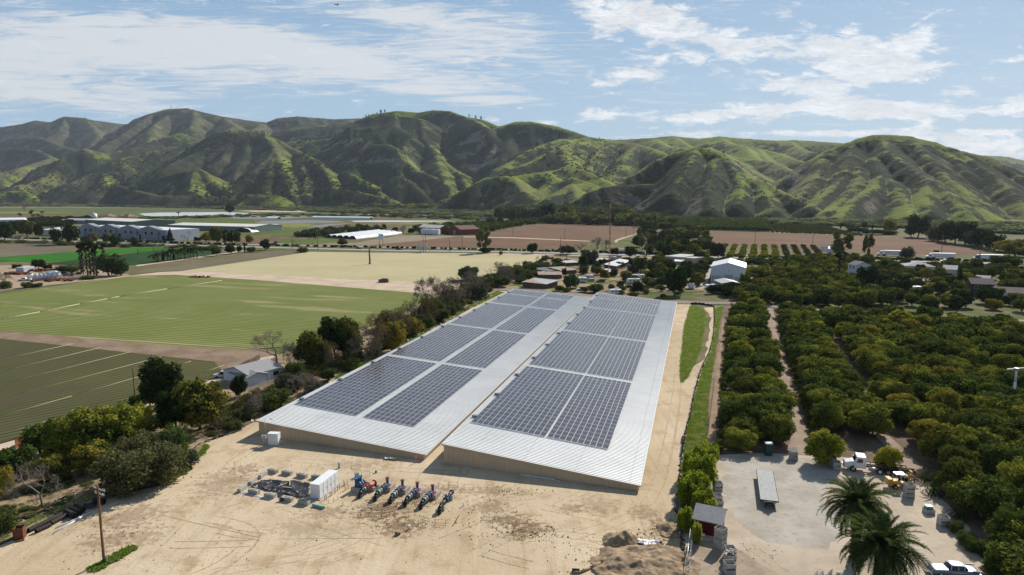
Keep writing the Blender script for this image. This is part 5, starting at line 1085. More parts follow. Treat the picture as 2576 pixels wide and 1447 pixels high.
# wooden harvest bins
def bin_mesh(w=1.2, d=1.2, h=.68, fill=False):
    mb = MB(); th = .04
    for s in (-1, 1): 
        for k in range(3): z = .12 + (h - .12) * (k + .5) / 3; mb.box((0, s * (d / 2 - th / 2), z), (w, th, (h - .12) / 3 - .02)); mb.box((s * (w / 2 - th / 2), 0, z), (th, d - 2 * th - .005, (h - .12) / 3 - .02))
        mb.box((s * (w / 2 - .05), 0, .05), (.1, d - .02, .1))
    mb.box((0, 0, .05), (.1, d - .02, .1)); mb.box((0, 0, .13), (w - 2 * th - .01, d - 2 * th - .01, .03))
    for sx in (-1, 1):
        for sy in (-1, 1): mb.box((sx * (w / 2 - .08), sy * (d / 2 - .08), h / 2 + .06), (.07, .07, h - .13))
    return mb.mesh('harvest_bin', WOODG)
BIN = bin_mesh()
def bins(p, rz, n, label, jit=.03, top=None, grp='grey harvest bins'):
    for k in range(n):
        pos = ('bottom', 'second', 'third', 'fourth')[k] if n > 1 else 'single'
        if n == 2: pos = ('lower', 'upper')[k]
        elif k == n - 1 and n > 2: pos = 'top'
        tag(mobj('harvest_bin', BIN, None, (p.x + random.gauss(0, jit), p.y + random.gauss(0, jit), k * .70 + .01), rz + random.gauss(0, .03)), f'{pos} grey wooden bin {label}', 'bin', grp)
bins(C5(605, 1160), .72, 4, 'in the stack of four beside the red shed')
p = C5(615, 1140); q = MB(); q.ball((0, 0, 0), .45, sz=.35); tag(q.build('leaf_litter', plain('dry_leaf_litter', (.14, .11, .075), .95, .05, var=.4, scale=9), None, (C5(605, 1160).x, C5(605, 1160).y, 2.52)), 'dark dry litter filling the top bin of the stack of four', 'litter')
bins(C5(705, 1330), .08, 2, 'holding broken boards, at the bottom edge'); bins(C5(712, 1262), .06, 2, 'just behind the stack with the broken boards'); bins(C5(700, 1425), .05, 2, 'in the nearest stack at the bottom edge')
p = C5(700, 1330); mb = MB()
for i in range(10): mb.box((random.gauss(0, .25), random.gauss(0, .2), .06 * i), (random.uniform(.4, 1), .18, .03), random.random() * 3, random.gauss(0, .3))
tag(mb.build('broken_boards', WOODG, None, (p.x, p.y, 1.35)), 'broken grey boards piled in a bin at the bottom edge', 'boards')
for i, (x, y) in enumerate(((580, 560), (578, 690), (576, 745))): bins(C5(x, y), .02, 2, f'in the {("far", "middle", "near")[i]} stack between the bamboo and the gravel')
bins(C5(1372, 232), -.05, 2, 'under the tilted lid beside the orchard corner'); p = C5(1372, 232); mb = MB(); mb.box((0, 0, .25), (1.2, 1.2, .05), 0, .45); mb.box((.1, .3, .02), (1.1, .6, .05), .2, -.2); tag(mb.build('bin_lid', WOODG, None, (p.x, p.y, 1.5)), 'tilted grey lid resting on bins beside the orchard corner', 'lid')
bins(C5(1820, 335), -.15, 2, 'in the front stack of the pair left of the white truck'); bins(C5(1775, 290), -.15, 2, 'in the rear stack of the pair left of the white truck')
bins(C6(880, 625), -.1, 3, 'in the stack in front of the yellow forklift'); bins(C6(1240, 925), -.12, 2, 'in the stack half hidden by the speckled shrub'); bins(C6(1088, 795), -.1, 1, 'holding the green container')
p = C6(1082, 790); t = thing('green_container', 'pale green lidded container standing in a grey bin', 'container', (p.x, p.y, .2), -.1); mb = MB(); mb.box((0, 0, .42), (.85, .8, .8)); mb.build('body', plain('pale_green_plastic', (.16, .30, .22), .5, .3), t, bevel=.05); mb = MB(); mb.box((0, 0, .86), (.92, .86, .08)); mb.build('lid', plain('paler_green_lid', (.32, .45, .38), .5, .3), t)
mb = MB(); p = C5(405, 1045); mb.box((0, 0, .3), (1.0, .5, .06), 0, .2); mb.box((-.4, 0, .15), (.05, .4, .3)); mb.box((.4, 0, .15), (.05, .4, .3)); tag(mb.build('white_bench', WHITE, None, p, -.1), 'small white bench against the red shed wall', 'bench')
# portable toilet
t = thing('portable_toilet', 'dark green portable toilet with a pale roof at the orchard edge', 'portable toilet', C5(1108, 185), -.12); mb = MB(); mb.box((0, 0, 1.05), (1.15, 1.15, 2.1)); mb.build('body', GREENP, t, bevel=.04)
mb = MB(); mb.prism([(-.62, 2.1), (-.45, 2.28), (0, 2.36), (.45, 2.28), (.62, 2.1)], -.62, .62); mb.build('roof', plain('pale_translucent_roof', (.5, .55, .55), .4, .4), t); mb = MB(); mb.box((0, -.59, 1.0), (.75, .04, 1.8)); mb.build('door', plain('green_door', (.018, .075, .055), .45, .4), t)
# flat trailer
a = C5(1072, 345, 1.1); b = C5(1124, 660, 1.1); ang = hd(b, a); L = (a - b).length; t = thing('flatbed_trailer', 'long empty flatbed trailer with a wooden deck parked on the gravel', 'trailer', (b.x, b.y, 0), ang)
deck = material('bleached_deck_boards', lambda tt, p, bs, g: tt.mix(tt.ramp(tt.noise(tt.mapping(p, (3, 3, 1), rot=0), 1.5, 5, .7), .35, .65), (.30, .30, .30), (.44, .44, .44)), .8, .2)
mb = MB(); n = 14
for i in range(n): mb.box((L / 2, -1.22 + 2.44 * (i + .5) / n, 1.06), (L, 2.44 / n - .015, .07))
mb.build('deck', deck, t); mb = MB()
for s in (-1, 1): mb.box((L / 2, s * 1.25, 1.03), (L, .06, .16)); mb.box((L / 2, s * .5, .86), (L, .14, .24))
mb.box((.03, 0, .98), (.08, 2.5, .2)); mb.build('frame', DARK, t)
mb = MB(); mb._add([(0, -1.2, 1.0), (0, 1.2, 1.0), (-.8, .35, .95), (-.8, -.35, .95)], [(0, 1, 2, 3)]); mb.cyl((-.1, -.9, .95), (-1.6, 0, .75), .08); mb.cyl((-.1, .9, .95), (-1.6, 0, .75), .08); mb.box((-.55, 0, 1.0), (.5, .9, .3)); mb.box((-1.7, 0, .7), (.35, .2, .15)); mb.build('drawbar', DARK, t)
for s in (-1, 1): mb = MB(); mb.box((-.35, s * .55, .5), (.12, .12, 1.0)); mb.build('landing_leg', DARK, t)
for x in (L * .78, L * .88):
    for s in (-1, 1): mb = MB(); mb.cyl((x, s * .75, .48), (x, s * 1.15, .48), .48, n=18); w = mb.build('wheel', DARK, t); mb = MB(); mb.cyl((x, s * 1.12, .48), (x, s * 1.17, .48), .26, n=12); mb.build('rim', STEEL, w)
def wheel(t, x, y, r, w=.28, s=1, rimc=None):
    mb = MB(); mb.cyl((x, y - w / 2, r), (x, y + w / 2, r), r, n=18); o = mb.build('wheel', DARK, t); mb = MB(); mb.cyl((x, y + s * w * .48, r), (x, y + s * (w * .48 + .03), r), r * .55, n=14); mb.build('rim', rimc or STEEL, o)
# white truck with bare chassis
a = C6(300, 362); b = C6(760, 412); ang = hd(a, b); L = (b - a).length; t = thing('truck', 'white conventional cab truck with a bare tilting chassis by the orchard', 'truck', (a.x, a.y, 0), ang); yo = 1.0
mb = MB(); mb.prism([(0, 0), (0, 1), (1, 1), (1, 0)], 0, .01); mb = MB()
prof = [(-1.35, .55), (-1.4, 1.15), (-1.3, 1.45), (-.2, 1.75), (.0, 1.75), (.0, .7), (-.3, .55)]
def yprism(mb, prof, y0, y1, taper=0):
    n = len(prof); V = [(x, y0, z) for x, z in prof] + [(x, y1, z) for x, z in prof]; return mb._add(V, [tuple(range(n)), tuple(range(n, 2 * n))[::-1]] + [(i, n + i, n + (i + 1) % n, (i + 1) % n) for i in range(n)])
yprism(mb, prof, yo - .85, yo + .85); mb.build('hood', WHITE, t, bevel=.08)
mb = MB(); yprism(mb, [(0, .7), (0, 1.7), (.35, 2.55), (.45, 2.62), (1.75, 2.62), (1.8, .7)], yo - 1.05, yo + 1.05); cb = mb.build('cab', WHITE, t, bevel=.05)
mb = MB(); mb._add([(.02, yo - .85, 1.8), (.02, yo + .85, 1.8), (.31, yo + .8, 2.45), (.31, yo - .8, 2.45)], [(0, 1, 2, 3)]); mb.build('windscreen', GLASS, t)
for s in (-1, 1): mb = MB(); mb._add([(.35, yo + s * 1.07, 1.65), (1.25, yo + s * 1.07, 1.65), (1.25, yo + s * 1.07, 2.3), (.55, yo + s * 1.07, 2.3)], [(0, 1, 2, 3)]); mb.build('side_window', GLASS, t); mb = MB(); mb.box((.2, yo + s * 1.3, 1.8), (.08, .2, .4)); mb.build('mirror', STEEL, t); mb = MB(); mb.box((-1.38, yo + s * .65, 1.0), (.06, .22, .18)); mb.build('headlight', plain('headlight_glass', (.6, .6, .55), .2, .6), t)
mb = MB(); mb.box((-1.48, yo, .65), (.15, 2.2, .3)); mb.build('bumper', plain('chrome', (.6, .6, .6), .2, .6, .9), t); mb = MB()
for s in (-1, 1): mb.box(((L + 2.6) / 2 + .6, yo + s * .45, .95), (L + 1.6, .12, .25)); mb.box((L * .62 + 1, yo + s * .75, 1.3), (L * .95, .1, .12))
for i in range(9): mb.box((1.9 + i * (L + .4) / 9, yo, 1.22), (.12, 1.6, .1))
mb.build('chassis', plain('grimy_chassis', (.07, .05, .04), .8, .2, var=.4, scale=3), t)
mb = MB(); mb.cyl((2.2, yo - .75, .7), (3.6, yo - .75, .7), .3, n=12); mb.build('fuel_tank', STEEL, t)
for s in (-1, 1):
    wheel(t, -.1, yo + s * .9, .5, s=s); wheel(t, L * .6, yo + s * .9, .5, .5, s, WHITE); wheel(t, L * .79, yo + s * .9, .5, .5, s); wheel(t, L * .98, yo + s * .9, .5, .5, s, WHITE)
a2 = C6(880, 330, 1.0); b2 = C6(1005, 455, .4); t = thing('steel_frame', 'rusty steel lattice frame lying behind the white truck', 'frame', (a2.x, a2.y, 0), hd(a2, b2)); L2 = (Vector((b2.x, b2.y)) - Vector((a2.x, a2.y))).length; mb = MB()
for s in (-1, 1): mb.box((L2 / 2, s * .8, .65), (L2, .12, .2), 0); mb.box((L2 * .1, s * .8, .3), (.12, .12, .6)); mb.box((L2 * .9, s * .8, .3), (.12, .12, .6))
for i in range(7): mb.box((L2 * i / 6, 0, .7), (.1, 1.6, .12), 0)
for i in range(6): mb.cyl((L2 * i / 6, -.8, .7), (L2 * (i + 1) / 6, .8, .7), .04)
mb.build('lattice', plain('grimy_rust', (.12, .07, .05), .9, .1, var=.4, scale=3), t)
# yellow forklift
a = C6(735, 545); b = C6(880, 550); t = thing('forklift', 'old yellow rough-terrain forklift with a raised mast', 'forklift', (a.x, a.y, 0), hd(a, b)); Lf = (b - a).length
mb = MB(); mb.box((-.1, .6, 1.0), (Lf * .9, 1.1, .6)); mb.box((-.75, .6, 1.1), (.7, 1.4, 1.0)); mb.box((Lf * .55, .6, .8), (Lf * .5, 1.0, .35)); mb.build('body', YEL, t, bevel=.04)
mb = MB(); mb.box((Lf * .5, .6, 1.35), (.5, .5, .15)); mb.box((Lf * .38, .6, 1.6), (.12, .5, .5)); mb.build('seat', DARK, t); mb = MB(); mb.cyl((Lf * .72, .6, 1.1), (Lf * .64, .6, 1.7), .03); mb.cyl((Lf * .6, .6, 1.7), (Lf * .68, .6, 1.74), .2, n=12); mb.build('steering_wheel', DARK, t)
mb = MB()
for s in (-1, 1): mb.box((Lf + .35, .6 + s * .42, 1.5), (.14, .14, 2.6)); mb.box((Lf + .45, .6 + s * .28, 1.4), (.10, .10, 2.3))
for z in (.5, 1.4, 2.2, 2.75): mb.box((Lf + .38, .6, z), (.12, .9, .14))
mb.build('mast', YEL, t); mb = MB()
for s in (-1, 1): mb.box((Lf + 1.0, .6 + s * .35, .15), (1.1, .12, .06))
mb.build('fork', DARK, t); mb = MB(); mb.box((Lf * .35, .6, 2.35), (1.3, 1.1, .06)); [mb.cyl((Lf * .35 + sx * .6, .6 + sy * .5, 1.2), (Lf * .35 + sx * .6, .6 + sy * .5, 2.35), .035) for sx in (-1, 1) for sy in (-1, 1)]; mb.build('canopy_guard', STEEL, t)
for s in (-1, 1): wheel(t, 0, .6 + s * .7, .4, .3, s, YEL); wheel(t, Lf, .6 + s * .85, .68, .42, s, YEL)
# vintage car
def smooth_body(name, secs, mat, parent, sub=1):
    """loft closed cross-sections: each (x, [(y,z)...]) half outline mirrored"""
    V, n = [], None
    for x, half in secs:
        ring = [(x, y, z) for y, z in half] + [(x, -y, z) for y, z in reversed(half)]; n = len(ring); V += ring
    Fs = [(i * n + j, i * n + (j + 1) % n, (i + 1) * n + (j + 1) % n, (i + 1) * n + j) for i in range(len(secs) - 1) for j in range(n)] + [tuple(range(n))[::-1], tuple((len(secs) - 1) * n + j for j in range(n))]
    me = bpy.data.meshes.new(name); me.from_pydata(V, [], Fs); me.materials.append(mat); me.polygons.foreach_set('use_smooth', [True] * len(Fs)); o = mobj(name, me, parent)
    if sub: s = o.modifiers.new('s', 'SUBSURF'); s.levels = s.render_levels = sub
    return o
a = C6(1215, 1475); b = C6(1500, 1492); t = thing('vintage_car', 'vintage sedan in faded blue grey with a white roof at the bottom corner', 'car', (a.x, a.y, 0), hd(a, b)); CARB = plain('faded_blue_grey_paint', (.16, .19, .25), .3, .6, .2, var=.12); CARW = plain('ivory_roof_paint', (.72, .73, .76), .25, .6, var=.04); yo = .85
def sh(x, w, z0, z1, zs): return (x, [(0, z0), (w * .7, z0), (w, z0 + .15), (w, zs), (w * .93, z1 - .05), (w * .6, z1), (0, z1)])
bd = smooth_body('body', [sh(-.85, .72, .35, .78, .6), sh(-.8, .88, .28, .92, .8), sh(-.3, .93, .26, 1.0, .88), sh(.5, .93, .25, 1.03, .9), sh(1.2, .94, .25, 1.03, .92), sh(2.6, .94, .25, 1.03, .92), sh(3.4, .93, .27, 1.02, .95), sh(4.1, .88, .3, .98, .92), sh(4.45, .8, .35, .9, .8)], CARB, t, 2); bd.location = (0, yo, 0)
def cb_(x, w, z1): return (x, [(0, .95), (w, .95), (w * .96, .95 + (z1 - .95) * .5), (w * .78, z1 - .04), (w * .5, z1), (0, z1)])
g = smooth_body('windows', [cb_(.75, .80, 1.0), cb_(1.25, .80, 1.44), cb_(1.9, .80, 1.50), cb_(2.6, .80, 1.48), cb_(3.3, .78, 1.0)], GLASS, t, 2); g.location = (0, yo, .0)
g = smooth_body('roof', [(1.15, [(0, 1.42), (.66, 1.38), (.66, 1.44), (.4, 1.49), (0, 1.5)]), (1.6, [(0, 1.46), (.70, 1.42), (.70, 1.49), (.4, 1.55), (0, 1.56)]), (2.4, [(0, 1.46), (.70, 1.42), (.70, 1.49), (.4, 1.55), (0, 1.56)]), (2.95, [(0, 1.36), (.66, 1.32), (.66, 1.38), (.4, 1.43), (0, 1.44)])], CARW, t, 2); g.location = (0, yo, .02)
for s in (-1, 1):
    mb = MB()
    for x in (1.22, 1.95, 2.65): mb.cyl((x - (.12 if x < 1.5 else 0), yo + s * .81, 1.0), (x, yo + s * .66, 1.45), .035)
    mb.build('pillar', CARW, t); mb = MB(); mb.box((1.9, yo + s * .95, .78), (3.6, .02, .05)); mb.build('chrome_strip', MATS['chrome'], t); mb = MB(); mb.cyl((-.86, yo + s * .62, .72), (-.78, yo + s * .62, .72), .12, n=12); mb.build('headlight', MATS['headlight_glass'], t)
    wheel(t, 0, yo + s * .80, .34, .22, s, CARW); wheel(t, 3.05, yo + s * .80, .34, .22, s, CARW); mb = MB(); mb.box((4.0, yo + s * .82, 1.02), (1.0, .07, .12)); mb.build('tail_fin', CARB, t, bevel=.03)
for x in (-.95, 4.52): mb = MB(); mb.box((x, yo, .45), (.12, 1.8, .2)); mb.build('bumper', MATS['chrome'], t, bevel=.04)
# date palms
def date_palm(label, base, h, R_, nf, seed, name='date_palm', droop=1.0):
    rng = np.random.default_rng(seed); t = thing(name, label, 'palm', base); mb = MB(); mb.tube([(0, 0, 0), (.05, 0, h * .5), (0, 0, h)], .48 if R_ > 3 else .12, 12, r1=.62 if R_ > 3 else .15)
    if R_ > 3:
        for i in range(90): z = h * (i + 1) / 92; a = i * 2.4; mb.box((math.cos(a) * .56, math.sin(a) * .56, z), (.16, .28, .2), a, 0)
    mb.build('trunk', PALMT, t); V = []
    for i in range(nf):
        f = i / nf; a = i * 2.39996 + rng.normal() * .1; el = math.radians(82 - 112 * f ** .85 + rng.normal() * 5); L = R_ * (1.02 + .1 * rng.normal()) * (.62 + .38 * min(1, f * 4 + .3)); ca, sa = math.cos(a), math.sin(a)
        P = Vector((ca * .2, sa * .2, h + .15)); ns = 13; sp = [P]; e = el; tilt = rng.normal() * .25
        for k in range(ns): P = P + Vector((ca * math.cos(e), sa * math.cos(e), math.sin(e))) * (L / ns); sp.append(P); e -= (.10 + .05 * math.cos(el)) * droop * (k / ns + .35) * 1.5
        side0 = Vector((-sa, ca, 0))
        for k in range(ns):
            p, q = sp[k], sp[k + 1]; d = (q - p).normalized(); up = side0.cross(d).normalized() * -1; up = up if up.z > 0 else -up
            ll = L * .125 * math.sin(math.pi * min(.97, (k + 1.5) / (ns + 1.2))) ** .6
            for s in (-1, 1):
                for m in (0, .33, .66):
                    c = p.lerp(q, m); tip = c + (side0 * s * .75 + d * .62 + up * (.30 + rng.normal() * .08) + Vector((0, 0, -.22)) + side0 * tilt * .2).normalized() * ll * (1 + .15 * rng.normal()); wv = d * .055 * (R_ / 4.3)
                    V += [tuple(c - wv), tuple(tip - wv * .3), tuple(tip + wv * .3), tuple(c + wv)]
            rr = up * .0 + side0 * .035; V += [tuple(p - rr), tuple(p + rr), tuple(q + rr * .8), tuple(q - rr * .8)]
    mobj('crown', np_mesh('crown', V, np.arange(len(V)).reshape(-1, 4), [L_PLM]), t); return t
date_palm('large date palm with a full round crown, farther of two in the truck yard', W(2149, 1406), 7.2, 4.4, 150, 3, droop=.7); date_palm('large date palm with a full round crown, nearer of two at the bottom edge', W(2206, 1530), 7.2, 4.6, 150, 8, droop=.7)
for i, (x, y, r, l) in enumerate(((1060, 460, 1.8, 'young palm beside the rusty lattice frame'), (1140, 600, 2.2, 'young palm between the forklift and the orchard'), (1400, 860, 1.7, 'young palm by the half hidden bin stack'), (1700, 1230, 1.9, 'young palm in the speckled shrubs'))): date_palm(l, C6(x, y), .6, r, 34, 20 + i, 'young_palm')

# clods and stones strewn over the lot
rng = np.random.default_rng(77); V, Q = [], []
for (cx, cy, sx, sy, n_) in ((960,1285,40,14,240),(1060,1258,50,12,200),(1330,1345,50,14,240),(1280,1240,50,8,120),(1010,1325,40,8,140),(1640,1345,30,12,160),(1600,1400,80,25,320),(600,1200,120,30,200),(300,1330,70,25,160),(1240,1315,80,25,150),(1900,1395,40,12,60),(1000,1380,500,50,140),(450,1420,200,30,70)):
    for _ in range(n_):
        p = W(cx + rng.normal() * sx, cy + rng.normal() * sy); s = abs(rng.normal()) * .032 + .018; b = len(V)
        if p.y < 70: continue
        for dx, dy, dz in ((-1, -1, 0), (1, -1, 0), (1, 1, 0), (-1, 1, 0), (-.5, -.6, 1), (.6, -.5, .8), (.5, .6, 1), (-.6, .5, .9)): V.append((p.x + dx * s * rng.uniform(.7, 1.3), p.y + dy * s * rng.uniform(.7, 1.3), dz * s * 1.1 + .03))
        Q += [(b, b + 1, b + 5, b + 4), (b + 1, b + 2, b + 6, b + 5), (b + 2, b + 3, b + 7, b + 6), (b + 3, b, b + 4, b + 7), (b + 4, b + 5, b + 6, b + 7)]
tag(mobj('dirt_clods', np_mesh('dirt_clods', V, Q, [M_SPOIL])), 'brown clods and stones strewn over the sandy lot', 'clods', kind='stuff')
# ---------------------------------------------------------------- trees and shrubs near the lot
def D2(x, y): return x / 3.534, 1037.7 + y / 3.534
NT_ = 'olive_shrub'
near = [
 ('avocado_tree','yellow-tinged avocado tree behind the olive bush, topmost of the clump by the crop field','avocado',300,1130,120,120),
 ('avocado_tree','broad dark avocado tree between the crop field and the olive bush','avocado',215,1150,125,135),
 ('avocado_tree','yellow-tinged avocado tree left of the broad dark one, near the brown board fence','newgrowth',165,1165,100,100),
 ('avocado_tree','dark avocado tree right of the brown board fence','avocado',110,1150,95,100),
 ('avocado_tree','round green tree at the left frame edge below the board fence','mid',30,1215,95,110),
 ('avocado_tree','low yellow-tinged avocado tree in front of the clump, by the bare tree','golden',235,1190,85,110),
 ('avocado_tree','dark avocado tree beneath the tall dark tree, left of the olive bush','avocado',345,1110,95,110),
 ('avocado_tree','golden green shrub-like tree at the very left edge','golden',-10,1270,110,90),
 ('avocado_tree','small golden avocado tree at the bottom of the clump','golden',130,1215,75,80),
 ('evergreen_tree','tallest dark evergreen tree beside the sprouting field','dark',412,1040,142,120),
 ('evergreen_tree','broad golden green tree just right of the tallest dark evergreen','golden',505,1085,140,135),
 ('evergreen_tree','dark green tree below the tallest evergreen','dark',445,1090,120,100),
 ('evergreen_tree','small dark bush between the dark pole and the tallest evergreen','mid',352,1025,35,50),
 ('bare_tree','pale bare forked tree in front of the avocado clump at the left','bare',109,1278,125,150),
 ('bare_tree','spiky bare grey tree behind the white house','bare',697,917,82,120),
 ('olive_shrub','largest dusty olive bush beside the shiny black silt fence','olive',330,1232,125,165),
 ('olive_shrub','dusty olive bush right of the largest one','olive',405,1215,115,130),
 ('olive_shrub','tall thin grey-brown bush behind the dusty olive bushes','weedshrub',445,1150,100,80),
 ('olive_shrub','grey twiggy bush above the largest olive bush','olive',350,1160,85,110),
 ('olive_shrub','dark green shrub where the silt fence meets the olive bush','greyshrub',470,1175,50,60),
 ('evergreen_tree','dark narrow tree in front of the white house','dark',603,1000,62,42),
 ('avocado_tree','gold and green tree right of the bare grey tree','golden',785,925,98,82),
 ('avocado_tree','big dark green tree in the middle of the bank row','dark',845,905,118,92),
 ('avocado_tree','golden green tree between the big dark tree and the brown bush','golden',878,900,105,70),
 ('brown_bush','large reddish brown bush in the bank row','brownbush',930,905,115,110),
 ('bare_tree','pale bare twiggy tree below the reddish brown bush','bare',915,915,75,85),
 ('avocado_tree','dark olive tree right of the reddish brown bush','golden',985,885,80,75),
 ('mixed_shrub','olive and gold tree further up the bank row','olive',985,830,62,75),
 ('mixed_shrub','golden shrub against the green bank','golden',1030,845,50,70),
 ('brown_bush','brown bush up the bank beyond the golden shrub','brownbush',1055,815,70,90),
 ('mixed_shrub','olive tree between the brown bushes up the bank','weedshrub',1085,800,65,70),
 ('brown_bush','bare brown bush at the end of the pale road','brownbush',1115,775,60,80),
 ('mixed_shrub','green shrub at the foot of the bank row, near the green strip','mid',1110,810,35,50),
 ('brown_bush','dark bare thicket beside the barn far corner','twiggy',1175,750,68,95),
 ('mixed_shrub','bright green round tree above the dark bare thicket','pepper',1178,705,36,60),
 ('mixed_shrub','dark green shrub right of the dark bare thicket','greyshrub',1205,752,45,60),
 ('bare_tree','bare brown tree beyond the far corner of the left barn','twiggy',1250,715,55,80),
 ('mixed_shrub','golden bush beyond the bare brown tree','weedshrub',1290,698,35,60),
 ('mixed_shrub','green shrub right beside the far roof corner of the left barn','mid',1262,722,28,50),
 ('mixed_shrub','dry grey shrub right of the white house','greyshrub',735,985,60,75),
 ('mixed_shrub','gold tipped shrub right of the white house door','weedshrub',745,950,50,50),
 ('mixed_shrub','small green bush at the barn edge, below the gold and green tree','mid',825,960,35,40),
 ('mixed_shrub','dry olive bush on the bank in front of the white house','weedshrub',690,1030,60,90),
 ('mixed_shrub','dark green shrub at the foot of the bank near the left barn corner','greyshrub',620,1055,35,45),
 ('mixed_shrub','brown scrub bush under the dark narrow tree','brownbush',640,1020,45,60),
 ('mixed_shrub','brown scrub bush below the broad golden green tree','brownbush',550,1085,55,70),
 ('mixed_shrub','green weedy shrub beside the low silt fence','weedshrub',590,1082,30,45),
 ('mixed_shrub','dark shrub between the gold and green tree and the bank','greyshrub',790,990,40,55),
 ('mixed_shrub','olive shrub right under the reddish brown bush','weedshrub',880,930,32,55),
 ('brown_bush','leafless brown tree between the bare grey tree and the white bungalow','twiggy',725,930,70,80),
 ('brown_bush','leafless brown bush between the bungalow and the barn','twiggy',760,1000,60,80),
 ('brown_bush','brown leafless thicket above the small green bush at the barn edge','brownbush',835,925,70,80),
 ('bare_tree','grey leafless tree against the pale road end','twiggy',1085,770,75,90),
 ('brown_bush','olive-brown tree halfway up the bank','brownbush',1010,855,75,85),
 ('bare_tree','bare grey bush left of the low silt fence','twiggy',655,1045,55,70),
 ('brown_bush','dark brown bush in the thickest part of the bank row','twiggy',1145,770,75,85),
 ('mixed_shrub','small green bush at the left edge behind the rusty box','weedshrub',20,1335,65,60),
]
for n, l, k, px, py, hp, wp in near: T(n, l, k, px, py, hp, wp)
# bamboo clumps
for l, px, py, hp, wp in (('tallest bamboo clump at the top of the hedge','bamboo',0,0,0),)[:0]: pass
for l, px, py, hp, wp in (('narrow bamboo clump at the very top of the hedge by the orchard fence', 1782, 1168, 70, 62), ('bamboo clump on the dirt lot side of the hedge top', 1740, 1205, 78, 62), ('bamboo clump on the dirt lot side, beside the silt fence', 1728, 1272, 80, 62), ('bamboo clump at the far end of the hedge, beside the green strip', 1768, 1190, 85, 80), ('broad bright bamboo clump, second from the far end of the hedge', 1762, 1225, 95, 92), ('bamboo clump in the middle of the hedge, beside the grey bins', 1750, 1262, 88, 84), ('dark leafy bamboo clump just above the red shed', 1768, 1292, 82, 78), ('bamboo clump left of the red shed roof', 1722, 1338, 72, 50), ('small bamboo clump in front of the red shed wall', 1752, 1368, 62, 34)):
    T('bamboo_clump', l, 'bamboo', px, py, hp, wp)
# ---------------------------------------------------------------- orchard right of the barns
OA = math.radians(18.2); OD = Vector((math.sin(OA), math.cos(OA), 0)); OQ = Vector((math.cos(OA), -math.sin(OA), 0))
def infr(p, m=.06):
    zc = p.y * CT - (p.z - H) * ST_
    return zc > 0 and abs(p.x / zc) < .75 + m
cnt = 0; YARD = [(1780,1128),(2010,1135),(2060,1120),(2150,1105),(2262,1100),(2320,1165),(2350,1205),(2450,1330),(2560,1500),(2700,2400),(1500,2400)]
rows = [(2.6, 118, 276, 'avocado tree in the row nearest the green verge'), (8.3, 114, 276, 'avocado tree in the second row, left of the first orchard track'), (19.0, 120, 276, 'avocado tree in the first row right of the orchard track'), (25.2, 126, 272, 'avocado tree in the second row right of the orchard track')]
for i in range(13): rows.append((34.2 + i * 6.1, 72, 268 if i < 6 else 262, 'avocado tree in row %s of the dense right-hand orchard' % ('one two three four five six seven eight nine ten eleven twelve thirteen'.split()[i])))
for ri, (q, s0, s1, lab) in enumerate(rows):
    s = s0 + (ri % 2) * 2.4
    while s < s1:
        p = OQ * (q + random.gauss(0, .6)) + OD * (s + random.gauss(0, .8)); s += 5.6 if ri < 4 else 6.2
        if not infr(p) or random.random() < .02 or p.y < 70 or in_poly(*PX(p), YARD): continue
        if ri >= 10 and p.y > 170 and random.random() < .45: continue
        far = 0 if p.y < 190 else 1; w = random.uniform(6.0, 8.8) * (.93 if ri < 4 else 1.0); h = random.uniform(4.0, 7.2) * (.9 if ri < 4 else 1.0)
        kind = 'newgrowth' if random.random() < (.05 if ri < 4 else .03) else ('golden' if random.random() < (.04 if ri < 4 else .22) else 'avocado'); l2 = lab if kind == 'avocado' else lab.replace('avocado tree', 'yellow-tipped avocado tree').replace('dark yellow', 'yellow')
        tree('avocado_tree', l2, kind, (p.x, p.y, -.05), h, w, far, group=l2.replace('tree', 'trees', 1), cat='avocado tree'); cnt += 1
print('orchard', cnt)
for l, px, py, hp, wp, k in (('bright yellow-green avocado tree at the near end of the track, above the parked white truck', 2068, 1165, 88, 95, 'newgrowth'), ('small bright yellow-green avocado tree right behind the white truck chassis', 2235, 1180, 62, 62, 'newgrowth'), ('bright yellow avocado tree at the end of the second track', 2195, 1095, 60, 60, 'newgrowth'), ('yellow avocado tree low in the second band, beside the track', 2035, 905, 42, 55, 'newgrowth')): T('avocado_tree', l, k, px, py, hp, wp, cat='avocado tree')
# replanted saplings beside the tracks
for q, s0, s1, lab in ((-1.2, 120, 262, 'avocado sapling in the thin row along the verge fence'), (15.3, 122, 250, 'avocado sapling in the thin row beside the orchard track')):
    s = s0
    while s < s1:
        p = OQ * (q + random.gauss(0, .15)) + OD * s; s += 3.1
        tree('avocado_sapling', lab, 'avocado', (p.x, p.y, 0), random.uniform(1.2, 2.2), random.uniform(1.1, 1.8), 2, group=lab.replace('sapling', 'saplings'), cat='sapling')
for l, x, y, hp, wp in (('speckled grey-green shrub in front of the half hidden bin stack', 1370, 990, 34, 40), ('speckled grey-green shrub in the middle of the shrub row by the yard', 1480, 1120, 40, 46), ('speckled shrub above the vintage car', 1570, 1200, 42, 50), ('speckled shrub at the bottom edge beside the vintage car', 1780, 1440, 50, 62), ('speckled shrub in the corner beyond the vintage car', 1960, 1520, 55, 60)):
    px, py = 2075.5 + x / 4.175, 1100.6 + y / 4.175; T('speckled_shrub', l, 'weedshrub', px, py, hp, wp)
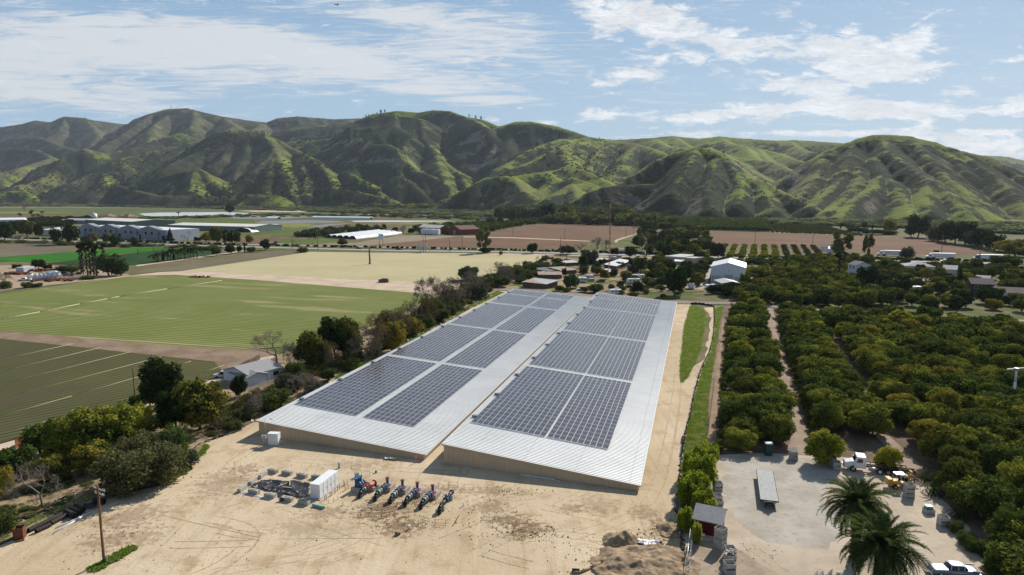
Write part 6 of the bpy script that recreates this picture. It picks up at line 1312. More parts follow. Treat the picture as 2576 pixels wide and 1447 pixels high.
# board fence along the verge orchard edge
a, b = W(1818, 797), W(1781, 1091); t = thing('wire_fence', 'low wire fence with short dark posts along the verge and first orchard row', 'fence', a); o = Vector(a); n = 46; mb = MB()
for i in range(n + 1): q = (b - a) * (i / n); mb.cyl((q.x, q.y, 0), (q.x, q.y, 1.0), .05, n=5)
mb.build('posts', WOOD, t); mb = MB()
for z in (.3, .6, .9): mb.cyl((0, 0, z), tuple(b - a + Vector((0, 0, z))), .012, n=4)
mb.build('wires', STEEL, t)
a, b = W(40, 1132), W(72, 1112); t = thing('board_fence', 'short rust brown board fence at the left edge of the avocado clump', 'fence', a, hd(a, b)); L = (b - a).length; mb = MB()
for i in range(int(L / .16)): mb.box((.16 * i, 0, .9), (.14, .03, 1.8))
mb.build('boards', plain('red_brown_boards', (.22, .085, .045), .9, .1, var=.3), t)
# wind machine
t = thing('wind_machine', 'white wind machine mast with a horizontal blade above the orchard', 'wind machine', W(2547, 1030)); mb = MB(); mb.tube([(0, 0, 0), (0, 0, 6), (0, 0, 8.6)], .28, 10, r1=.2); mb.build('mast', WHITE, t); mb = MB(); mb.box((0, .3, 8.7), (4.6, .12, .28), .25, .2); mb.build('blade', WHITE, t); mb = MB(); mb.box((0, 0, 8.7), (.5, .9, .5)); mb.build('gearbox', STEEL, t)
utility_pole('utility_pole', 'dark leafless pole standing in the sprouting field beside the tall evergreen', W(339, 995), 6.6, .14, wires=False)
# grass and weeds (stuff)
grass_patch('grass', 'bright green tall grass on the banks beside the service track', [[(1735,769),(1766,773),(1775,791),(1771,826),(1763,877),(1732,945),(1713,965),(1711,928),(1720,826)], [(1797,778),(1822,768),(1811,808),(1797,894),(1780,996),(1776,1098),(1783,1163),(1760,1240),(1722,1280),(1718,1200),(1724,1120),(1738,1040),(1768,928),(1790,885),(1799,826)]], 26000, .24, L_GRS, .8)
zl[0] += .003; sheet('verge', [(1262,727),(1240,722),(1170,748),(1100,790),(1040,835),(990,880),(900,935),(820,985),(900,945),(1000,880),(1140,795)], M_GSTRIP, zl[0])
grass_patch('grass', 'bright green grass on the slope between the bank trees and the left barn', [[(1268,736),(1235,730),(1170,755),(1100,795),(1040,838),(1000,870),(960,905),(1020,866),(1140,797)], [(860,935),(960,895),(930,925),(850,965),(820,985)]], 14000, .30, L_GRS, .9)
grass_patch('weeds', 'low green weeds along the silt fence and round the wooden utility pole', [[D2(470,860), D2(600,800), D2(760,740), D2(960,700), D2(960,760), D2(780,800), D2(600,900), D2(400,960), D2(180,1060), D2(0,1160), D2(-80,1130), D2(100,1060), D2(250,970), D2(400,900)], [D2(940,1340), D2(1030,1260), D2(1180,1190), D2(1190,1220), D2(1040,1310), D2(960,1350)], [D2(820,1370), D2(900,1340), D2(930,1380), D2(830,1410)], [D2(1700,350), D2(1800,290), D2(1850,300), D2(1800,380), D2(1720,420)], [D2(1450,600), D2(1650,500), D2(1680,470), D2(1700,500), D2(1480,640)]], 7000, .32, L_GRS, .8)
# dry scrub under the bank trees
pts = scatter([(520,1105),(640,1052),(780,968),(960,890),(900,880),(800,905),(710,940),(700,975),(640,1000),(600,1012),(540,1060)], 330); mass('scrub', 'dry brown scrub and weeds under the bank trees', ['weedshrub', 'brownbush'], pts, [random.uniform(.8, 2.6) for _ in pts], [random.uniform(1.2, 3.6) for _ in pts], 'scrub', 3)
pts = scatter([(960,885),(1140,790),(1250,722),(1300,690),(1390,650),(1340,660),(1240,690),(1120,750),(1000,830),(940,870)], 420); mass('scrub', 'mixed green and brown undergrowth along the upper bank', ['weedshrub', 'brownbush', 'olive', 'greyshrub'], pts, [random.uniform(1.2, 4.6) for _ in pts], [random.uniform(2.5, 6) for _ in pts], 'scrub', 4)
pts = scatter([(0,1250),(60,1200),(150,1170),(220,1190),(230,1230),(120,1290),(60,1310),(0,1330)], 90); mass('scrub', 'brown twigs and litter under the pale bare tree', ['brownbush', 'weedshrub'], pts, [random.uniform(.3, .9) for _ in pts], [random.uniform(1, 2.2) for _ in pts], 'scrub', 6)
# ---------------------------------------------------------------- white house
def wallq(mb, pts): mb.poly(pts)
def house(name, label, L, Rr, depth, eave, ridge, wmat, rmat, roof='gable', cat='house', wins=(), doors=(), over=.4, chimney=False, group=None, axis='x', wc=None, dc=None):
    """front foot line L-R in photo pixels; depth, eave and ridge in metres; wins/doors: (x fraction, width m, sill, top)"""
    a, b = W(*L), W(*Rr); ang = hd(a, b); w = (b - a).length; t = thing(name, label, cat, a, ang, group); mb = MB()
    if roof == 'gable' and axis == 'x':
        mb.prism([(0, 0), (0, eave), (depth / 2, ridge), (depth, eave), (depth, 0)], 0, w); mb.build('wall', wmat, t)
        mb = MB(); e = over; sl = (ridge - eave) / (depth / 2); z0 = eave - e * sl; mb.prism([(-e, z0 + .03), (-e, z0 + .18), (depth / 2, ridge + .19), (depth + e, z0 + .18), (depth + e, z0 + .03), (depth / 2, ridge + .04)], -e, w + e); ro = mb.build('roof', rmat, t)
    elif roof == 'gable':
        V = [(0, eave), (w / 2, ridge), (w, eave), (w, 0), (0, 0)]; mb = MB(); n = 5
        mb._add([(x, 0, z) for x, z in V] + [(x, depth, z) for x, z in V], [tuple(range(n)), tuple(range(n, 2 * n))[::-1]] + [(i, n + i, n + (i + 1) % n, (i + 1) % n) for i in range(n)]); mb.build('wall', wmat, t)
        e = over; sl = (ridge - eave) / (w / 2); z0 = eave - e * sl; V = [(-e, z0 + .03), (-e, z0 + .18), (w / 2, ridge + .19), (w + e, z0 + .18), (w + e, z0 + .03), (w / 2, ridge + .04)]; n = 6; mb = MB()
        mb._add([(x, -e, z) for x, z in V] + [(x, depth + e, z) for x, z in V], [tuple(range(n)), tuple(range(n, 2 * n))[::-1]] + [(i, n + i, n + (i + 1) % n, (i + 1) % n) for i in range(n)]); ro = mb.build('roof', rmat, t)
    elif roof == 'hip':
        mb.box((w / 2, depth / 2, eave / 2), (w, depth, eave)); mb.build('wall', wmat, t); e = over; k = min(depth / 2, w / 2 - .1); mb = MB()
        mb._add([(-e, -e, eave + .02), (w + e, -e, eave + .02), (w + e, depth + e, eave + .02), (-e, depth + e, eave + .02), (k, depth / 2, ridge), (w - k, depth / 2, ridge)], [(0, 1, 5, 4), (1, 2, 5), (2, 3, 4, 5), (3, 0, 4), (0, 3, 2, 1)]); ro = mb.build('roof', rmat, t)
    elif roof == 'shed':
        mb.prism([(0, 0), (0, eave), (depth, ridge), (depth, 0)], 0, w); mb.build('wall', wmat, t); mb = MB(); e = over; sl = (ridge - eave) / depth; mb.prism([(-e, eave - e * sl + .03), (-e, eave - e * sl + .12), (depth + e, ridge + e * sl + .12), (depth + e, ridge + e * sl + .03)], -e, w + e); ro = mb.build('roof', rmat, t)
    else:
        mb.box((w / 2, depth / 2, eave / 2), (w, depth, eave)); mb.build('wall', wmat, t); mb = MB(); mb.box((w / 2, depth / 2, eave + .1), (w + 2 * over, depth + 2 * over, .2)); ro = mb.build('roof', rmat, t)
    for f, ww, z0, z1 in wins:
        mb = MB(); mb.box((f * w, -.03, (z0 + z1) / 2), (ww, .06, z1 - z0)); wo = mb.build('window', GLASS, t)
        if w < 40 and ww > .5: mb = MB(); [mb.box((f * w, -.05, z), (ww + .16, .08, .08)) for z in (z0 - .04, z1 + .04)]; [mb.box((f * w + s * (ww / 2 + .04), -.05, (z0 + z1) / 2), (.08, .08, z1 - z0)) for s in (-1, 1)]; mb.build('frame', wc or WHITE, wo)
    for f, ww, z0, z1 in doors: mb = MB(); mb.box((f * w, -.04, (z0 + z1) / 2), (ww, .08, z1 - z0)); mb.build('door', dc or plain('grey_door', (.3, .31, .33), .6, .3), t)
    if chimney: mb = MB(); mb.box((w * .7, depth * .4, ridge + .3), (.6, .6, 1.2)); mb.build('chimney', CONC, ro)
    return t
WSID = plain('white_siding', (.66, .67, .70), .7, .2, var=.06, scale=2); BRN_R = plain('brown_shingle_roof', (.14, .115, .105), .9, .1, var=.2); RTIN = plain('rusty_tin_roof', (.30, .225, .185), .8, .2, var=.35, scale=.5); GTIN = plain('grey_tin_roof', (.36, .37, .38), .6, .3, .2, var=.25, scale=.5); SHACK = plain('shack_boards', (.14, .11, .085), .9, .1, var=.4, scale=1); CREAM = plain('cream_metal_roof', (.62, .59, .53), .6, .3, var=.05, scale=.1); GREYW = plain('grey_industrial_wall', (.30, .31, .345), .8, .2, var=.1, scale=.3); TEALW = plain('grey_green_metal_wall', (.13, .19, .17), .7, .2, var=.06, scale=.3); PINKW = plain('pinkish_stucco', (.46, .36, .31), .9, .1, var=.1); REDW = plain('barn_red_wall', (.20, .055, .045), .8, .2, var=.15); TILE = plain('clay_tile_roof', (.30, .19, .14), .9, .1, var=.15); BEIGE = plain('beige_stucco', (.48, .38, .29), .9, .1, var=.08)
house('house', 'white bungalow with a grey shingle roof beside the sprouting field', (627, 972), (706, 950), 9.5, 2.7, 4.0, WSID, SHING, wins=((.20, 1.1, .9, 2.2), (.85, 1.6, 1.0, 2.0)), doors=((.52, 1.0, .05, 2.1),), over=.5, dc=plain('black_screen_door', (.04, .04, .05), .5, .3))
house('house_annex', 'lower white wing at the left of the white bungalow', (583, 962), (624, 976), 5.0, 2.4, 3.2, WSID, SHING, wins=((.7, 1.2, .9, 1.9),), over=.5)
a, b = W(622, 988), W(705, 960); t = thing('picket_fence', 'pale picket fence in front of the white bungalow', 'fence', a, hd(a, b)); L = (b - a).length; mb = MB()
for i in range(int(L / .28)): mb.box((.28 * i, 0, .6), (.2, .04, 1.2))
mb.build('pickets', plain('pale_pickets', (.5, .44, .37), .9, .1), t); mb = MB(); mb.box((L / 2, .06, .9), (L, .05, .1)); mb.box((L / 2, .06, .3), (L, .05, .1)); mb.build('rails', WOOD, t)
a, b = W(575, 948), W(655, 905); t = thing('back_fence', 'dark wooden fence behind the white bungalow', 'fence', a, hd(a, b)); mb = MB(); L = (b - a).length; [mb.box((.3 * i, 0, .8), (.28, .04, 1.6)) for i in range(int(L / .3))]; mb.build('boards', SHACK, t)
# ---------------------------------------------------------------- vehicles
PAINTS = {'white': WHITE, 'grey': plain('grey_car_paint', (.16, .15, .14), .3, .6, .3, var=.05), 'dark': plain('dark_car_paint', (.02, .025, .035), .25, .6, .2, var=.05), 'blue': plain('blue_truck_paint', (.01, .09, .30), .3, .6, var=.05), 'silver': plain('silver_car_paint', (.45, .46, .48), .3, .6, .4, var=.05), 'teal': plain('dark_teal_truck_paint', (.02, .08, .08), .3, .6, var=.05), 'yellow': YEL}
VM = {}
def vehicle(name, label, kind, px, py, rz, color, s=1.0, group=None, cat=None):
    p = W(px, py); t = thing(name, label, cat or name.replace('_', ' ').replace('parked ', ''), p, rz, group); t.scale = (s, s, s)
    key = (kind, color)
    if key not in VM:
        P = []; paint = PAINTS[color]
        def wh(xs, r, hw):
            for x in xs:
                for sg in (-1, 1): m = MB(); m.cyl((x, sg * (hw - .12), r), (x, sg * (hw + .1), r), r, n=12); P.append(('wheel', m.mesh('wheel', DARK)))
        mb = MB(); g = MB()
        if kind in ('sedan', 'suv', 'van'):
            h = {'sedan': 1.45, 'suv': 1.75, 'van': 1.95}[kind]
            prof = {'sedan': [(-2.3, .35), (-2.3, .85), (-1.2, .98), (-.5, h - .03), (.9, h), (1.6, 1.0), (2.3, .95), (2.3, .35)], 'suv': [(-2.3, .35), (-2.3, .95), (-1.2, 1.1), (-.6, h), (1.9, h), (2.3, 1.1), (2.3, .35)], 'van': [(-2.4, .35), (-2.4, 1.0), (-1.8, 1.15), (-.9, h), (2.2, h), (2.4, 1.2), (2.4, .35)]}[kind]
            yprism(mb, prof, -.88, .88); zz = h - .12; x0, x1 = (-.75, 1.2) if kind == 'sedan' else (-.85, 2.0)
            for sg in (-1, 1): g._add([(x0 - .2, sg * .90, 1.0), (x1 + .2, sg * .90, 1.0), (x1, sg * .90, zz), (x0 + .3, sg * .90, zz)], [(0, 1, 2, 3)])
            g._add([(-1.22, -.75, 1.02), (-1.22, .75, 1.02), (-.62, .7, h - .1), (-.62, -.7, h - .1)], [(0, 1, 2, 3)]); wh((-1.45, 1.4), .34, .85)
        elif kind == 'pickup':
            yprism(mb, [(-2.8, .45), (-2.8, 1.1), (-1.5, 1.22), (-.9, 1.9), (.6, 1.92), (.7, 1.2), (.7, .45)], -.95, .95); mb.box((1.8, 0, .72), (2.3, 1.9, .3)); [mb.box((1.8, sg * .9, 1.0), (2.3, .1, .5)) for sg in (-1, 1)]; mb.box((2.93, 0, 1.0), (.08, 1.9, .5))
            for sg in (-1, 1): g._add([(-1.3, sg * .97, 1.25), (.5, sg * .97, 1.25), (.45, sg * .97, 1.8), (-.85, sg * .97, 1.8)], [(0, 1, 2, 3)])
            g._add([(-1.52, -.8, 1.26), (-1.52, .8, 1.26), (-.95, .75, 1.86), (-.95, -.75, 1.86)], [(0, 1, 2, 3)]); wh((-1.9, 1.9), .42, .92)
        elif kind in ('rv', 'trailer', 'boxtrailer'):
            Lx = {'rv': 3.4, 'trailer': 3.2, 'boxtrailer': 2.6}[kind]; hh = {'rv': 3.0, 'trailer': 2.7, 'boxtrailer': 2.5}[kind]
            yprism(mb, [(-Lx, .5), (-Lx - .25, 1.5), (-Lx, hh - .3), (-Lx + .4, hh), (Lx, hh), (Lx, .5)], -1.2, 1.2); mb.box((.5, 0, hh + .12), (.9, .8, .24))
            for x in (-Lx * .6, 0.1, Lx * .65):
                for sg in (-1, 1): g.box((x, sg * 1.21, 1.7), (.9, .04, .6))
            wh((.2, 1.1) if kind != 'rv' else (-2.2, 1.6), .38, 1.1)
        elif kind == 'boxtruck':
            mb.box((1.0, 0, 1.9), (4.6, 2.3, 2.4)); yprism(mb, [(-3.2, .5), (-3.25, 1.3), (-2.6, 1.5), (-2.3, 2.3), (-1.4, 2.35), (-1.4, .5)], -1.0, 1.0); g._add([(-2.62, -.85, 1.55), (-2.62, .85, 1.55), (-2.34, .8, 2.2), (-2.34, -.8, 2.2)], [(0, 1, 2, 3)]); wh((-2.3, 2.2), .45, 1.0)
        elif kind in ('semi', 'flatsemi'):
            yprism(mb, [(-9.4, .6), (-9.5, 1.4), (-9.2, 1.7), (-7.9, 1.9), (-7.5, 2.8), (-7.0, 3.6), (-5.6, 3.7), (-5.5, .6)], -1.2, 1.2); g._add([(-7.93, -1.0, 1.95), (-7.93, 1.0, 1.95), (-7.55, .95, 2.7), (-7.55, -.95, 2.7)], [(0, 1, 2, 3)])
            for sg in (-1, 1): g._add([(-7.6, sg * 1.22, 1.9), (-6.7, sg * 1.22, 1.9), (-6.7, sg * 1.22, 2.7), (-7.4, sg * 1.22, 2.7)], [(0, 1, 2, 3)])
            tb = MB()
            if kind == 'semi': tb.box((1.8, 0, 2.5), (13.4, 2.5, 2.8))
            else: tb.box((1.8, 0, 1.25), (13.4, 2.4, .3))
            P.append(('trailer_box', tb.mesh('trailer_box', WHITE))); fr = MB(); fr.box((.5, 0, .95), (15, 1.0, .25)); P.append(('frame', fr.mesh('frame', DARK))); wh((-8.6, -5.4, -4.2, 6.2, 7.4), .5, 1.1)
        P = [('body', mb.mesh('body', paint)), ('windows', g.mesh('windows', GLASS))] + P; VM[key] = P
    for n_, me in VM[key]: mobj(n_, me, t)
    return t
HW = hd(W(1288, 634), W(1932, 651)); 
def V6(x, y): return 1288 + x / 4.0, 490.6 + y / 4.0
def V7(x, y): return 1932 + x / 4.0, 490.6 + y / 4.0
def V5(x, y): return 644 + x / 4.0, 490.6 + y / 4.0
def V4(x, y): return x / 4.0, 490.6 + y / 4.0
vehicle('pickup_truck', 'white pickup truck parked just beyond the far roof edge of the left barn', 'pickup', *V6(712, 962), .15, 'white'); vehicle('camper_van', 'small white camper with a dark door just behind the right barn roof', 'boxtrailer', *V6(1038, 1004), .1, 'white', cat='camper')
vehicle('suv', 'grey minivan parked beside the grey container in the village', 'suv', *V6(890, 880), .05, 'grey', cat='car'); vehicle('pickup_truck', 'white pickup loaded with junk beside the rusty shack roofs', 'pickup', *V6(320, 802), -.2, 'white')
vehicle('white_trailer', 'white box trailer left of the grey container', 'boxtrailer', *V6(700, 880), .0, 'white', cat='trailer'); vehicle('camper_trailer', 'white camper trailer with a low roof, nearest of the three by the olive tree', 'trailer', *V6(1222, 895), .1, 'white', cat='trailer'); vehicle('camper_trailer', 'white camper trailer behind the nearest one, left of the pair', 'trailer', *V6(1225, 866), .1, 'silver', cat='trailer'); vehicle('camper_trailer', 'white camper trailer at the back of the three by the olive tree', 'trailer', *V6(1270, 850), .1, 'white', cat='trailer')
vehicle('motorhome', 'long white motorhome beside the driveway of the white warehouse', 'rv', *V6(1810, 945), 1.2, 'white', cat='motorhome'); vehicle('white_van', 'small white van beside the low green warehouse annex', 'van', *V6(1965, 945), 1.2, 'white', cat='van'); vehicle('small_car', 'blue and white van beside the long tin-roofed stable', 'van', *V6(1195, 715), .8, 'white', cat='van')
vehicle('car', 'dark car on the highway right of the roadside hedge', 'sedan', *V5(1035, 543), HW, 'dark'); vehicle('car', 'dark blue car on the highway left of the white billboard', 'sedan', *V5(1440, 552), HW, 'dark'); vehicle('semi_truck', 'flatbed semi truck with a dark teal cab on the far lanes at the left', 'flatsemi', *V5(265, 508), HW, 'teal', cat='truck')
vehicle('semi_truck', 'semi truck with a blue cab and long white trailer at the right of the highway', 'semi', *V7(2215, 657), HW, 'blue', cat='truck'); vehicle('semi_truck', 'semi truck with a white cab and grey trailer parked beyond the highway', 'semi', *V7(1740, 640), HW, 'white', cat='truck'); vehicle('semi_truck', 'white semi trailer parked at the edge of the ploughed field', 'semi', *V7(1240, 612), HW, 'white', cat='truck')
vehicle('pickup_truck', 'white pickup towing on the near highway lanes', 'pickup', *V7(1780, 675), HW, 'white'); vehicle('car', 'white car on the highway below the big roadside bush', 'sedan', *V7(1322, 647), HW, 'white'); vehicle('car', 'silver car passing the citrus rows on the highway', 'sedan', *V7(495, 630), HW, 'silver'); vehicle('car', 'dark car behind the silver one on the highway', 'sedan', *V7(560, 636), HW, 'dark'); vehicle('car', 'dark car on the highway between the roadside trees', 'sedan', *V7(165, 636), HW, 'dark'); vehicle('car', 'dark car on the highway under the oak trees', 'sedan', *V6(1480, 602), HW, 'dark'); vehicle('box_truck', 'white box truck on the highway beside the red mast', 'boxtruck', *V6(1105, 584), HW, 'white', cat='truck')
vehicle('car', 'parked white car by the white factory front', 'sedan', *V4(1450, 462), HW, 'white'); vehicle('car', 'parked dark car by the white factory front', 'sedan', *V4(1530, 467), HW, 'dark'); vehicle('motorhome', 'white motorhome in the houses at the right, under the dark oaks', 'rv', *V7(1460, 985), .2, 'white', cat='motorhome'); vehicle('motorhome', 'white motorhome parked by the long brown roof at the right edge', 'rv', *V7(2370, 1052), .1, 'white', cat='motorhome'); vehicle('camper_trailer', 'white trailer roof among trees left of the right-hand houses', 'trailer', *V7(1275, 905), .3, 'white', cat='trailer')
vehicle('suv', 'white car parked between the fence and the white bungalow', 'suv', 563, 950, .2, 'silver', cat='car')
vehicle('box_truck', 'tall white box truck in the junk yard', 'boxtruck', *V4(508, 822), .1, 'white', cat='truck'); vehicle('camper_van', 'white pickup at the left of the junk yard', 'pickup', *V4(250, 866), .3, 'white', cat='truck'); vehicle('suv', 'grey truck wreck beside the white tanks', 'pickup', *V4(690, 815), .1, 'grey', cat='truck')
# ---------------------------------------------------------------- village structures
house('shack', 'low shack with rusty and grey tin roofs nearest the left barn end', V6(110, 925), V6(345, 948), 10, 2.4, 3.1, SHACK, GTIN, 'shed', 'shack', over=.6); house('shack', 'open-fronted shack with a rusty tin roof beside the pepper tree', V6(350, 948), V6(440, 905), 11, 2.3, 3.0, SHACK, RTIN, 'shed', 'shack', over=.6)
house('shack', 'long brown tin-roofed shack behind the nearest one', V6(270, 845), V6(500, 845), 9, 2.2, 2.8, SHACK, RTIN, 'shed', 'shack'); house('shack', 'dark grey flat-roofed shed between the junk pickup and the brown shack', V6(365, 805), V6(500, 790), 14, 2.0, 2.5, SHACK, plain('dark_grey_roofing', (.10, .10, .11), .8, .2), 'shed', 'shed'); house('shack', 'brown shack roofs behind the dark grey shed', V6(500, 805), V6(650, 795), 14, 2.3, 2.9, SHACK, RTIN, 'shed', 'shack'); house('shack', 'flat shack under the trees at the back of the village', V6(545, 720), V6(680, 712), 9, 2.2, 2.6, SHACK, GTIN, 'shed', 'shack')
house('shed', 'grey tin shed behind the white yard wall', V6(850, 705), V6(985, 690), 12, 2.8, 3.4, SHACK, GTIN, 'shed', 'shed'); house('stable', 'long grey tin-roofed stable slanting beside the sand yard', V6(1045, 765), V6(1195, 705), 7, 2.8, 3.6, SHACK, GTIN, 'shed', 'stable'); house('stable', 'lower grey stable roof left of the long stable', V6(970, 820), V6(1060, 812), 7, 2.4, 3.2, SHACK, GTIN, 'shed', 'stable')
a = [W(*V6(x, y)) for x, y in ((975, 662), (1050, 668), (1140, 676), (1230, 678))]; t = thing('yard_wall', 'long white wall curving behind the sand yard', 'wall', a[0]); mb = MB()
for p, q in zip(a[:-1], a[1:]): m = (p + q) / 2 - a[0]; mb.box((m.x, m.y, 1.5), ((q - p).length, .2, 3.0), hd(p, q))
mb.build('panel', plain('bluish_white_wall', (.45, .48, .55), .8, .2), t)
def box_thing(name, label, L, Rr, depth, h, mat, cat): a, b = W(*L), W(*Rr); w = (b - a).length; t = thing(name, label, cat, a, hd(a, b)); mb = MB(); mb.box((w / 2, depth / 2, h / 2), (w, depth, h)); mb.build('body', mat, t, bevel=.06); mb = MB(); [mb.box((w * (i + .5) / 6, -.03, h / 2), (.08, .05, h - .2)) for i in range(6)]; mb.box((w / 2, depth / 2, h + .03), (w - .1, depth - .1, .06)); mb.build('ribs', mat, t); return t
box_thing('storage_container', 'pale grey square container left of the grey minivan', V6(750, 862), V6(822, 862), 5, 2.7, plain('pale_grey_container', (.38, .38, .36), .6, .3), 'container'); box_thing('storage_container', 'small grey tank box in front of the pale grey container', V6(785, 876), V6(832, 874), 2.5, 1.6, plain('grey_box', (.3, .3, .31), .6, .3), 'container'); box_thing('storage_container', 'teal green container roof among the village trees', V6(1350, 712), V6(1430, 716), 3, 2.0, plain('teal_container', (.06, .22, .19), .6, .3), 'container'); box_thing('storage_container', 'grey green shed box under the dark oaks', V6(1460, 820), V6(1545, 822), 5, 2.4, plain('grey_green_box', (.20, .23, .22), .6, .3), 'shed'); box_thing('storage_container', 'white trailer box beside the village oak', V6(1235, 790), V6(1305, 785), 3, 2.4, WHITE, 'container')
house('building', 'pinkish flat building with an open court by the highway', V6(1545, 682), V6(1725, 694), 22, 4.2, 4.2, PINKW, plain('pale_flat_roof', (.42, .40, .38), .8, .2), 'flat', 'building', wins=((.3, 1.5, 1, 2.5), (.7, 1.5, 1, 2.5)), over=.1); house('building', 'smaller pinkish block right of the open court building', V6(1735, 694), V6(1835, 702), 12, 4.0, 4.0, PINKW, MATS['pale_flat_roof'], 'flat', 'building', over=.1); house('shed', 'white lean-to roof below the pinkish building', V6(1640, 702), V6(1725, 704), 6, 2.2, 2.8, GREYW, WHITE, 'shed', 'shed')
wt = house('warehouse', 'tall white metal warehouse with three roller doors', V6(1998, 888), V6(2342, 902), 26, 8.4, 10.6, WSID, plain('pale_metal_roof', (.55, .57, .60), .5, .4, .2, var=.05), 'gable', 'warehouse', wins=((.52, .4, 6.6, 7.0),), doors=((.165, 4.4, .05, 4.0), (.51, 4.4, .05, 4.6), (.86, 5.0, .05, 3.6), (.33, 1.2, .05, 2.3)), over=.3, axis='y', dc=plain('roller_door_grey', (.42, .44, .48), .6, .3))
house('annex', 'grey-green low annex in front of the white warehouse', V6(2112, 992), V6(2300, 992), 12, 4.6, 5.4, plain('pale_green_wall', (.22, .28, .25), .7, .2), plain('grey_metal_roof', (.32, .32, .31), .6, .3), 'gable', 'annex', axis='y', doors=((.35, 3, .05, 3.2), (.78, 3, .05, 3.2))); house('annex', 'lower grey-green annex left of the gabled one', V6(1992, 970), V6(2108, 990), 10, 3.2, 3.8, MATS['pale_green_wall'], MATS['grey_metal_roof'], 'shed', 'annex'); house('house', 'small tan brick hut right of the warehouse corner', V6(2305, 930), V6(2362, 935), 7, 3.4, 4.2, BEIGE, plain('orange_tile_roof', (.38, .24, .15), .9, .1), 'shed', 'hut')
# houses at the right
house('house', 'white two-storey gabled house behind the fan palms', V7(800, 790), V7(885, 805), 9, 5.4, 7.2, WSID, plain('slate_roof', (.15, .155, .17), .9, .1), wins=((.3, 1, 3.4, 4.6), (.7, 1, 3.4, 4.6))); house('house', 'wide grey-roofed bungalow below the highway at the right', V7(1380, 765), V7(1680, 775), 14, 3.0, 5.0, WSID, plain('pale_grey_roof', (.36, .36, .37), .9, .1), 'hip'); house('house', 'white and grey house with a bright white porch left of the dark cypress', V7(1755, 830), V7(1890, 838), 12, 4.5, 6.2, WSID, MATS['pale_grey_roof'], 'gable', wins=((.5, 3, 1.2, 2.4),)); house('house', 'small white house below the bright porch, beside the dark cypress', V7(1790, 900), V7(1885, 912), 9, 3.0, 4.8, WSID, MATS['pale_grey_roof'], 'hip', wins=((.3, 1.2, 1, 2.2), (.7, 1.2, 1, 2.2)))
house('house', 'dark brown two-storey house with a gambrel-like roof at the right', V7(2040, 1010), V7(2275, 1020), 10, 5.2, 7.2, plain('dark_brown_wall', (.10, .085, .08), .9, .1), BRN_R, wins=((.2, 1.2, 3, 4.2), (.6, 1.2, 3, 4.2))); house('house', 'long low house with a brown roof at the right frame edge', V7(2290, 1050), V7(2760, 1075), 11, 3.0, 4.8, BEIGE, BRN_R, wins=((.2, 1.5, 1, 2.2), (.4, 1.5, 1, 2.2))); house('house', 'pale roofed house half hidden left of the dark brown house', V7(2080, 905), V7(2215, 915), 10, 2.8, 4.4, WSID, MATS['pale_grey_roof']); house('trailer_home', 'long white mobile home among the dark trees', V7(1400, 915), V7(1565, 920), 5, 2.7, 3.2, WSID, MATS['pale_grey_roof'], cat='mobile home')
box_thing('porch_roof', 'small pale carport beside the dark brown house', V7(1955, 960), V7(2025, 965), 4, 2.4, WHITE, 'carport')
for lab, L, R_, d, e, r in (('long dark farm roof in front of the ploughed field, behind the yellow eucalyptus', V7(535, 562), V7(740, 568), 16, 3, 5), ('white shed roof under the yellow eucalyptus', V7(610, 580), V7(735, 584), 8, 3, 4.2)): house('farm_building', lab, L, R_, d, e, r, WSID, BRN_R if 'dark' in lab else WHITE, cat='farm building')
house('house', 'brown-roofed house in the trees beyond the highway', V6(1390, 478), V6(1460, 482), 10, 3, 5, BEIGE, BRN_R, 'hip'); house('house', 'orange-roofed white house on the lawn beyond the highway', V6(1425, 403), V6(1500, 406), 12, 3.5, 6, WSID, plain('orange_roof', (.45, .26, .15), .9, .1)); house('building', 'white block beside the orange-roofed house', V6(1340, 500), V6(1500, 503), 6, 2.6, 3.4, WSID, GTIN)
# left industry
t = house('factory', 'long grey factory front with dark openings and a white end wall', V4(790, 412), V4(1680, 466), 34, 10.5, 10.5, GREYW, WHITE, 'flat', 'factory', wins=[(f, 2.6, 6.0, 7.6) for f in (.06, .12, .17, .28, .34, .46, .52, .57, .62, .70, .75, .80, .87, .93)], doors=[(f, 5, .05, 5) for f in (.05, .18, .32, .50, .57, .73, .87, .97)], over=.2, dc=plain('dark_opening', (.03, .03, .035), .9, .1)); Lf_ = (W(*V4(1680, 466)) - W(*V4(790, 412))).length
for f in (.14, .38, .61, .83):
    mb = MB(); c = f * Lf_; n = 5; V = [(c - 14, .2), (c - 14, 11.5), (c, 14.0), (c + 14, 11.5), (c + 14, .2)]; mb._add([(x, -1.0, z) for x, z in V] + [(x, 5.0, z) for x, z in V], [tuple(range(n)), tuple(range(n, 2 * n))[::-1]] + [(i, n + i, n + (i + 1) % n, (i + 1) % n) for i in range(n)]); g = mb.build('gabled_bay', GREYW, t)
    for s in (-5, 5): mb = MB(); mb.box((c + s, -1.1, 7), (3.2, .1, 2.6)); mb.build('window', MATS['dark_opening'], g)
mb = MB(); mb.box((Lf_ + .6, 17, 5.4), (1.0, 34, 10.8)); mb.build('end_wall', WSID, t)
house('warehouse', 'wide cream-roofed warehouse with a grey-green end behind the factory', V4(860, 305), V4(1330, 330), 60, 8, 10, TEALW, CREAM, 'gable', 'warehouse', axis='x', over=.3); house('warehouse', 'long cream-roofed warehouse right of the factory end wall', V4(1690, 350), V4(2560, 372), 50, 6, 8, TEALW, CREAM, 'gable', 'warehouse', over=.3); house('warehouse', 'grey low warehouse at the left behind the dark hedge', V4(590, 285), V4(900, 292), 40, 5, 7, GREYW, GTIN, 'gable', 'warehouse', over=.3); house('warehouse', 'white roofed packing shed between the trees at the left', V4(430, 405), V4(790, 420), 40, 6, 8, WSID, WHITE, 'gable', 'warehouse', over=.3)
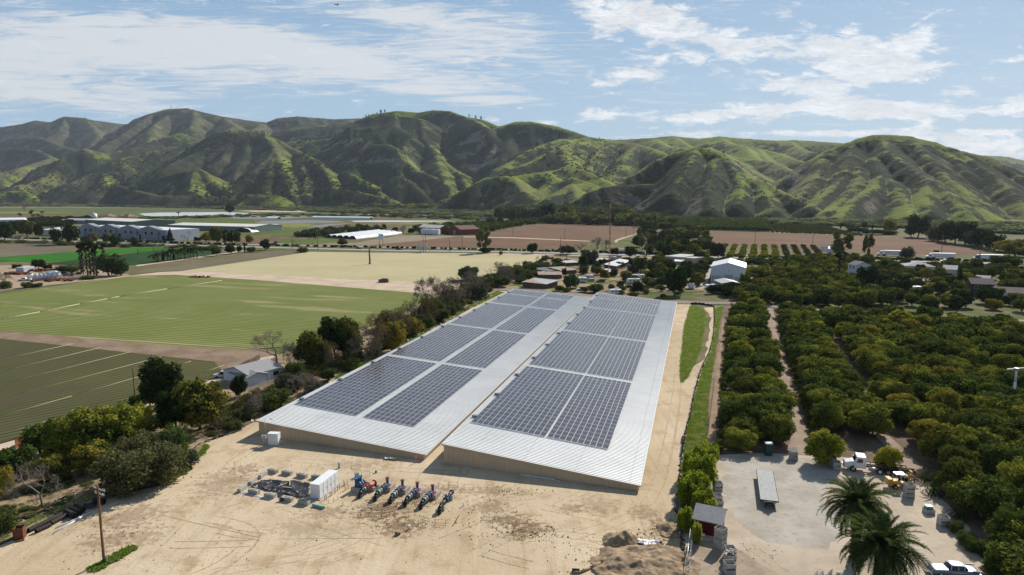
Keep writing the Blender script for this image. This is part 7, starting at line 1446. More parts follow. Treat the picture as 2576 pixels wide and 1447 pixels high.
house('warehouse', 'white greenhouse roofs at the far left', V4(-60, 285), V4(240, 280), 40, 5, 7.5, WSID, WHITE, 'gable', 'greenhouse'); 
t = thing('water_tank', 'round white water tank with a domed top in the far left fields', 'water tank', W(*V4(945, 240))); mb = MB(); mb.cyl((0, 0, 0), (0, 0, 9), 5.5, n=20); mb.build('tank', WHITE, t); mb = MB(); mb.cyl((0, 0, 9), (0, 0, 11), 5.6, .5, n=20); mb.build('lid', WHITE, t)
for i, (x0, x1, y, d, e, r) in enumerate(((990, 1090, 236, 16, 5, 9), (1090, 1130, 240, 14, 4, 6), (1150, 1215, 240, 16, 4, 8), (1215, 1290, 246, 16, 5, 10), (1290, 1330, 244, 12, 4, 8))): house('farmhouse', ('first', 'second', 'third', 'fourth', 'last')[i] + ' from the left of the tan tile-roofed farm buildings in the far left fields', V4(x0, y), V4(x1, y + 2), d, e, r, BEIGE, TILE, 'hip', 'farm building')
house('red_barn', 'long dark red barn with a cream roof and white tanks in front', V5(1640, 385), V5(1850, 398), 14, 7, 10, REDW, CREAM, 'gable', 'barn', doors=((.45, 5, .05, 5),), dc=plain('pale_barn_door', (.45, .42, .42), .7, .2)); house('red_barn', 'smaller dark red barn with a brown roof right of the long one', V5(1935, 395), V5(2060, 405), 26, 6, 10, REDW, plain('red_brown_roof', (.17, .10, .085), .9, .1), 'gable', 'barn', axis='y', doors=((.5, 4, .05, 5),)); house('shed', 'grey shed between the two red barns', V5(1855, 385), V5(1950, 388), 12, 5, 6, PINKW, GTIN, 'shed', 'shed'); house('house', 'small blue-white house in the trees beyond the red barns', V5(2235, 285), V5(2330, 292), 12, 3.5, 7, WSID, plain('blue_grey_roof', (.14, .19, .26), .9, .1)); house('shed', 'low tan shed at the edge of the dark trees above the ploughed field', V5(2205, 340), V5(2290, 344), 10, 3, 4, BEIGE, BEIGE, 'shed', 'shed')
for i, (x, y) in enumerate(((1697, 396), (1760, 398), (1808, 402))): p = W(*V5(x, y)); mb = MB(); mb.box((0, 0, 3.1), (9 if i else 7, 6, 5.2)); mb.box((0, 0, 5.9), (8 if i else 6, 5.2, .4)); mb.box((0, 0, .3), (8, 5, .6)); tag(mb.build('white_tank', WHITE, None, p, HW, bevel=.5), ('left', 'middle', 'right')[i] + ' of three white boxes in front of the long red barn', 'tank', 'white boxes by the red barn')
def tunnels(label, A0, A1, B0, B1, n, r, mat, nm='hoop_house', cat='hoop house'):
    a0, a1, b0, b1 = W(*A0), W(*A1), W(*B0), W(*B1)
    for i in range(n):
        f = (i + .5) / n; p = a0.lerp(a1, f); q = b0.lerp(b1, f); wd = (a1 - a0).length / n; ang = hd(p, q); L = (q - p).length; t = thing(nm, f'{("front", "second", "third", "fourth", "fifth", "back")[i if i < n - 1 else 5]} tunnel of {label}', cat, p, ang, nm.replace('_', ' ') + 's in a block'); V = []; m = 9; ns = max(2, int(L / 8))
        for k in range(ns + 1):
            for j in range(m): aa = math.pi * j / (m - 1); V.append((L * k / ns, math.cos(aa) * wd * .49, math.sin(aa) * r * (1 - .04 * (k % 2))))
        Q = [(k * m + j, k * m + j + 1, (k + 1) * m + j + 1, (k + 1) * m + j) for k in range(ns) for j in range(m - 1)]; mobj('cover', np_mesh('cover', V, Q, [mat], smooth=True), t)
        mb = MB(); [mb.tube([(x, math.cos(math.pi * j / 6) * wd * .5, math.sin(math.pi * j / 6) * r * 1.01) for j in range(7)], .12, 4) for x in (0, L)]; mb.build('end_hoop', STEEL, t)
PLS = plain('white_greenhouse_film', (.62, .64, .66), .4, .4, var=.05, scale=.1)
tunnels('the white plastic hoop houses beyond the highway', V5(1000, 447), V5(700, 430), V5(1465, 395), V5(1215, 372), 5, 3.4, PLS)
tunnels('the distant long white hoop houses', V5(1165, 248), V5(1165, 240), V5(565, 240), V5(600, 233), 3, 4, PLS, 'far_hoop_house'); tunnels('the low white tunnels behind the factory', V4(2440, 380), V4(2440, 350), V5(190, 350), V5(190, 325), 3, 5, PLS, 'low_hoop_house'); tunnels('the small white tunnel left of the grey mulch rows', V5(120, 246), V5(130, 238), V5(235, 246), V5(230, 238), 2, 4, PLS, 'small_hoop_house')
# junk yard tanks
for i, (x, w_) in enumerate(((320, 1.6), (372, 2.0), (412, 2.0), (452, 2.0), (495, 2.2), (540, 2.2), (578, 2.4))):
    p = W(*V4(x, 856 - i * 4)); t = thing('white_tank', ('first', 'second', 'third', 'fourth', 'fifth', 'sixth', 'last')[i] + ' from the left in the line of white tanks in the junk yard', 'tank', p, .1, 'white tanks in the junk yard'); mb = MB(); mb.cyl((0, -1.6, 1.7), (0, 1.6, 1.7), 1.45, n=14); mb.build('tank', WHITE, t); mb = MB(); mb.box((0, 0, .35), (1.6, 2.6, .7)); mb.build('cradle', STEEL, t)
box_thing('storage_container', 'long pale roofed shed at the back of the junk yard', V4(240, 780), V4(350, 765), 5, 2.8, plain('pale_shed', (.52, .54, .55), .6, .3), 'shed')
for i, (x, y, m, l) in enumerate(((640, 800, DARK, 'black scrap heap beside the tall palms'), (540, 868, RUST, 'rusty scrap row in front of the white tanks'), (200, 800, RUST, 'rust coloured scrap behind the junk yard bushes'), (430, 770, RUST, 'brown scrap pile behind the white box truck'))):
    p = W(*V4(x, y)); mb = MB()
    for k in range(26): mb.box((random.gauss(0, 5), random.gauss(0, 1.8), .6), (random.uniform(.8, 3.5), random.uniform(.5, 1.5), random.uniform(.6, 1.6)), random.random() * 3, random.gauss(0, .3))
    tag(mb.build('scrap_pile', m, None, p, .1), l, 'scrap')
# radio mast, poles, billboard, masts on the ridge
def mast(name, label, p, h, w, mats, cat='mast'):
    t = thing(name, label, cat, p); n = 14; seg = [MB(), MB()]
    for i in range(n):
        z0, z1 = h * i / n, h * (i + 1) / n; m = seg[i % 2]; c = [(w * math.cos(a) / 2, w * math.sin(a) / 2) for a in (0, 2.094, 4.189)]
        for j in range(3):
            x, y = c[j]; x2, y2 = c[(j + 1) % 3]; m.cyl((x, y, z0), (x, y, z1), w * .10, n=4); m.cyl((x, y, z0), (x2, y2, z1), w * .06, n=3); m.cyl((x2, y2, z0), (x, y, z1), w * .06, n=3)
    seg[0].build('red_section', mats[0], t); seg[1].build('white_section', mats[1], t); return t
mast('radio_mast', 'tall thin red and white lattice radio mast rising over the village', W(1532, 693), 40, .9, (plain('mast_red', (.45, .10, .05), .6, .3), plain('mast_pale', (.5, .36, .28), .6, .3)))
poles = [((1950, 575), 9.5, 'V5'), ((2075, 535), 10, 'V5'), ((1708, 540), 11, 'V5'), ((1683, 575), 12, 'V5'), ((625, 552), 16, 'V5'), ((365, 545), 9, 'V5'), ((530, 450), 12, 'V6'), ((10, 400), 12, 'V6'), ((1146, 425), 10, 'V6'), ((1220, 405), 12, 'V6'), ((178, 840), 9, 'V6'), ((550, 660), 12, 'V6'), ((488, 615), 14, 'V6'), ((1350, 620), 16, 'V6'), ((2443, 505), 12, 'V6'), ((1390, 605), 14, 'V4'), ((1548, 570), 9, 'V4'), ((2280, 520), 12, 'V4'), ((445, 555), 13, 'V7'), ((1745, 590), 14, 'V7'), ((2120, 770), 12, 'V7'), ((1430, 660), 0, 'V7')]
fn = {'V4': V4, 'V5': V5, 'V6': V6, 'V7': V7}
where = ['right of the white billboard', 'in the ploughed field left of the big eucalyptus', 'beside the highway near the two tall bare poles', 'taller of the two bare poles by the highway', 'with a lamp by the highway left of the hedge', 'beside the white factory trailers', 'in the middle of the ploughed field beyond the highway', 'at the left end of the ploughed field', 'near the right end of the ploughed field', 'by the track at the end of the ploughed field', 'at the end of the left barn beside the shrubs', 'among the village shrubs', 'by the small oak on the highway verge', 'among the oaks right of the red mast', 'in front of the far right ploughed field', 'pale one standing in the bright green crop', 'thin one in the dark green crop', 'with a transformer right of the white factory', 'left of the yellow eucalyptus, before the ploughed field', 'with a lamp at the right ploughed field', 'among the right-hand houses']
for (xy, h, f), w_ in zip(poles, where): utility_pole('utility_pole', 'distant utility pole ' + w_, W(*fn[f](*xy)), h, .22, [(h - .6, 2.4)] if h > 8 else [], group='distant utility poles', mat=POLEW)
t = thing('billboard', 'small white billboard on posts beside the highway', 'billboard', W(*V5(1260, 522)), HW); mb = MB(); mb.box((0, 0, 8.5), (5, .3, 5)); mb.build('panel', WHITE, t); mb = MB(); [mb.cyl((s * 1.6, .1, 0), (s * 1.6, .1, 6.5), .25) for s in (-1, 1)]; mb.build('legs', WOOD, t)
t = thing('billboard', 'pale double billboard frame at the edge of the khaki field', 'billboard', W(*V5(1680, 580)), HW); mb = MB(); [mb.box((s * 2.2, 0, 5), (3.4, .3, 4.5)) for s in (-1, 1)]; mb.build('panel', plain('pale_board', (.55, .54, .52), .8, .2), t); mb = MB(); [mb.cyl((s * 2.2, .2, 0), (s * 2.2, .2, 4), .2) for s in (-1, 1)]; mb.build('legs', WOOD, t)
p = W(*V5(1145, 698)); t = thing('dead_trunk', 'bare broken reddish palm trunk alone in the khaki field', 'dead trunk', p); mb = MB(); mb.tube([(0, 0, 0), (.1, 0, 3), (-.1, 0, 7), (.2, 0, 10.5)], .6, 9, r1=.45); mb.cyl((.2, 0, 10.4), (-.9, .2, 11.6), .3, .15); mb.build('trunk', plain('broken_trunk_bark', (.24, .13, .09), .95, .05, var=.5, scale=2), t); mb = MB(); mb.ball((0, 0, .1), 1.2, sz=.5); mb.build('root_ball', MATS['broken_trunk_bark'], t)
p = W(*V5(1285, 882)); mb = MB(); mb.box((0, 0, .9), (5, 2, 1.6)); mb.box((.5, 0, 1.9), (3, 1.6, .5)); tag(mb.build('pallet_stack', SHACK, None, p), 'dark stack of pallets on the pale road below the khaki field', 'pallets')
p = W(*V4(2010, 832)); crumple('brush_pile', 'low brown brush pile on the pale road at the field corner', [(p.x + a, p.y + b) for a, b in ((-6, -1.5), (5, -2), (7, 1), (-5, 2))], RUST, 1.6, .5, 'brush pile', 31)
def pipeline(label, pts, mat, r=.10, name='irrigation_pipe'): P = [W(x, y, .2) for x, y in pts]; mb = MB(); mb.tube(P, r, 10); tag(mb.build(name, mat), label, 'irrigation pipe')
IR = plain('pale_yellow_irrigation_pipe', (.45, .40, .24), .6, .3, var=.1, scale=.1)
pipeline('long pale irrigation pipe crossing the bright green field', [(-60, 810), (0, 803), (100, 785), (200, 765), (270, 752), (300, 746), (420, 727), (558, 706)], IR, .17)
def D1(x, y): return x / 3.54, 691.8 + y / 3.54
for i, (a, b) in enumerate((((-60, 770), (650, 612)), ((-60, 875), (900, 645)), ((-60, 990), (1165, 685)), ((-60, 1120), (1440, 728)), ((-60, 1275), (640, 1078)), ((640, 1078), (1310, 885)), ((-60, 1440), (560, 1262)), ((1610, 795), (1700, 768)), ((1795, 872), (1995, 805)), ((-60, 610), (400, 583)))):
    pipeline(('first', 'second', 'third', 'fourth', 'fifth', 'sixth', 'seventh', 'eighth', 'ninth', 'tenth')[i] + ' yellowish irrigation line laid along the rows of the sprouting field', [D1(*a), D1(*b)], IR, .055)
for i, (px, hp) in enumerate(((431, 12), (446, 7), (459, 9), (430, 9))): p = P3(px, 273, 5000); mb = MB(); mb.cyl((0, 0, -8), (0, 0, hp * 2.6), 1.6, .6, n=5); mb.box((0, 0, hp * 2.0), (5, 5, 2)); tag(mb.build('antenna_mast', STEEL, None, (p[0], p[1], p[2] - 4)), ('tallest', 'short', 'middle', 'thick')[i] + ' antenna mast on the highest left summit', 'mast')
for i, (px, py, hp) in enumerate(((194, 294, 24), (214, 294, 9), (175, 292, 5), (90, 303, 9))): p = P3(px, py, 6000); mb = MB(); mb.cyl((0, 0, -8), (0, 0, hp * 3.4), 1.6, .7, n=5); tag(mb.build('antenna_mast', STEEL, None, (p[0], p[1], p[2] - 4)), ('tallest thin', 'shorter', 'smallest', 'lone left')[i] + ' antenna mast on the far left ridge', 'mast')
# light aircraft
p = P3(847, 12, 900); t = thing('light_aircraft', 'tiny light aircraft flying high among the clouds', 'aircraft', p, .3); mb = MB(); mb.cyl((-3.5, 0, 0), (-1, 0, 0), .3, .6); mb.cyl((-1, 0, 0), (3, 0, 0), .6, .5); mb.build('fuselage', plain('plane_red', (.25, .08, .06), .5, .3), t); mb = MB(); mb.box((1.0, 0, .5), (1.3, 10, .15)); mb.build('wing', WHITE, t); mb = MB(); mb.box((-3.2, 0, .1), (.8, 3, .1)); mb.box((-3.2, 0, .7), (.8, .1, 1.2)); mb.build('tail', WHITE, t)
# ---------------------------------------------------------------- trees of the village and beyond
def many(L, far=1):
    for n, l, k, px, py, hp, wp in L: T(n, l, k, px, py, hp, wp, far)
many([
 ('pepper_tree','round dense pepper tree beside the rusty shacks','pepper',*V6(592,940),38,42),
 ('oak_tree','largest dark oak left of the warehouse driveway','dark',*V6(1640,1010),72,66),
 ('oak_tree','dark oak behind the largest one, toward the highway','dark',*V6(1740,880),48,48),
 ('oak_tree','dark oak at the village centre beside the sand yard','round',*V6(1290,790),45,42),
 ('oak_tree','round dark oak in front of the nearest camper trailer','dark',*V6(1260,985),30,36),
 ('willow_tree','feathery olive willow beside the camper trailers','olive',*V6(1155,870),32,34),
 ('village_tree','brown-green tree right of the grey minivan','golden',*V6(935,850),26,26),
 ('village_tree','dark tree at the left edge of the sand yard','dark',*V6(715,740),34,28),
 ('village_tree','tall grey-green tree by the highway above the shacks','greyshrub',*V6(800,700),44,34),
 ('village_tree','grey tree beside the radio mast foot','greyshrub',*V6(740,640),26,26),
 ('village_tree','round olive tree behind the rusty shack roofs','greyshrub',*V6(720,800),26,24),
 ('village_tree','dark thin tree in front of the pale container','dark',*V6(820,800),26,16),
 ('orange_tree','small round tree behind the white pickup','mid',*V6(840,985),24,40),
 ('orange_tree','small tree at the village track, left of the small camper','mid',*V6(1000,965),18,18),
 ('orange_tree','small tree right of the round dark oak','mid',*V6(1090,945),22,20),
 ('orange_tree','green tree between the camper trailers and the largest oak','mid',*V6(1500,930),30,30),
 ('orange_tree','light green tree right of the nearest camper trailer','weedshrub',*V6(1415,930),24,26),
 ('orange_tree','low bushy shrub behind the right barn roof','mid',*V6(1220,1030),14,28),
 ('orange_tree','small bush at the left barn far corner','mid',*V6(470,970),16,26),
 ('small_dark_tree','dark small tree beside the teal container','dark',*V6(1400,770),24,30),
 ('small_dark_tree','dark tree right of the sand yard','dark',*V6(1450,800),24,24),
 ('small_dark_tree','dark tree behind the grey green shed','dark',*V6(1560,760),26,36),
 ('small_dark_tree','small thin dark tree by the dark grey shed','dark',*V6(525,820),22,14),
 ('verge_oak','round dark oak on the highway verge, leftmost','dark',*V6(205,590),28,32),
 ('verge_oak','wide dark oak on the highway verge beside the lamp pole','dark',*V6(545,600),24,44),
 ('verge_oak','dark oak at the radio mast on the highway','dark',*V6(1030,610),20,26),
 ('verge_oak','broad dark oak on the verge right of the mast','dark',*V6(1190,635),32,38),
 ('verge_oak','dark oak on the verge above the pinkish building','dark',*V6(1560,630),32,34),
 ('verge_oak','small oak on the verge right of the pinkish building','golden',*V6(1770,655),22,22),
 ('verge_oak','dark oak on the verge beside the citrus rows','dark',*V6(1880,680),30,30),
 ('verge_oak','large dark tree where the driveway meets the highway','dark',*V6(2070,640),42,40),
 ('highway_hedge_tree','small dark tree just left of the driveway mouth','dark',*V6(1650,630),14,20),
 ('eucalyptus_tree','tall yellow-green eucalyptus standing beside the highway','euc',*V5(2290,585),58,58),
 ('eucalyptus_tree','tall loose eucalyptus behind the verge, right of the red mast','euc',*V6(1310,560),58,42),
 ('eucalyptus_tree','yellow eucalyptus by the highway, left of the pair at the right','euc',*V7(720,660),74,70),
 ('eucalyptus_tree','darker slender eucalyptus right of the yellow one','euc',*V7(990,665),68,34),
 ('eucalyptus_base_tree','dark bush at the foot of the tall yellow-green eucalyptus','dark',*V5(2300,588),15,34),
 ('small_verge_tree','small green tree right of the tall eucalyptus','mid',*V5(2465,608),11,10),
 ('bare_poplar','pale bare grove beside the ploughed field','twiggy',*V6(860,545),30,30),
 ('bare_poplar','pale bare tree right of the bare grove','twiggy',*V6(950,550),26,28),
 ('bare_poplar','low bare thicket at the left of the bare grove','twiggy',*V6(690,548),16,36),
 ('bare_poplar','tall bare roadside tree left of the flatbed truck','bare',*V5(420,575),42,30),
 ('bare_poplar','smaller bare tree right of the tall roadside one','bare',*V5(570,510),24,26),
 ('bare_poplar','pale bare round tree before the white factory wall','bare',*V4(1885,470),26,30),
 ('roadside_shrub','brown-green bush under the tall bare roadside tree','weedshrub',*V5(470,580),16,28),
 ('roadside_tree','dark round tree beside the flatbed truck cab','dark',*V5(95,558),30,28),
 ('roadside_tree','round dark green tree in the field right of the hoop houses','golden',*V5(873,512),19,25),
 ('roadside_tree','grey bare-looking round tree beside the red barn','twiggy',*V5(1485,392),22,20),
 ('roadside_tree','dark round tree left of the long red barn','dark',*V5(1565,390),15,20),
 ('roadside_tree','brown dark tree left of the bare round one','golden',*V5(1400,372),13,18),
 ('roadside_tree','olive tree behind the hoop houses','greyshrub',*V5(1205,372),9,16),
 ('roadside_tree','pale green tree behind the red barn','greyshrub',*V5(1800,330),16,22),
 ('roadside_tree','yellow-green tree right behind the red barns','golden',*V5(1945,320),14,20),
 ('roadside_tree','large round bush at the bottom right highway edge','mid',*V7(2400,750),38,80),
 ('roadside_tree','grey-green roadside bush in front of the right ploughed field','greyshrub',*V7(1400,640),36,36),
 ('roadside_tree','small roadside tree right of the large one','greyshrub',*V7(1690,612),18,14),
 ('factory_tree','largest dark tree in front of the factory front, left','dark',*V4(715,500),55,50),
 ('factory_tree','green tree left of the largest factory tree','mid',*V4(565,500),44,28),
 ('factory_tree','round green tree in front of the factory doors','mid',*V4(1165,520),32,30),
 ('factory_tree','brownish tree between the factory trees','golden',*V4(1080,480),26,22),
 ('factory_tree','grey-green tree right of the largest factory tree','greyshrub',*V4(880,500),30,30),
 ('factory_tree','olive tree beside the brownish factory tree','golden',*V4(940,480),26,22),
 ('factory_tree','slim green tree before the factory doors by the pale pole','mid',*V4(1360,520),26,20),
 ('factory_tree','dark conifer against the white factory end wall','conifer',*V4(1715,470),34,24),
 ('factory_tree','small dark bushes at the factory wall corner','dark',*V4(1990,470),12,22),
 ('orchard_side_tree','big round tree right of the factory end wall','golden',*V4(2190,490),44,40),
 ('orchard_side_tree','olive tree left of the big round one','golden',*V4(2080,475),26,26),
 ('orchard_side_tree','dark tree right of the big round one','dark',*V4(2300,500),38,32),
 ('orchard_side_tree','tall thin tree right of the dark one','mid',*V4(2385,500),36,24),
 ('orchard_side_tree','brown-gold tree at the end of the roadside group','golden',*V4(2510,490),24,20),
 ('left_edge_tree','largest dark tree at the left edge above the highway','dark',*V4(45,460),48,52),
 ('left_edge_tree','dark tree right of the largest one at the left edge','golden',*V4(280,420),44,48),
 ('left_edge_tree','dark tree behind those at the left edge','dark',*V4(160,400),38,40),
 ('left_edge_tree','dark tree just left of the white packing shed','dark',*V4(390,430),36,26),
 ('verge_shrub','bare brown thicket on the left verge','twiggy',*V4(210,470),18,50),
 ('field_tree','round dark tree at the dark green crop edge','mid',*V4(2175,612),25,26),
 ('field_tree','round dark tree left of the cypress','dark',*V4(2320,595),24,30),
 ('field_tree','dark tree beside the small cypress','dark',*V4(2410,585),20,14),
 ('field_tree','pale green tree right of the small cypress','weedshrub',*V4(2530,575),16,24),
 ('pepper_tree','big soft pepper tree right of the tall palms','pepper',*V4(1100,815),58,60),
 ('pepper_tree','second pepper tree right of the big one','pepper',*V4(1220,815),46,36),
 ('yard_tree','round black-green tree behind the junk yard','dark',*V4(385,745),26,34),
 ('yard_tree','low dark hedge tree right of the round one','dark',*V4(480,752),14,26),
 ('yard_tree','dark shrub row left of the tall palms','greyshrub',*V4(640,770),18,40),
 ('yard_tree','dark shrub row nearest the tall palms','weedshrub',*V4(740,775),18,34),
 ('yard_tree','small dark bush at the left of the junk yard','dark',*V4(170,738),10,26),
 ('yard_shrub','golden bush at the left edge of the junk yard','weedshrub',*V4(60,945),24,30),
 ('yard_shrub','golden bush in front of the white pickup','weedshrub',*V4(265,935),18,26),
 ('yard_shrub','grey weedy bush in front of the white tanks','greyshrub',*V4(370,925),12,30),
 ('yard_shrub','grey-brown bush at the left edge above the golden bush','twiggy',*V4(40,880),22,36),
 ('yard_shrub','brown weeds before the tall palms','weedshrub',*V4(890,850),12,40),
 ('hill_foot_tree','round dark tree alone on the riverbed brush','dark',*V4(2315,190),26,26),
 ('right_house_tree','largest dark oak in front of the white two-storey house','dark',*V7(990,950),64,56),
 ('right_house_tree','grey dark oak among the right-hand houses','dark',*V7(1160,960),42,38),
 ('right_house_tree','brown-grey oak left of the white motorhome','dark',*V7(1360,965),40,38),
 ('right_house_tree','orange-gold round tree right of the white motorhome','newgrowth',*V7(1640,1000),30,42),
 ('right_house_tree','dark round bush right of the orange-gold tree','mid',*V7(1880,1030),20,26),
 ('right_house_tree','olive tree between the two dark-roofed houses','golden',*V7(1750,985),24,34),
 ('right_house_tree','large dark tree in front of the long brown-roofed house','dark',*V7(2190,1090),42,54),
 ('right_house_tree','dark tree behind the bright porch house','dark',*V7(1740,920),26,30),
 ('right_house_tree','olive round tree right of the pale roofed house','golden',*V7(2140,850),24,40),
 ('right_house_tree','golden round tree at the right edge above the long roof','golden',*V7(2420,960),28,52),
 ('right_house_tree','wide golden tree at the right edge below the highway','golden',*V7(2480,880),38,60),
 ('cypress_tree','tall dark cypress-like conifer between the right-hand houses','conifer',*V7(1920,960),62,34),
 ('right_house_tree','dark oak above the pale roofed house','dark',*V7(1960,800),24,44),
 ('right_house_tree','yellow-olive tree left of the bright porch house','golden',*V7(1650,750),22,34),
])
for l, px, py, hp, wp in (('small pointed cypress left of the feather palms', *V4(1642, 672), 31, 9), ('short cypress between the feather palms', *V4(1750, 655), 18, 7), ('short pointed cypress at the foot of the first feather palm', *V4(1587, 682), 11, 6), ('thin dark cypress at the end of the crop edge', *V4(2463, 580), 29, 5), ('tall thin cypress behind the feather palms', *V4(1855, 600), 28, 5), ('thin cypress behind the first palms', *V4(1743, 600), 24, 5)): T('cypress', l, 'cypress', px, py, hp, wp, 1, cat='cypress')
for i, (x, y, h, w) in enumerate(((1555, 685, 28, 22), (1590, 680, 26, 18), (1690, 665, 32, 26), (1720, 665, 38, 26), (1790, 655, 32, 22), (1815, 650, 32, 22), (1860, 648, 38, 26), (1895, 642, 30, 20), (1918, 640, 34, 22), (1945, 636, 30, 20), (1985, 632, 30, 24))): T('feather_palm', ('first','second','third','fourth','fifth','sixth','seventh','eighth','ninth','tenth','last')[i] + ' from the left in the line of small feather palms by the crop edge', 'featherpalm', *V4(x, y), h, w * 1.5, 1, 'row of feather palms', 'palm')
for i, (x, y, h) in enumerate(((838, 800, 76), (880, 805, 80), (915, 808, 80), (945, 810, 78), (975, 812, 74), (1050, 700, 50), (820, 790, 70))): T('fan_palm', ('first','second','third','fourth','fifth','sixth','back left')[i] + ' shaggy-trunked fan palm of the tall clump beside the pepper tree', 'skirtpalm', *V4(x, y), h, 42, 1, 'clump of shaggy fan palms', 'palm')
for i, (x, y, h) in enumerate(((702, 885, 74), (758, 770, 48))): T('fan_palm', ('nearer', 'farther')[i] + ' shaggy fan palm in front of the yellow eucalyptus at the right', 'skirtpalm', *V7(x, y), h, 46, 1, None, 'palm')
for i, (x, y, h) in enumerate(((205, 260, 17), (322, 265, 25), (345, 268, 16), (390, 270, 18), (428, 225, 14), (245, 160, 8), (1798, 210, 9))): T('fan_palm', ('first','second','third','fourth','fifth','sixth','lone right-hand')[i] + ' distant fan palm in the far left fields', 'fanpalm', *V4(x, y), h, 22, 2, None, 'palm')
# orchard between barns and highway, and citrus rows
L0 = [(1870,770),(1850,700),(1990,660),(2100,662),(2220,665),(2380,690),(2576,700),(2576,800),(2300,790),(2100,780),(1930,768)]
placed = []
def fill(poly, n, name, label, kinds, hs, ws, group, far=1, mind=5.0, cat='tree', yp=None, avoid=()):
    k = 0; tries = 0; P = [tuple(W(*q)[:2]) for q in poly]; xs = [p[0] for p in P]; ys = [p[1] for p in P]
    while k < n and tries < n * 40:
        tries += 1; p = Vector((random.uniform(min(xs), max(xs)), random.uniform(min(ys), max(ys)), -.05))
        if not in_poly(p.x, p.y, P) or any((p.x - q[0]) ** 2 + (p.y - q[1]) ** 2 < mind ** 2 for q in placed): continue
        if any((p.x - a) ** 2 + (p.y - b) ** 2 < r * r for a, b, r in avoid): continue
        placed.append((p.x, p.y)); k += 1; tree(name, label, random.choice(kinds), p, random.uniform(*hs), random.uniform(*ws), far, group, cat)
av = [(W(*V7(x, y)).x, W(*V7(x, y)).y, r) for x, y, r in ((840, 790, 7), (1530, 750, 15), (1820, 810, 10), (1835, 890, 8), (1480, 900, 10), (1460, 970, 6), (2150, 990, 12), (2400, 1030, 14), (2500, 1040, 14), (1275, 890, 6), (2150, 900, 9), (1990, 960, 5))]
fill([(1860,768),(1880,700),(1990,670),(2090,690),(2210,745),(2240,778),(2100,776),(1930,765)], 110, 'grove_tree', 'bushy avocado tree in the grove between the white warehouse and the right-hand houses', ['avocado', 'avocado', 'golden'], (5, 7.5), (6.5, 8.5), 'grove beside the warehouse', 1, 5.2, 'avocado tree', avoid=av)
fill([(1985,668),(2000,656),(2200,662),(2120,685),(2060,690)], 40, 'grove_tree', 'bushy tree in the grove just below the highway', ['golden', 'avocado'], (5, 7), (6.5, 8.5), 'grove below the highway', 1, 5.6, 'avocado tree', avoid=av)
fill([(2190,700),(2200,665),(2420,672),(2576,690),(2576,790),(2290,785),(2240,770)], 90, 'garden_tree', 'bushy tree among the right-hand houses and gardens', ['avocado', 'mid', 'golden', 'dark'], (4, 7), (5.5, 8.5), 'garden trees at the right', 1, 6.5, avoid=av)
fill([(1790,740),(1800,730),(1870,733),(1960,740),(2100,776),(1960,765),(1860,757)], 26, 'hedge_tree', 'bushy tree lining the dusty road behind the annex', ['avocado', 'dark'], (4, 6), (5, 7), 'trees behind the annex', 1, 4.5, avoid=av)
fill([(1380,736),(1560,742),(1700,752),(1740,735),(1600,720),(1520,735)], 16, 'village_bush', 'small green bush in the village yards beyond the barns', ['mid', 'weedshrub'], (1.5, 3), (2.5, 4.5), 'village bushes', 2, 5)
fill([(1560,720),(1640,690),(1790,670),(1760,725),(1700,745)], 26, 'village_tree', 'bushy tree in the village gardens left of the warehouse driveway', ['dark', 'mid', 'golden'], (4, 7), (5, 8), 'village garden trees', 1, 7)
fill([(1440,690),(1560,655),(1680,668),(1640,700),(1540,700)], 20, 'village_tree', 'small tree between the village sheds', ['dark', 'mid', 'greyshrub'], (3.5, 6), (4, 6.5), 'village shed trees', 1, 8)
fill([(1240,722),(1300,690),(1400,655),(1440,665),(1360,690),(1320,715)], 34, 'bank_shrub', 'green shrub on the overgrown bank between the khaki field and the shacks', ['mid', 'weedshrub', 'greyshrub'], (2.5, 4.5), (4, 7), 'shrubs on the overgrown bank', 1, 4, 'shrub')
# hedge along the driveway left side
for i in range(9): f = i / 8; T('driveway_tree', 'golden green tree in the line along the left of the warehouse driveway', 'golden', 1755 + (1778 - 1755) * f, 722 - 62 * f, 22 - 9 * f, 18 - 7 * f, 1, 'driveway trees')
# citrus rows: each tree
for r in range(15):
    bx = 1650 + r * 29; tx = 1690 + r * 24.5
    for k in range(6):
        f = k / 5; x = bx + (tx - bx) * f + 12; y = 648 + (bx - 1650) * .012 - 30 * f
        if 1795 < x < 1815 and y > 630: continue
        T('citrus_tree', 'small citrus tree in the short rows beyond the highway', 'newgrowth' if r < 11 else 'mid', x, y + random.gauss(0, .3), 11.5 - 3.2 * f, 21 - 5 * f, 2, 'citrus rows beyond the highway', 'citrus tree')
# dark orchards and tree belts farther off: masses
def massp(name, label, kinds, poly, n, h, w, cat, seed, far=2):
    pts = scatter(poly, n); mass(name, label, kinds, pts, [random.uniform(*h) for _ in pts], [random.uniform(*w) for _ in pts], cat, seed, far)
def rowmass(name, label, kinds, A, B, C_, D_, nr, nk, h, w, cat, seed):
    a, b, c, d = W(*A), W(*B), W(*C_), W(*D_); pts = []
    for i in range(nr):
        p = a.lerp(b, i / (nr - 1)); q = d.lerp(c, i / (nr - 1))
        for k in range(nk): pts.append(p.lerp(q, k / (nk - 1)))
    mass(name, label, kinds, pts, [random.uniform(*h) for _ in pts], [random.uniform(*w) for _ in pts], cat, seed, 3)
rowmass('orchard', 'dense dark orchard rows behind the right ploughed field', ['avocado'], (1680, 576), (1930, 583), (1925, 556), (1665, 550), 26, 26, (5, 6.5), (8, 10), 'orchard', 11)
rowmass('young_orchard', 'dark lines of young orchard trees on pale soil', ['mid'], (1945, 586), (2165, 594), (2060, 568), (1930, 567), 19, 20, (2, 3), (3.5, 5), 'orchard', 12)
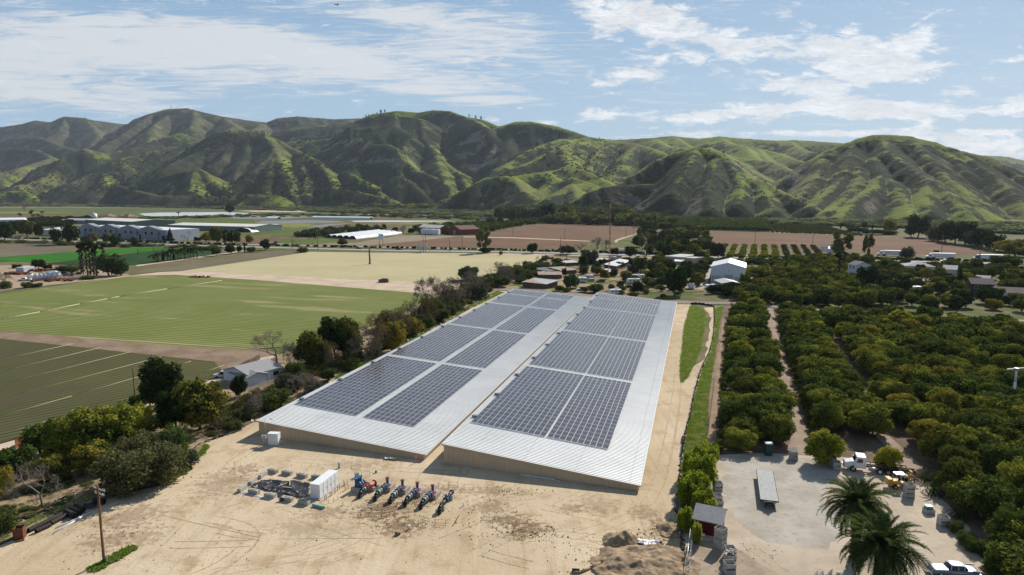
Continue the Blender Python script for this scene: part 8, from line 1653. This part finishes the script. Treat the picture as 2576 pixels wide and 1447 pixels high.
massp('orchard', 'dark tree belt between the ploughed fields and the riverbed', ['avocado', 'mid', 'golden'], [(1040,580),(1240,562),(1370,556),(1372,562),(1290,572),(1240,582),(1120,590)], 260, (5, 8), (9, 13), 'orchard', 13, 3)
massp('woods', 'mixed dark woods above the big ploughed field', ['weedshrub', 'greyshrub', 'mid', 'avocado'], [(1370,562),(1380,545),(1500,548),(1640,560),(1700,568),(1660,574),(1610,571),(1500,567)], 230, (9, 18), (14, 22), 'woods', 14, 3)
massp('woods', 'tall grey-green eucalyptus woods at the mouth of the valley', ['greyshrub', 'weedshrub', 'mid', 'olive'], [(1240,548),(1330,538),(1480,545),(1560,548),(1640,558),(1500,556),(1350,552)], 200, (14, 30), (18, 32), 'woods', 15, 3)
massp('woods', 'dark trees at the foot of the left hills', ['dark', 'mid', 'greyshrub'], [(-40,508),(320,512),(340,504),(200,500),(-40,498)], 170, (14, 30), (30, 50), 'woods', 16, 3)
massp('woods', 'green terraced orchards at the foot of the central hills', ['avocado', 'mid'], [(860,522),(1240,530),(1500,542),(1500,536),(1260,520),(1100,516),(880,516)], 260, (8, 16), (26, 42), 'woods', 17, 3)
massp('riverbed_brush', 'continuous grey-green brush filling the river plain', ['riverbush', 'riverbush', 'greyshrub'], [(-20,520),(0,514),(500,518),(880,524),(1288,530),(1700,548),(2100,556),(2576,566),(2576,590),(2300,575),(2000,566),(1700,558),(1300,546),(900,537),(600,527),(300,521)], 3800, (3, 6.5), (18, 34), 'brush', 18, 3)
massp('riverbed_brush', 'low hedgerow brush between the far left fields', ['riverbush', 'mid'], [(300,551),(640,541),(1000,540),(1240,548),(1240,556),(900,545),(640,546),(400,552)], 240, (2.5, 5), (10, 20), 'brush', 19, 3)
massp('young_woods', 'young bushy trees along the field left of the hoop houses', ['mid', 'greyshrub'], [(745,596),(760,588),(900,576),(1000,578),(900,586),(800,598)], 90, (4, 8), (6, 10), 'woods', 20, 3)
massp('hedge', 'long dark clipped hedge behind the left edge trees', ['dark'], [(75,560),(100,555),(245,552),(160,572),(105,572)], 120, (6, 9), (10, 14), 'hedge', 21, 3)
massp('median_hedge', 'dark low hedge along the highway median', ['dark'], [(0,599.3),(575,616.6),(1288,631),(1932,647.5),(2576,660.5),(2576,661.5),(1932,648.6),(1288,631.8),(575,617.4),(0,600)], 520, (1.4, 2.4), (2.5, 4), 'hedge', 22, 3)
massp('verge_brush', 'weedy brush on the near highway verge at the right', ['mid', 'golden', 'weedshrub'], [(1640,656),(1932,662),(2200,668),(2560,680),(2560,688),(2200,680),(1932,668),(1660,664)], 170, (2.5, 4.5), (5, 8), 'brush', 23, 3)
massp('verge_brush', 'dry brush on the near highway verge at the left', ['weedshrub', 'twiggy'], [(0,606),(560,624),(560,632),(300,622),(0,614)], 120, (2, 4), (5, 9), 'brush', 24, 3)
for i, (x, y, h, w, k) in enumerate(((1505, 430, 70, 62, 'dark'), (1440, 425, 44, 40, 'dark'), (1700, 465, 58, 52, 'greyshrub'), (1790, 480, 66, 56, 'dark'), (1880, 490, 72, 60, 'dark'), (1985, 500, 74, 58, 'dark'), (2080, 520, 56, 54, 'greyshrub'), (2160, 535, 64, 60, 'dark'), (2280, 560, 52, 56, 'dark'), (2400, 580, 40, 60, 'golden'), (2490, 620, 48, 70, 'golden'), (2560, 580, 44, 60, 'golden'))):
    T('grove_oak', ('tallest lone','smaller','grey left','first dark','second dark','third dark','grey middle','fourth dark','fifth dark','sloping golden','nearest golden','rightmost golden')[i] + ' tree in the high grove behind the right ploughed field', k, *V7(x, y), h * .82, w, 1, 'high grove at the right', 'tree')
for i, (x, y, h, w, k) in enumerate(((1210, 385, 36, 34, 'golden'), (970, 340, 18, 16, 'dark'), (820, 350, 12, 20, 'dark'), (1050, 345, 16, 5, 'cypress'), (730, 340, 14, 5, 'cypress'), (1270, 370, 22, 18, 'dark'), (900, 380, 14, 60, 'dark'), (1060, 400, 14, 60, 'dark'), (1200, 400, 12, 50, 'avocado'))):
    T('farm_tree', ('yellow-green round','dark small','low dark','thin pointed','thin left','slim dark','broad hedge-like','second hedge-like','third hedge-like')[i] + ' tree of the farmstead between young orchard and high grove', k, *V7(x, y), h, w, 2, None, 'tree')
for i, (px, py, h, w, k) in enumerate(((1290, 562, 46, 20, 'greyshrub'), (1378, 560, 50, 40, 'dark'), (1235, 566, 20, 24, 'mid'), (1260, 566, 18, 20, 'dark'), (1490, 527, 20, 12, 'newgrowth'), (1460, 520, 14, 18, 'twiggy'), (1365, 530, 20, 26, 'twiggy'), (1340, 532, 14, 20, 'twiggy'), (1440, 560, 30, 30, 'mid'), (1475, 566, 24, 28, 'dark'), (1540, 566, 34, 26, 'dark'), (1585, 568, 26, 24, 'dark'), (1455, 567, 12, 20, 'golden'), (1630, 570, 26, 16, 'greyshrub'), (1570, 560, 26, 30, 'greyshrub'))):
    T('belt_tree', ('tall pale','tallest dark','small bluish','small dark','bright yellow','bare grey','wide bare grey','low bare grey','green middle','dark middle','dark pointed','round dark','orange-brown','grey slender','grey rounded')[i] + ' tree standing out of the tree belt before the central hills', k, px, py, h, w, 1, None, 'tree')
fill([(1600,606),(1680,590),(1780,606),(1790,640),(1700,655),(1600,640)], 42, 'farm_grove_tree', 'round tree among the farmhouses between the two ploughed fields', ['dark', 'mid', 'golden'], (6, 10), (8, 13), 'trees round the farmhouses', 2, 7)
fill([(1600,590),(1660,574),(1770,580),(1780,600),(1700,600)], 34, 'farm_grove_tree', 'bushy tree beside the track at the far ploughed field corner', ['dark', 'avocado'], (6, 10), (9, 13), 'dark trees by the far track', 2, 8)
# bushes on the hills: dark clumps standing on the slopes
def hill_scatter(boxes, name, label, seed, h, w):
    pts, hs, ws = [], [], []
    for (x0, x1, y0, y1, n, k) in boxes:
        az0, az1 = math.atan((x0 - CX) / F), math.atan((x1 - CX) / F)
        for _ in range(n):
            a = random.uniform(az0, az1); d = random.uniform(y0, y1); x, y = math.tan(a) * d, d; z = hill_z(x, y)
            if z < 3 or vnoise(np.array([x / 210]), np.array([y / 210]))[0] < .56: continue
            s = random.uniform(*h) * k; pts.append((x, y, z - .5)); hs.append(s); ws.append(random.uniform(*w) * k)
    mass(name, label, ['mid', 'dark'], pts, hs, ws, 'hillside shrubs', seed, 3)
hill_scatter([(0, 560, 2700, 4600, 5200, .9), (480, 960, 2350, 3700, 4200, .8), (860, 1560, 1900, 2900, 1500, .6), (1480, 2576, 1150, 1700, 800, .3)], 'hillside_shrubs', 'scattered dark shrubs dotting the hillsides', 41, (4, 9), (7, 14))
pts = []; 
for px, py, d in ((893, 302, 3460), (900, 300, 3450), (907, 299, 3450), (914, 297, 3440), (921, 294, 3430), (928, 292, 3430), (936, 289, 3420), (948, 287, 3410), (958, 286, 3400), (968, 285, 3400), (1180, 296, 3220), (1197, 300, 3200), (1210, 304, 3170)): x, y, z = P3(px, py, d); pts.append((x, y, hill_z(x, y) - 3))
for i, p in enumerate(pts): tree('ridge_tree', 'lone thin tree standing on the skyline of the central hill', 'euc', p, random.uniform(16, 24), random.uniform(10, 16), 2, 'trees on the central skyline')
# ---------------------------------------------------------------- air and render settings
if HAZE:
    mb = MB(); mb.box((0, 3900, 690), (13600, 8800, 1400)); m = bpy.data.materials.new('valley_haze'); m.use_nodes = True; n = m.node_tree.nodes; n.clear(); ou = n.new('ShaderNodeOutputMaterial'); v = n.new('ShaderNodeVolumePrincipled')
    v.inputs['Color'].default_value = (*HAZE_C, 1); v.inputs['Density'].default_value = HAZE; v.inputs['Anisotropy'].default_value = .2; m.node_tree.links.new(v.outputs[0], ou.inputs['Volume']); tag(mb.build('haze', m), kind='stuff')
vs = SC.view_settings; vs.view_transform = 'Standard'; vs.look = 'None'; vs.gamma = 1; vs.use_curve_mapping = False; vs.exposure = EXPO
cy = SC.cycles; cy.max_bounces = 5; cy.diffuse_bounces = 2; cy.glossy_bounces = 2; cy.transmission_bounces = 2; cy.transparent_max_bounces = 4; cy.volume_bounces = 0
